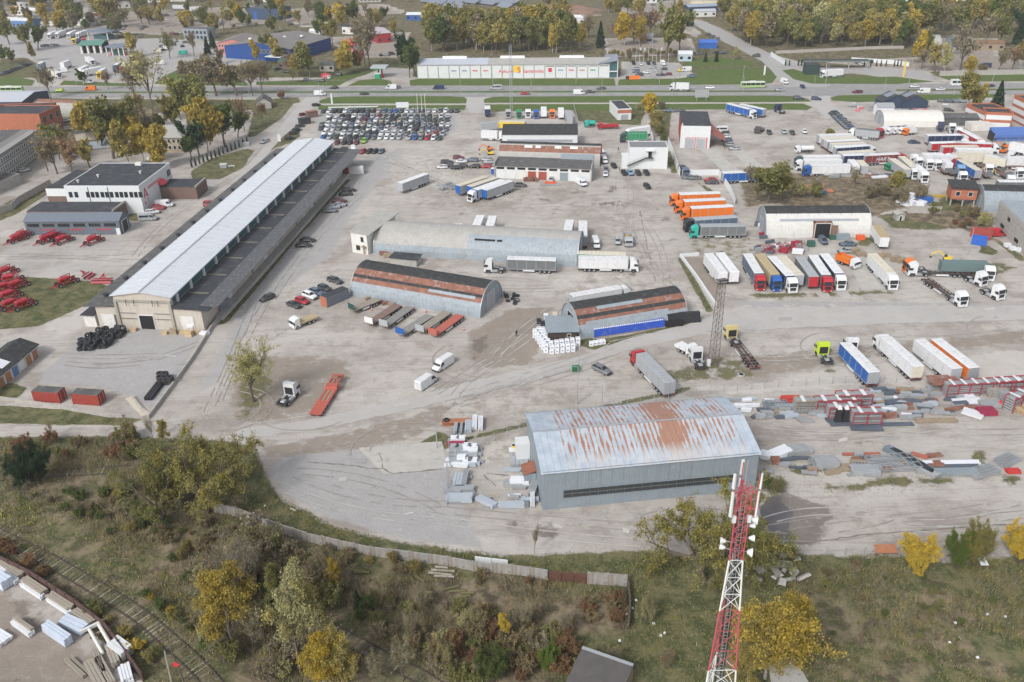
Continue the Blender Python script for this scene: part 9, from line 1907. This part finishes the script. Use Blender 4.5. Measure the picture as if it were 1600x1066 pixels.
# --- left cluster
for a in((178,248,19,'round','olive'),(205,262,15,'birch','ochre'),(250,262,13,'birch','gold'),(225,255,12,'birch','gold'),(295,205,19,'round','olive'),(325,238,17,'birch','gold'),(352,230,14,'round','green'),(312,245,12,'round','dark green'),(272,205,12,'round','yellow-green'),(115,280,13,'bare','rust'),(90,272,13,'bare','brown'),(140,262,10,'round','ochre'),(75,268,11,'bare','brown'),(262,185,7,'round','dark green'),(382,205,12,'bare','rust'),(372,215,9,'round','green'),(410,195,8,'bare','rust'),(160,240,14,'round','ochre'),(332,198,10,'bare','brown'),(300,250,8,'round','green')):
 tree(*a,key='in the tree group around the old house')
for a in((80,155,14,'bare','grey-brown'),(240,178,24,'bare','pale'),(212,168,17,'bare','brown'),(338,150,16,'round','grey-brown'),(370,150,16,'round','grey-brown'),(395,150,14,'bare','grey-brown'),(133,132,7,'round','green'),(170,140,8,'bare','rust'),(410,150,14,'bare','brown')):tree(*a,key='along the highway at left')
for i in range(15):tree(300+i*6.2,262-i*2.6,3.2,'thuja','dark green',key='in the clipped row above the left lawn')
# --- across the highway, left
for a in((15,70,13,'round','olive'),(45,80,14,'round','olive'),(60,78,13,'round','green'),(5,100,9,'round','green'),(18,102,8,'round','green'),(55,95,9,'birch','ochre'),(115,45,16,'tall','olive'),(128,46,15,'tall','olive'),(170,45,18,'round','ochre'),(183,62,14,'bare','brown'),(212,90,12,'tall','ochre'),(266,92,14,'bare','olive'),(304,90,12,'bare','brown'),(325,86,11,'conifer','dark green'),(333,76,11,'conifer','dark green'),(337,55,12,'birch','ochre'),(375,40,12,'birch','yellow'),(290,50,7,'round','olive'),(405,100,11,'birch','gold'),(420,92,12,'round','olive'),(455,118,10,'bare','rust'),(465,120,11,'birch','ochre'),(485,122,15,'round','olive'),(478,110,12,'birch','ochre'),(540,115,14,'birch','gold'),(560,112,9,'birch','rust'),(536,118,10,'birch','gold'),(520,70,13,'round','yellow-green'),(578,108,25,'bare','grey-brown'),(570,104,22,'bare','brown'),(530,42,13,'birch','yellow'),(545,40,14,'round','yellow-green'),(552,38,12,'round','green'),(590,42,10,'birch','ochre'),(600,36,9,'round','green'),(440,28,14,'birch','yellow'),(444,35,11,'birch','yellow-green'),(625,102,14,'round','dark green'),(640,122,14,'round','green'),(648,118,13,'round','green'),(612,50,9,'bare','brown'),(345,100,7,'round','grey-brown'),(435,100,12,'birch','ochre'),(500,60,10,'round','green')):
 tree(*a,key='on the left beyond the highway')
scatter(44,[(-20,22),(200,14),(260,14),(260,2),(-20,4)],(9,15),['round','birch','bare'],['olive','gold','grey-brown','ochre','brown'],'in the far wood at upper left')
scatter(30,[(200,4),(650,4),(650,-12),(200,-14)],(8,14),['round','birch','bare'],['olive','gold','grey-brown','ochre'],'in the far tree line at the top')
scatter(46,[(-20,60),(120,60),(260,56),(640,60),(640,20),(260,26),(-20,30)],(8,13),['round','birch','bare','tall'],['olive','gold','grey-brown','ochre','green'],'among the far yards at upper left')
scatter(22,[(870,30),(1060,30),(1100,12),(1600,14),(1600,0),(800,4)],(8,13),['round','birch','bare'],['olive','gold','grey-brown','ochre','green'],'among the far yards at upper right')
scatter(16,[(70,200),(150,190),(300,185),(300,225),(200,262),(120,270),(60,262)],(8,14),['round','birch','bare','round'],['olive','ochre','grey-brown','gold','green'],'in the grove left of the old house')
scatter(26,[(0,20),(440,12),(440,55),(200,45),(0,62)],(7,13),['round','birch','bare'],['olive','gold','grey-brown','green','ochre'],'between the far yards and depots')
scatter(12,[(250,128),(460,122),(460,132),(250,134)],(6,11),['bare','birch'],['grey-brown','ochre','olive'],'on the far verge of the highway at left')
for i in range(40):
 x=R.uniform(130,460);y=R.uniform(6,58)+(0 if x>200 else 0);car(x,y,R.choice((0,30,90,150)),R.choice(kinds),R.choice(pal+['white','white','red']),'in the far yards at upper left',lights=False)
for i in range(34):
 x=R.uniform(950,1600);y=R.uniform(-2,12);car(x,y,R.choice((0,90)),R.choice(kinds),R.choice(pal+['white','red','blue','white']),'in the far car parks at upper right',lights=False)
# --- wood behind the store
def wood(xs,ys,hh,cols,kinds,key,n):
 for i in range(n):
  f=(i+.5)/n;x=xs[0]+(xs[1]-xs[0])*f+R.uniform(-8,8);y=R.uniform(*ys);tree(x,y,R.uniform(*hh),R.choice(kinds),R.choice(cols),key)
cA=['gold','ochre','olive','yellow-green','grey-brown','olive','green','yellow-green']
wood((665,890),(76,84),(13,19),cA,['tall','tall','birch','poplar'],'in the front row of the wood behind the store',26)
wood((665,890),(64,74),(14,20),cA,['birch','tall','round'],'in the second row of the wood behind the store',24)
wood((680,880),(52,62),(13,18),cA+['grey-brown'],['birch','tall','bare'],'in the back row of the wood behind the store',18)
for a in((938,75,16,'conifer','dark green'),(975,72,16,'birch','yellow'),(1000,70,14,'birch','gold'),(1000,80,9,'bare','rust'),(1040,92,24,'round','olive'),(1062,82,16,'round','ochre'),(905,76,12,'birch','gold'),(900,70,9,'round','bright green'),(985,98,6,'round','grey-brown'),(1102,97,6,'conifer','dark green'),(1119,97,6.5,'conifer','dark green'),(1145,94,6,'birch','pale'),(1078,42,12,'conifer','dark green'),(1065,30,12,'birch','gold'),(965,8,9,'birch','gold'),(1015,60,15,'bare','rust'),(990,66,16,'bare','rust'),(1130,30,12,'round','olive'),(960,92,5,'shrub','yellow-green'),(920,60,13,'bare','brown')):
 tree(*a,key='between the store and the side road')
for i in range(14):tree(955+i*9,88+R.uniform(-4,3),R.uniform(2.5,4),'shrub',R.choice(['ochre','olive','brown']),'in the hedge behind the store car park')
cB=['gold','olive','olive','yellow-green','ochre','green','grey-brown','pale','yellow-green']
wood((1160,1430),(66,76),(11,17),cB,['birch','tall','tall','bare'],'in the front row of the right-hand wood',36)
wood((1150,1450),(54,64),(13,19),cB,['birch','tall','round'],'in the second row of the right-hand wood',36)
wood((1140,1600),(40,52),(12,18),cB,['birch','tall','round','bare'],'in the third row of the right-hand wood',40)
wood((1130,1610),(24,38),(11,16),cB,['birch','round','tall'],'in the back of the right-hand wood',36)
for a in((1425,100,14,'birch','yellow'),(1440,108,9,'bare','brown'),(1460,112,12,'round','ochre'),(1475,115,12,'birch','pale'),(1500,110,20,'bare','grey-brown'),(1515,118,8,'birch','gold'),(1560,112,9,'bare','brown'),(1580,112,11,'bare','rust'),(1595,105,12,'birch','ochre'),(1535,115,5,'shrub','brown'),(1440,85,12,'round','grey-brown'),(1560,72,14,'round','olive'),(1590,70,15,'conifer','dark green'),(1598,60,14,'round','dark green'),(1540,70,15,'bare','grey-brown'),(1500,60,17,'round','olive'),(1548,48,18,'round','bright green'),(1575,52,17,'round','olive'),(1513,176,14,'birch','yellow-green'),(1521,174,10,'birch','ochre'),(1556,172,13,'conifer','dark green'),(1450,92,12,'round','olive'),(1485,86,10,'bare','grey-brown')):
 tree(*a,key='on the right beside the highway')
for x in(1227,1233,1247,1252,1258,1263,1350,1360,1369,1376,1384,1397,1402,1407,1268,1273):tree(x,103+(1 if x>1340 else 0),3.6,'thuja','dark green',key='in the row at the truck station')
for a in((1010+3,186,9,'birch','yellow'),(1024,205,5,'shrub','ochre'),(1030,212,5,'shrub','olive'),(1012,172,6,'shrub','brown'),(1034,172,4,'shrub','grey-brown'),(1025,195,6,'shrub','ochre'),(995,182,5,'bare','pale'),(1036,225,4,'shrub','green'),(1295,212+4,4,'shrub','yellow-green'),(440,155,4,'shrub','rust')):
 tree(*a,key='around the pump house and red garage')
# --- hills at the horizon edge: low wooded rise closes the far ground (outside the frame it goes on)
def tufts(name,polys,dens,hmin,hmax,col,wd=.07,excl=()):
 Cs=[]
 for poly in polys:
  w=[Vector(q)for q in W(poly)];a=np.array([tuple(q)for q in w]);A=(a[:,0].max()-a[:,0].min())*(a[:,1].max()-a[:,1].min());n=int(A*dens)
  x=rng.uniform(a[:,0].min(),a[:,0].max(),n);y=rng.uniform(a[:,1].min(),a[:,1].max(),n)
  nz=np.sin(x*.35+1.3*np.sin(y*.21))+np.sin(y*.43+1.7*np.sin(x*.17))+rng.normal(size=n)*.7
  k=(sdist(x,y,[tuple(q)for q in w])>-.4)&(nz>-.1)
  for e in excl:k&=sdist(x,y,e)<0
  Cs.append(np.stack([x[k],y[k]],1))
 C=np.concatenate(Cs);n=len(C);a=rng.uniform(0,6.28,n);h=rng.uniform(hmin,hmax,n)*rng.uniform(.5,1.3,n);wv=wd*rng.uniform(.6,1.8,n)
 dx,dy=np.cos(a)*wv,np.sin(a)*wv;lx,ly=rng.normal(size=n)*h*.4,rng.normal(size=n)*h*.4;z=np.zeros(n)
 v=np.stack([np.stack([C[:,0]-dx,C[:,1]-dy,z],1),np.stack([C[:,0]+dx,C[:,1]+dy,z],1),np.stack([C[:,0]+dx*.6+lx,C[:,1]+dy*.6+ly,h],1),np.stack([C[:,0]-dx*.6+lx,C[:,1]-dy*.6+ly,h],1)],1).reshape(-1,3)
 o=link(name,fastmesh(name,v,np.arange(n*4).reshape(n,4),M_twig,True),None,None,0,col);o['kind']='stuff';return o
EX=[W(BLY),KEEP[0],W([(0,838),(110,896),(220,965),(350,1090),(330,1100),(190,980),(90,915),(0,860)])]
low=edge+[(1650,1120),(-40,1120)]
tufts('rough_grass',[low],14,.1,.35,(.165,.165,.075),.035,EX);tufts('green_weeds',[low],6,.1,.4,(.11,.15,.05),.045,EX);tufts('dry_grass',[low],10,.12,.5,(.29,.25,.15),.025,EX)
tufts('dead_brush',[[(0,690),(230,692),(340,800),(340,880),(420,1066),(300,1000),(200,880),(100,800),(0,760)],[(500,885),(700,895),(860,915),(980,925),(985,985),(900,1010),(760,1000),(640,985),(520,930)],[(1230,880),(1600,900),(1650,1000),(1260,1000)],[(330,830),(520,880),(640,1000),(700,1090),(330,1100)]],20,.3,1.3,(.25,.205,.15),.016,EX)
tufts('yellow_weeds',[[(0,790),(60,800),(180,870),(170,890),(60,820),(0,812)],[(200,880),(260,900),(340,980),(320,990)]],5,.2,.6,(.34,.32,.06),.05,EX)
tufts('verge_grass',[[(690,700),(720,688),(830,662),(980,628),(1060,612),(1062,606),(980,620),(830,654),(700,690)],[(905,528),(1000,520),(1080,502),(1085,508),(1020,525),(930,547)],[(985,592),(1060,570),(1110,552),(1170,560),(1190,590),(1060,602)],[(345,508),(400,445),(460,372),(530,295),(540,290),(470,372),(405,450)],[(340,600),(380,560),(440,570),(420,660),(350,660)],[(1190,770),(1300,740),(1500,745),(1500,760),(1300,775),(1200,790)],[(0,432),(165,448),(100,492),(0,515)],[(0,634),(190,652),(190,662),(0,660)]],5,.06,.22,(.10,.115,.045),.04)
for i,(x,y,r,h)in enumerate(((845,22,16,5),(865,18,20,6),(890,16,18,5),(905,22,12,4))):
 p=P(x,y);v=[(0,0,h)];n=14
 for k in range(3):
  for j in range(n):rr=r*(k+1)/3*R.uniform(.85,1.15);v.append((rr*1.5*math.cos(j*6.283/n),rr*math.sin(j*6.283/n),h*(1-(k+1)/3)**1.0*R.uniform(.6,1.1)if k<2 else-.05))
 f=[(0,1+j,1+(j+1)%n)for j in range(n)]+[(1+k*n+j,1+(k+1)*n+j,1+(k+1)*n+(j+1)%n,1+k*n+(j+1)%n)for k in range(2)for j in range(n)]
 o=link('earth_heap',MB().add(v,f).mesh('earth_heap',mat('reddish_soil',(.24,.15,.11),var=.4,scale=.3,dirt=(.32,.24,.19))),None,p);o['kind']='structure'
flush()
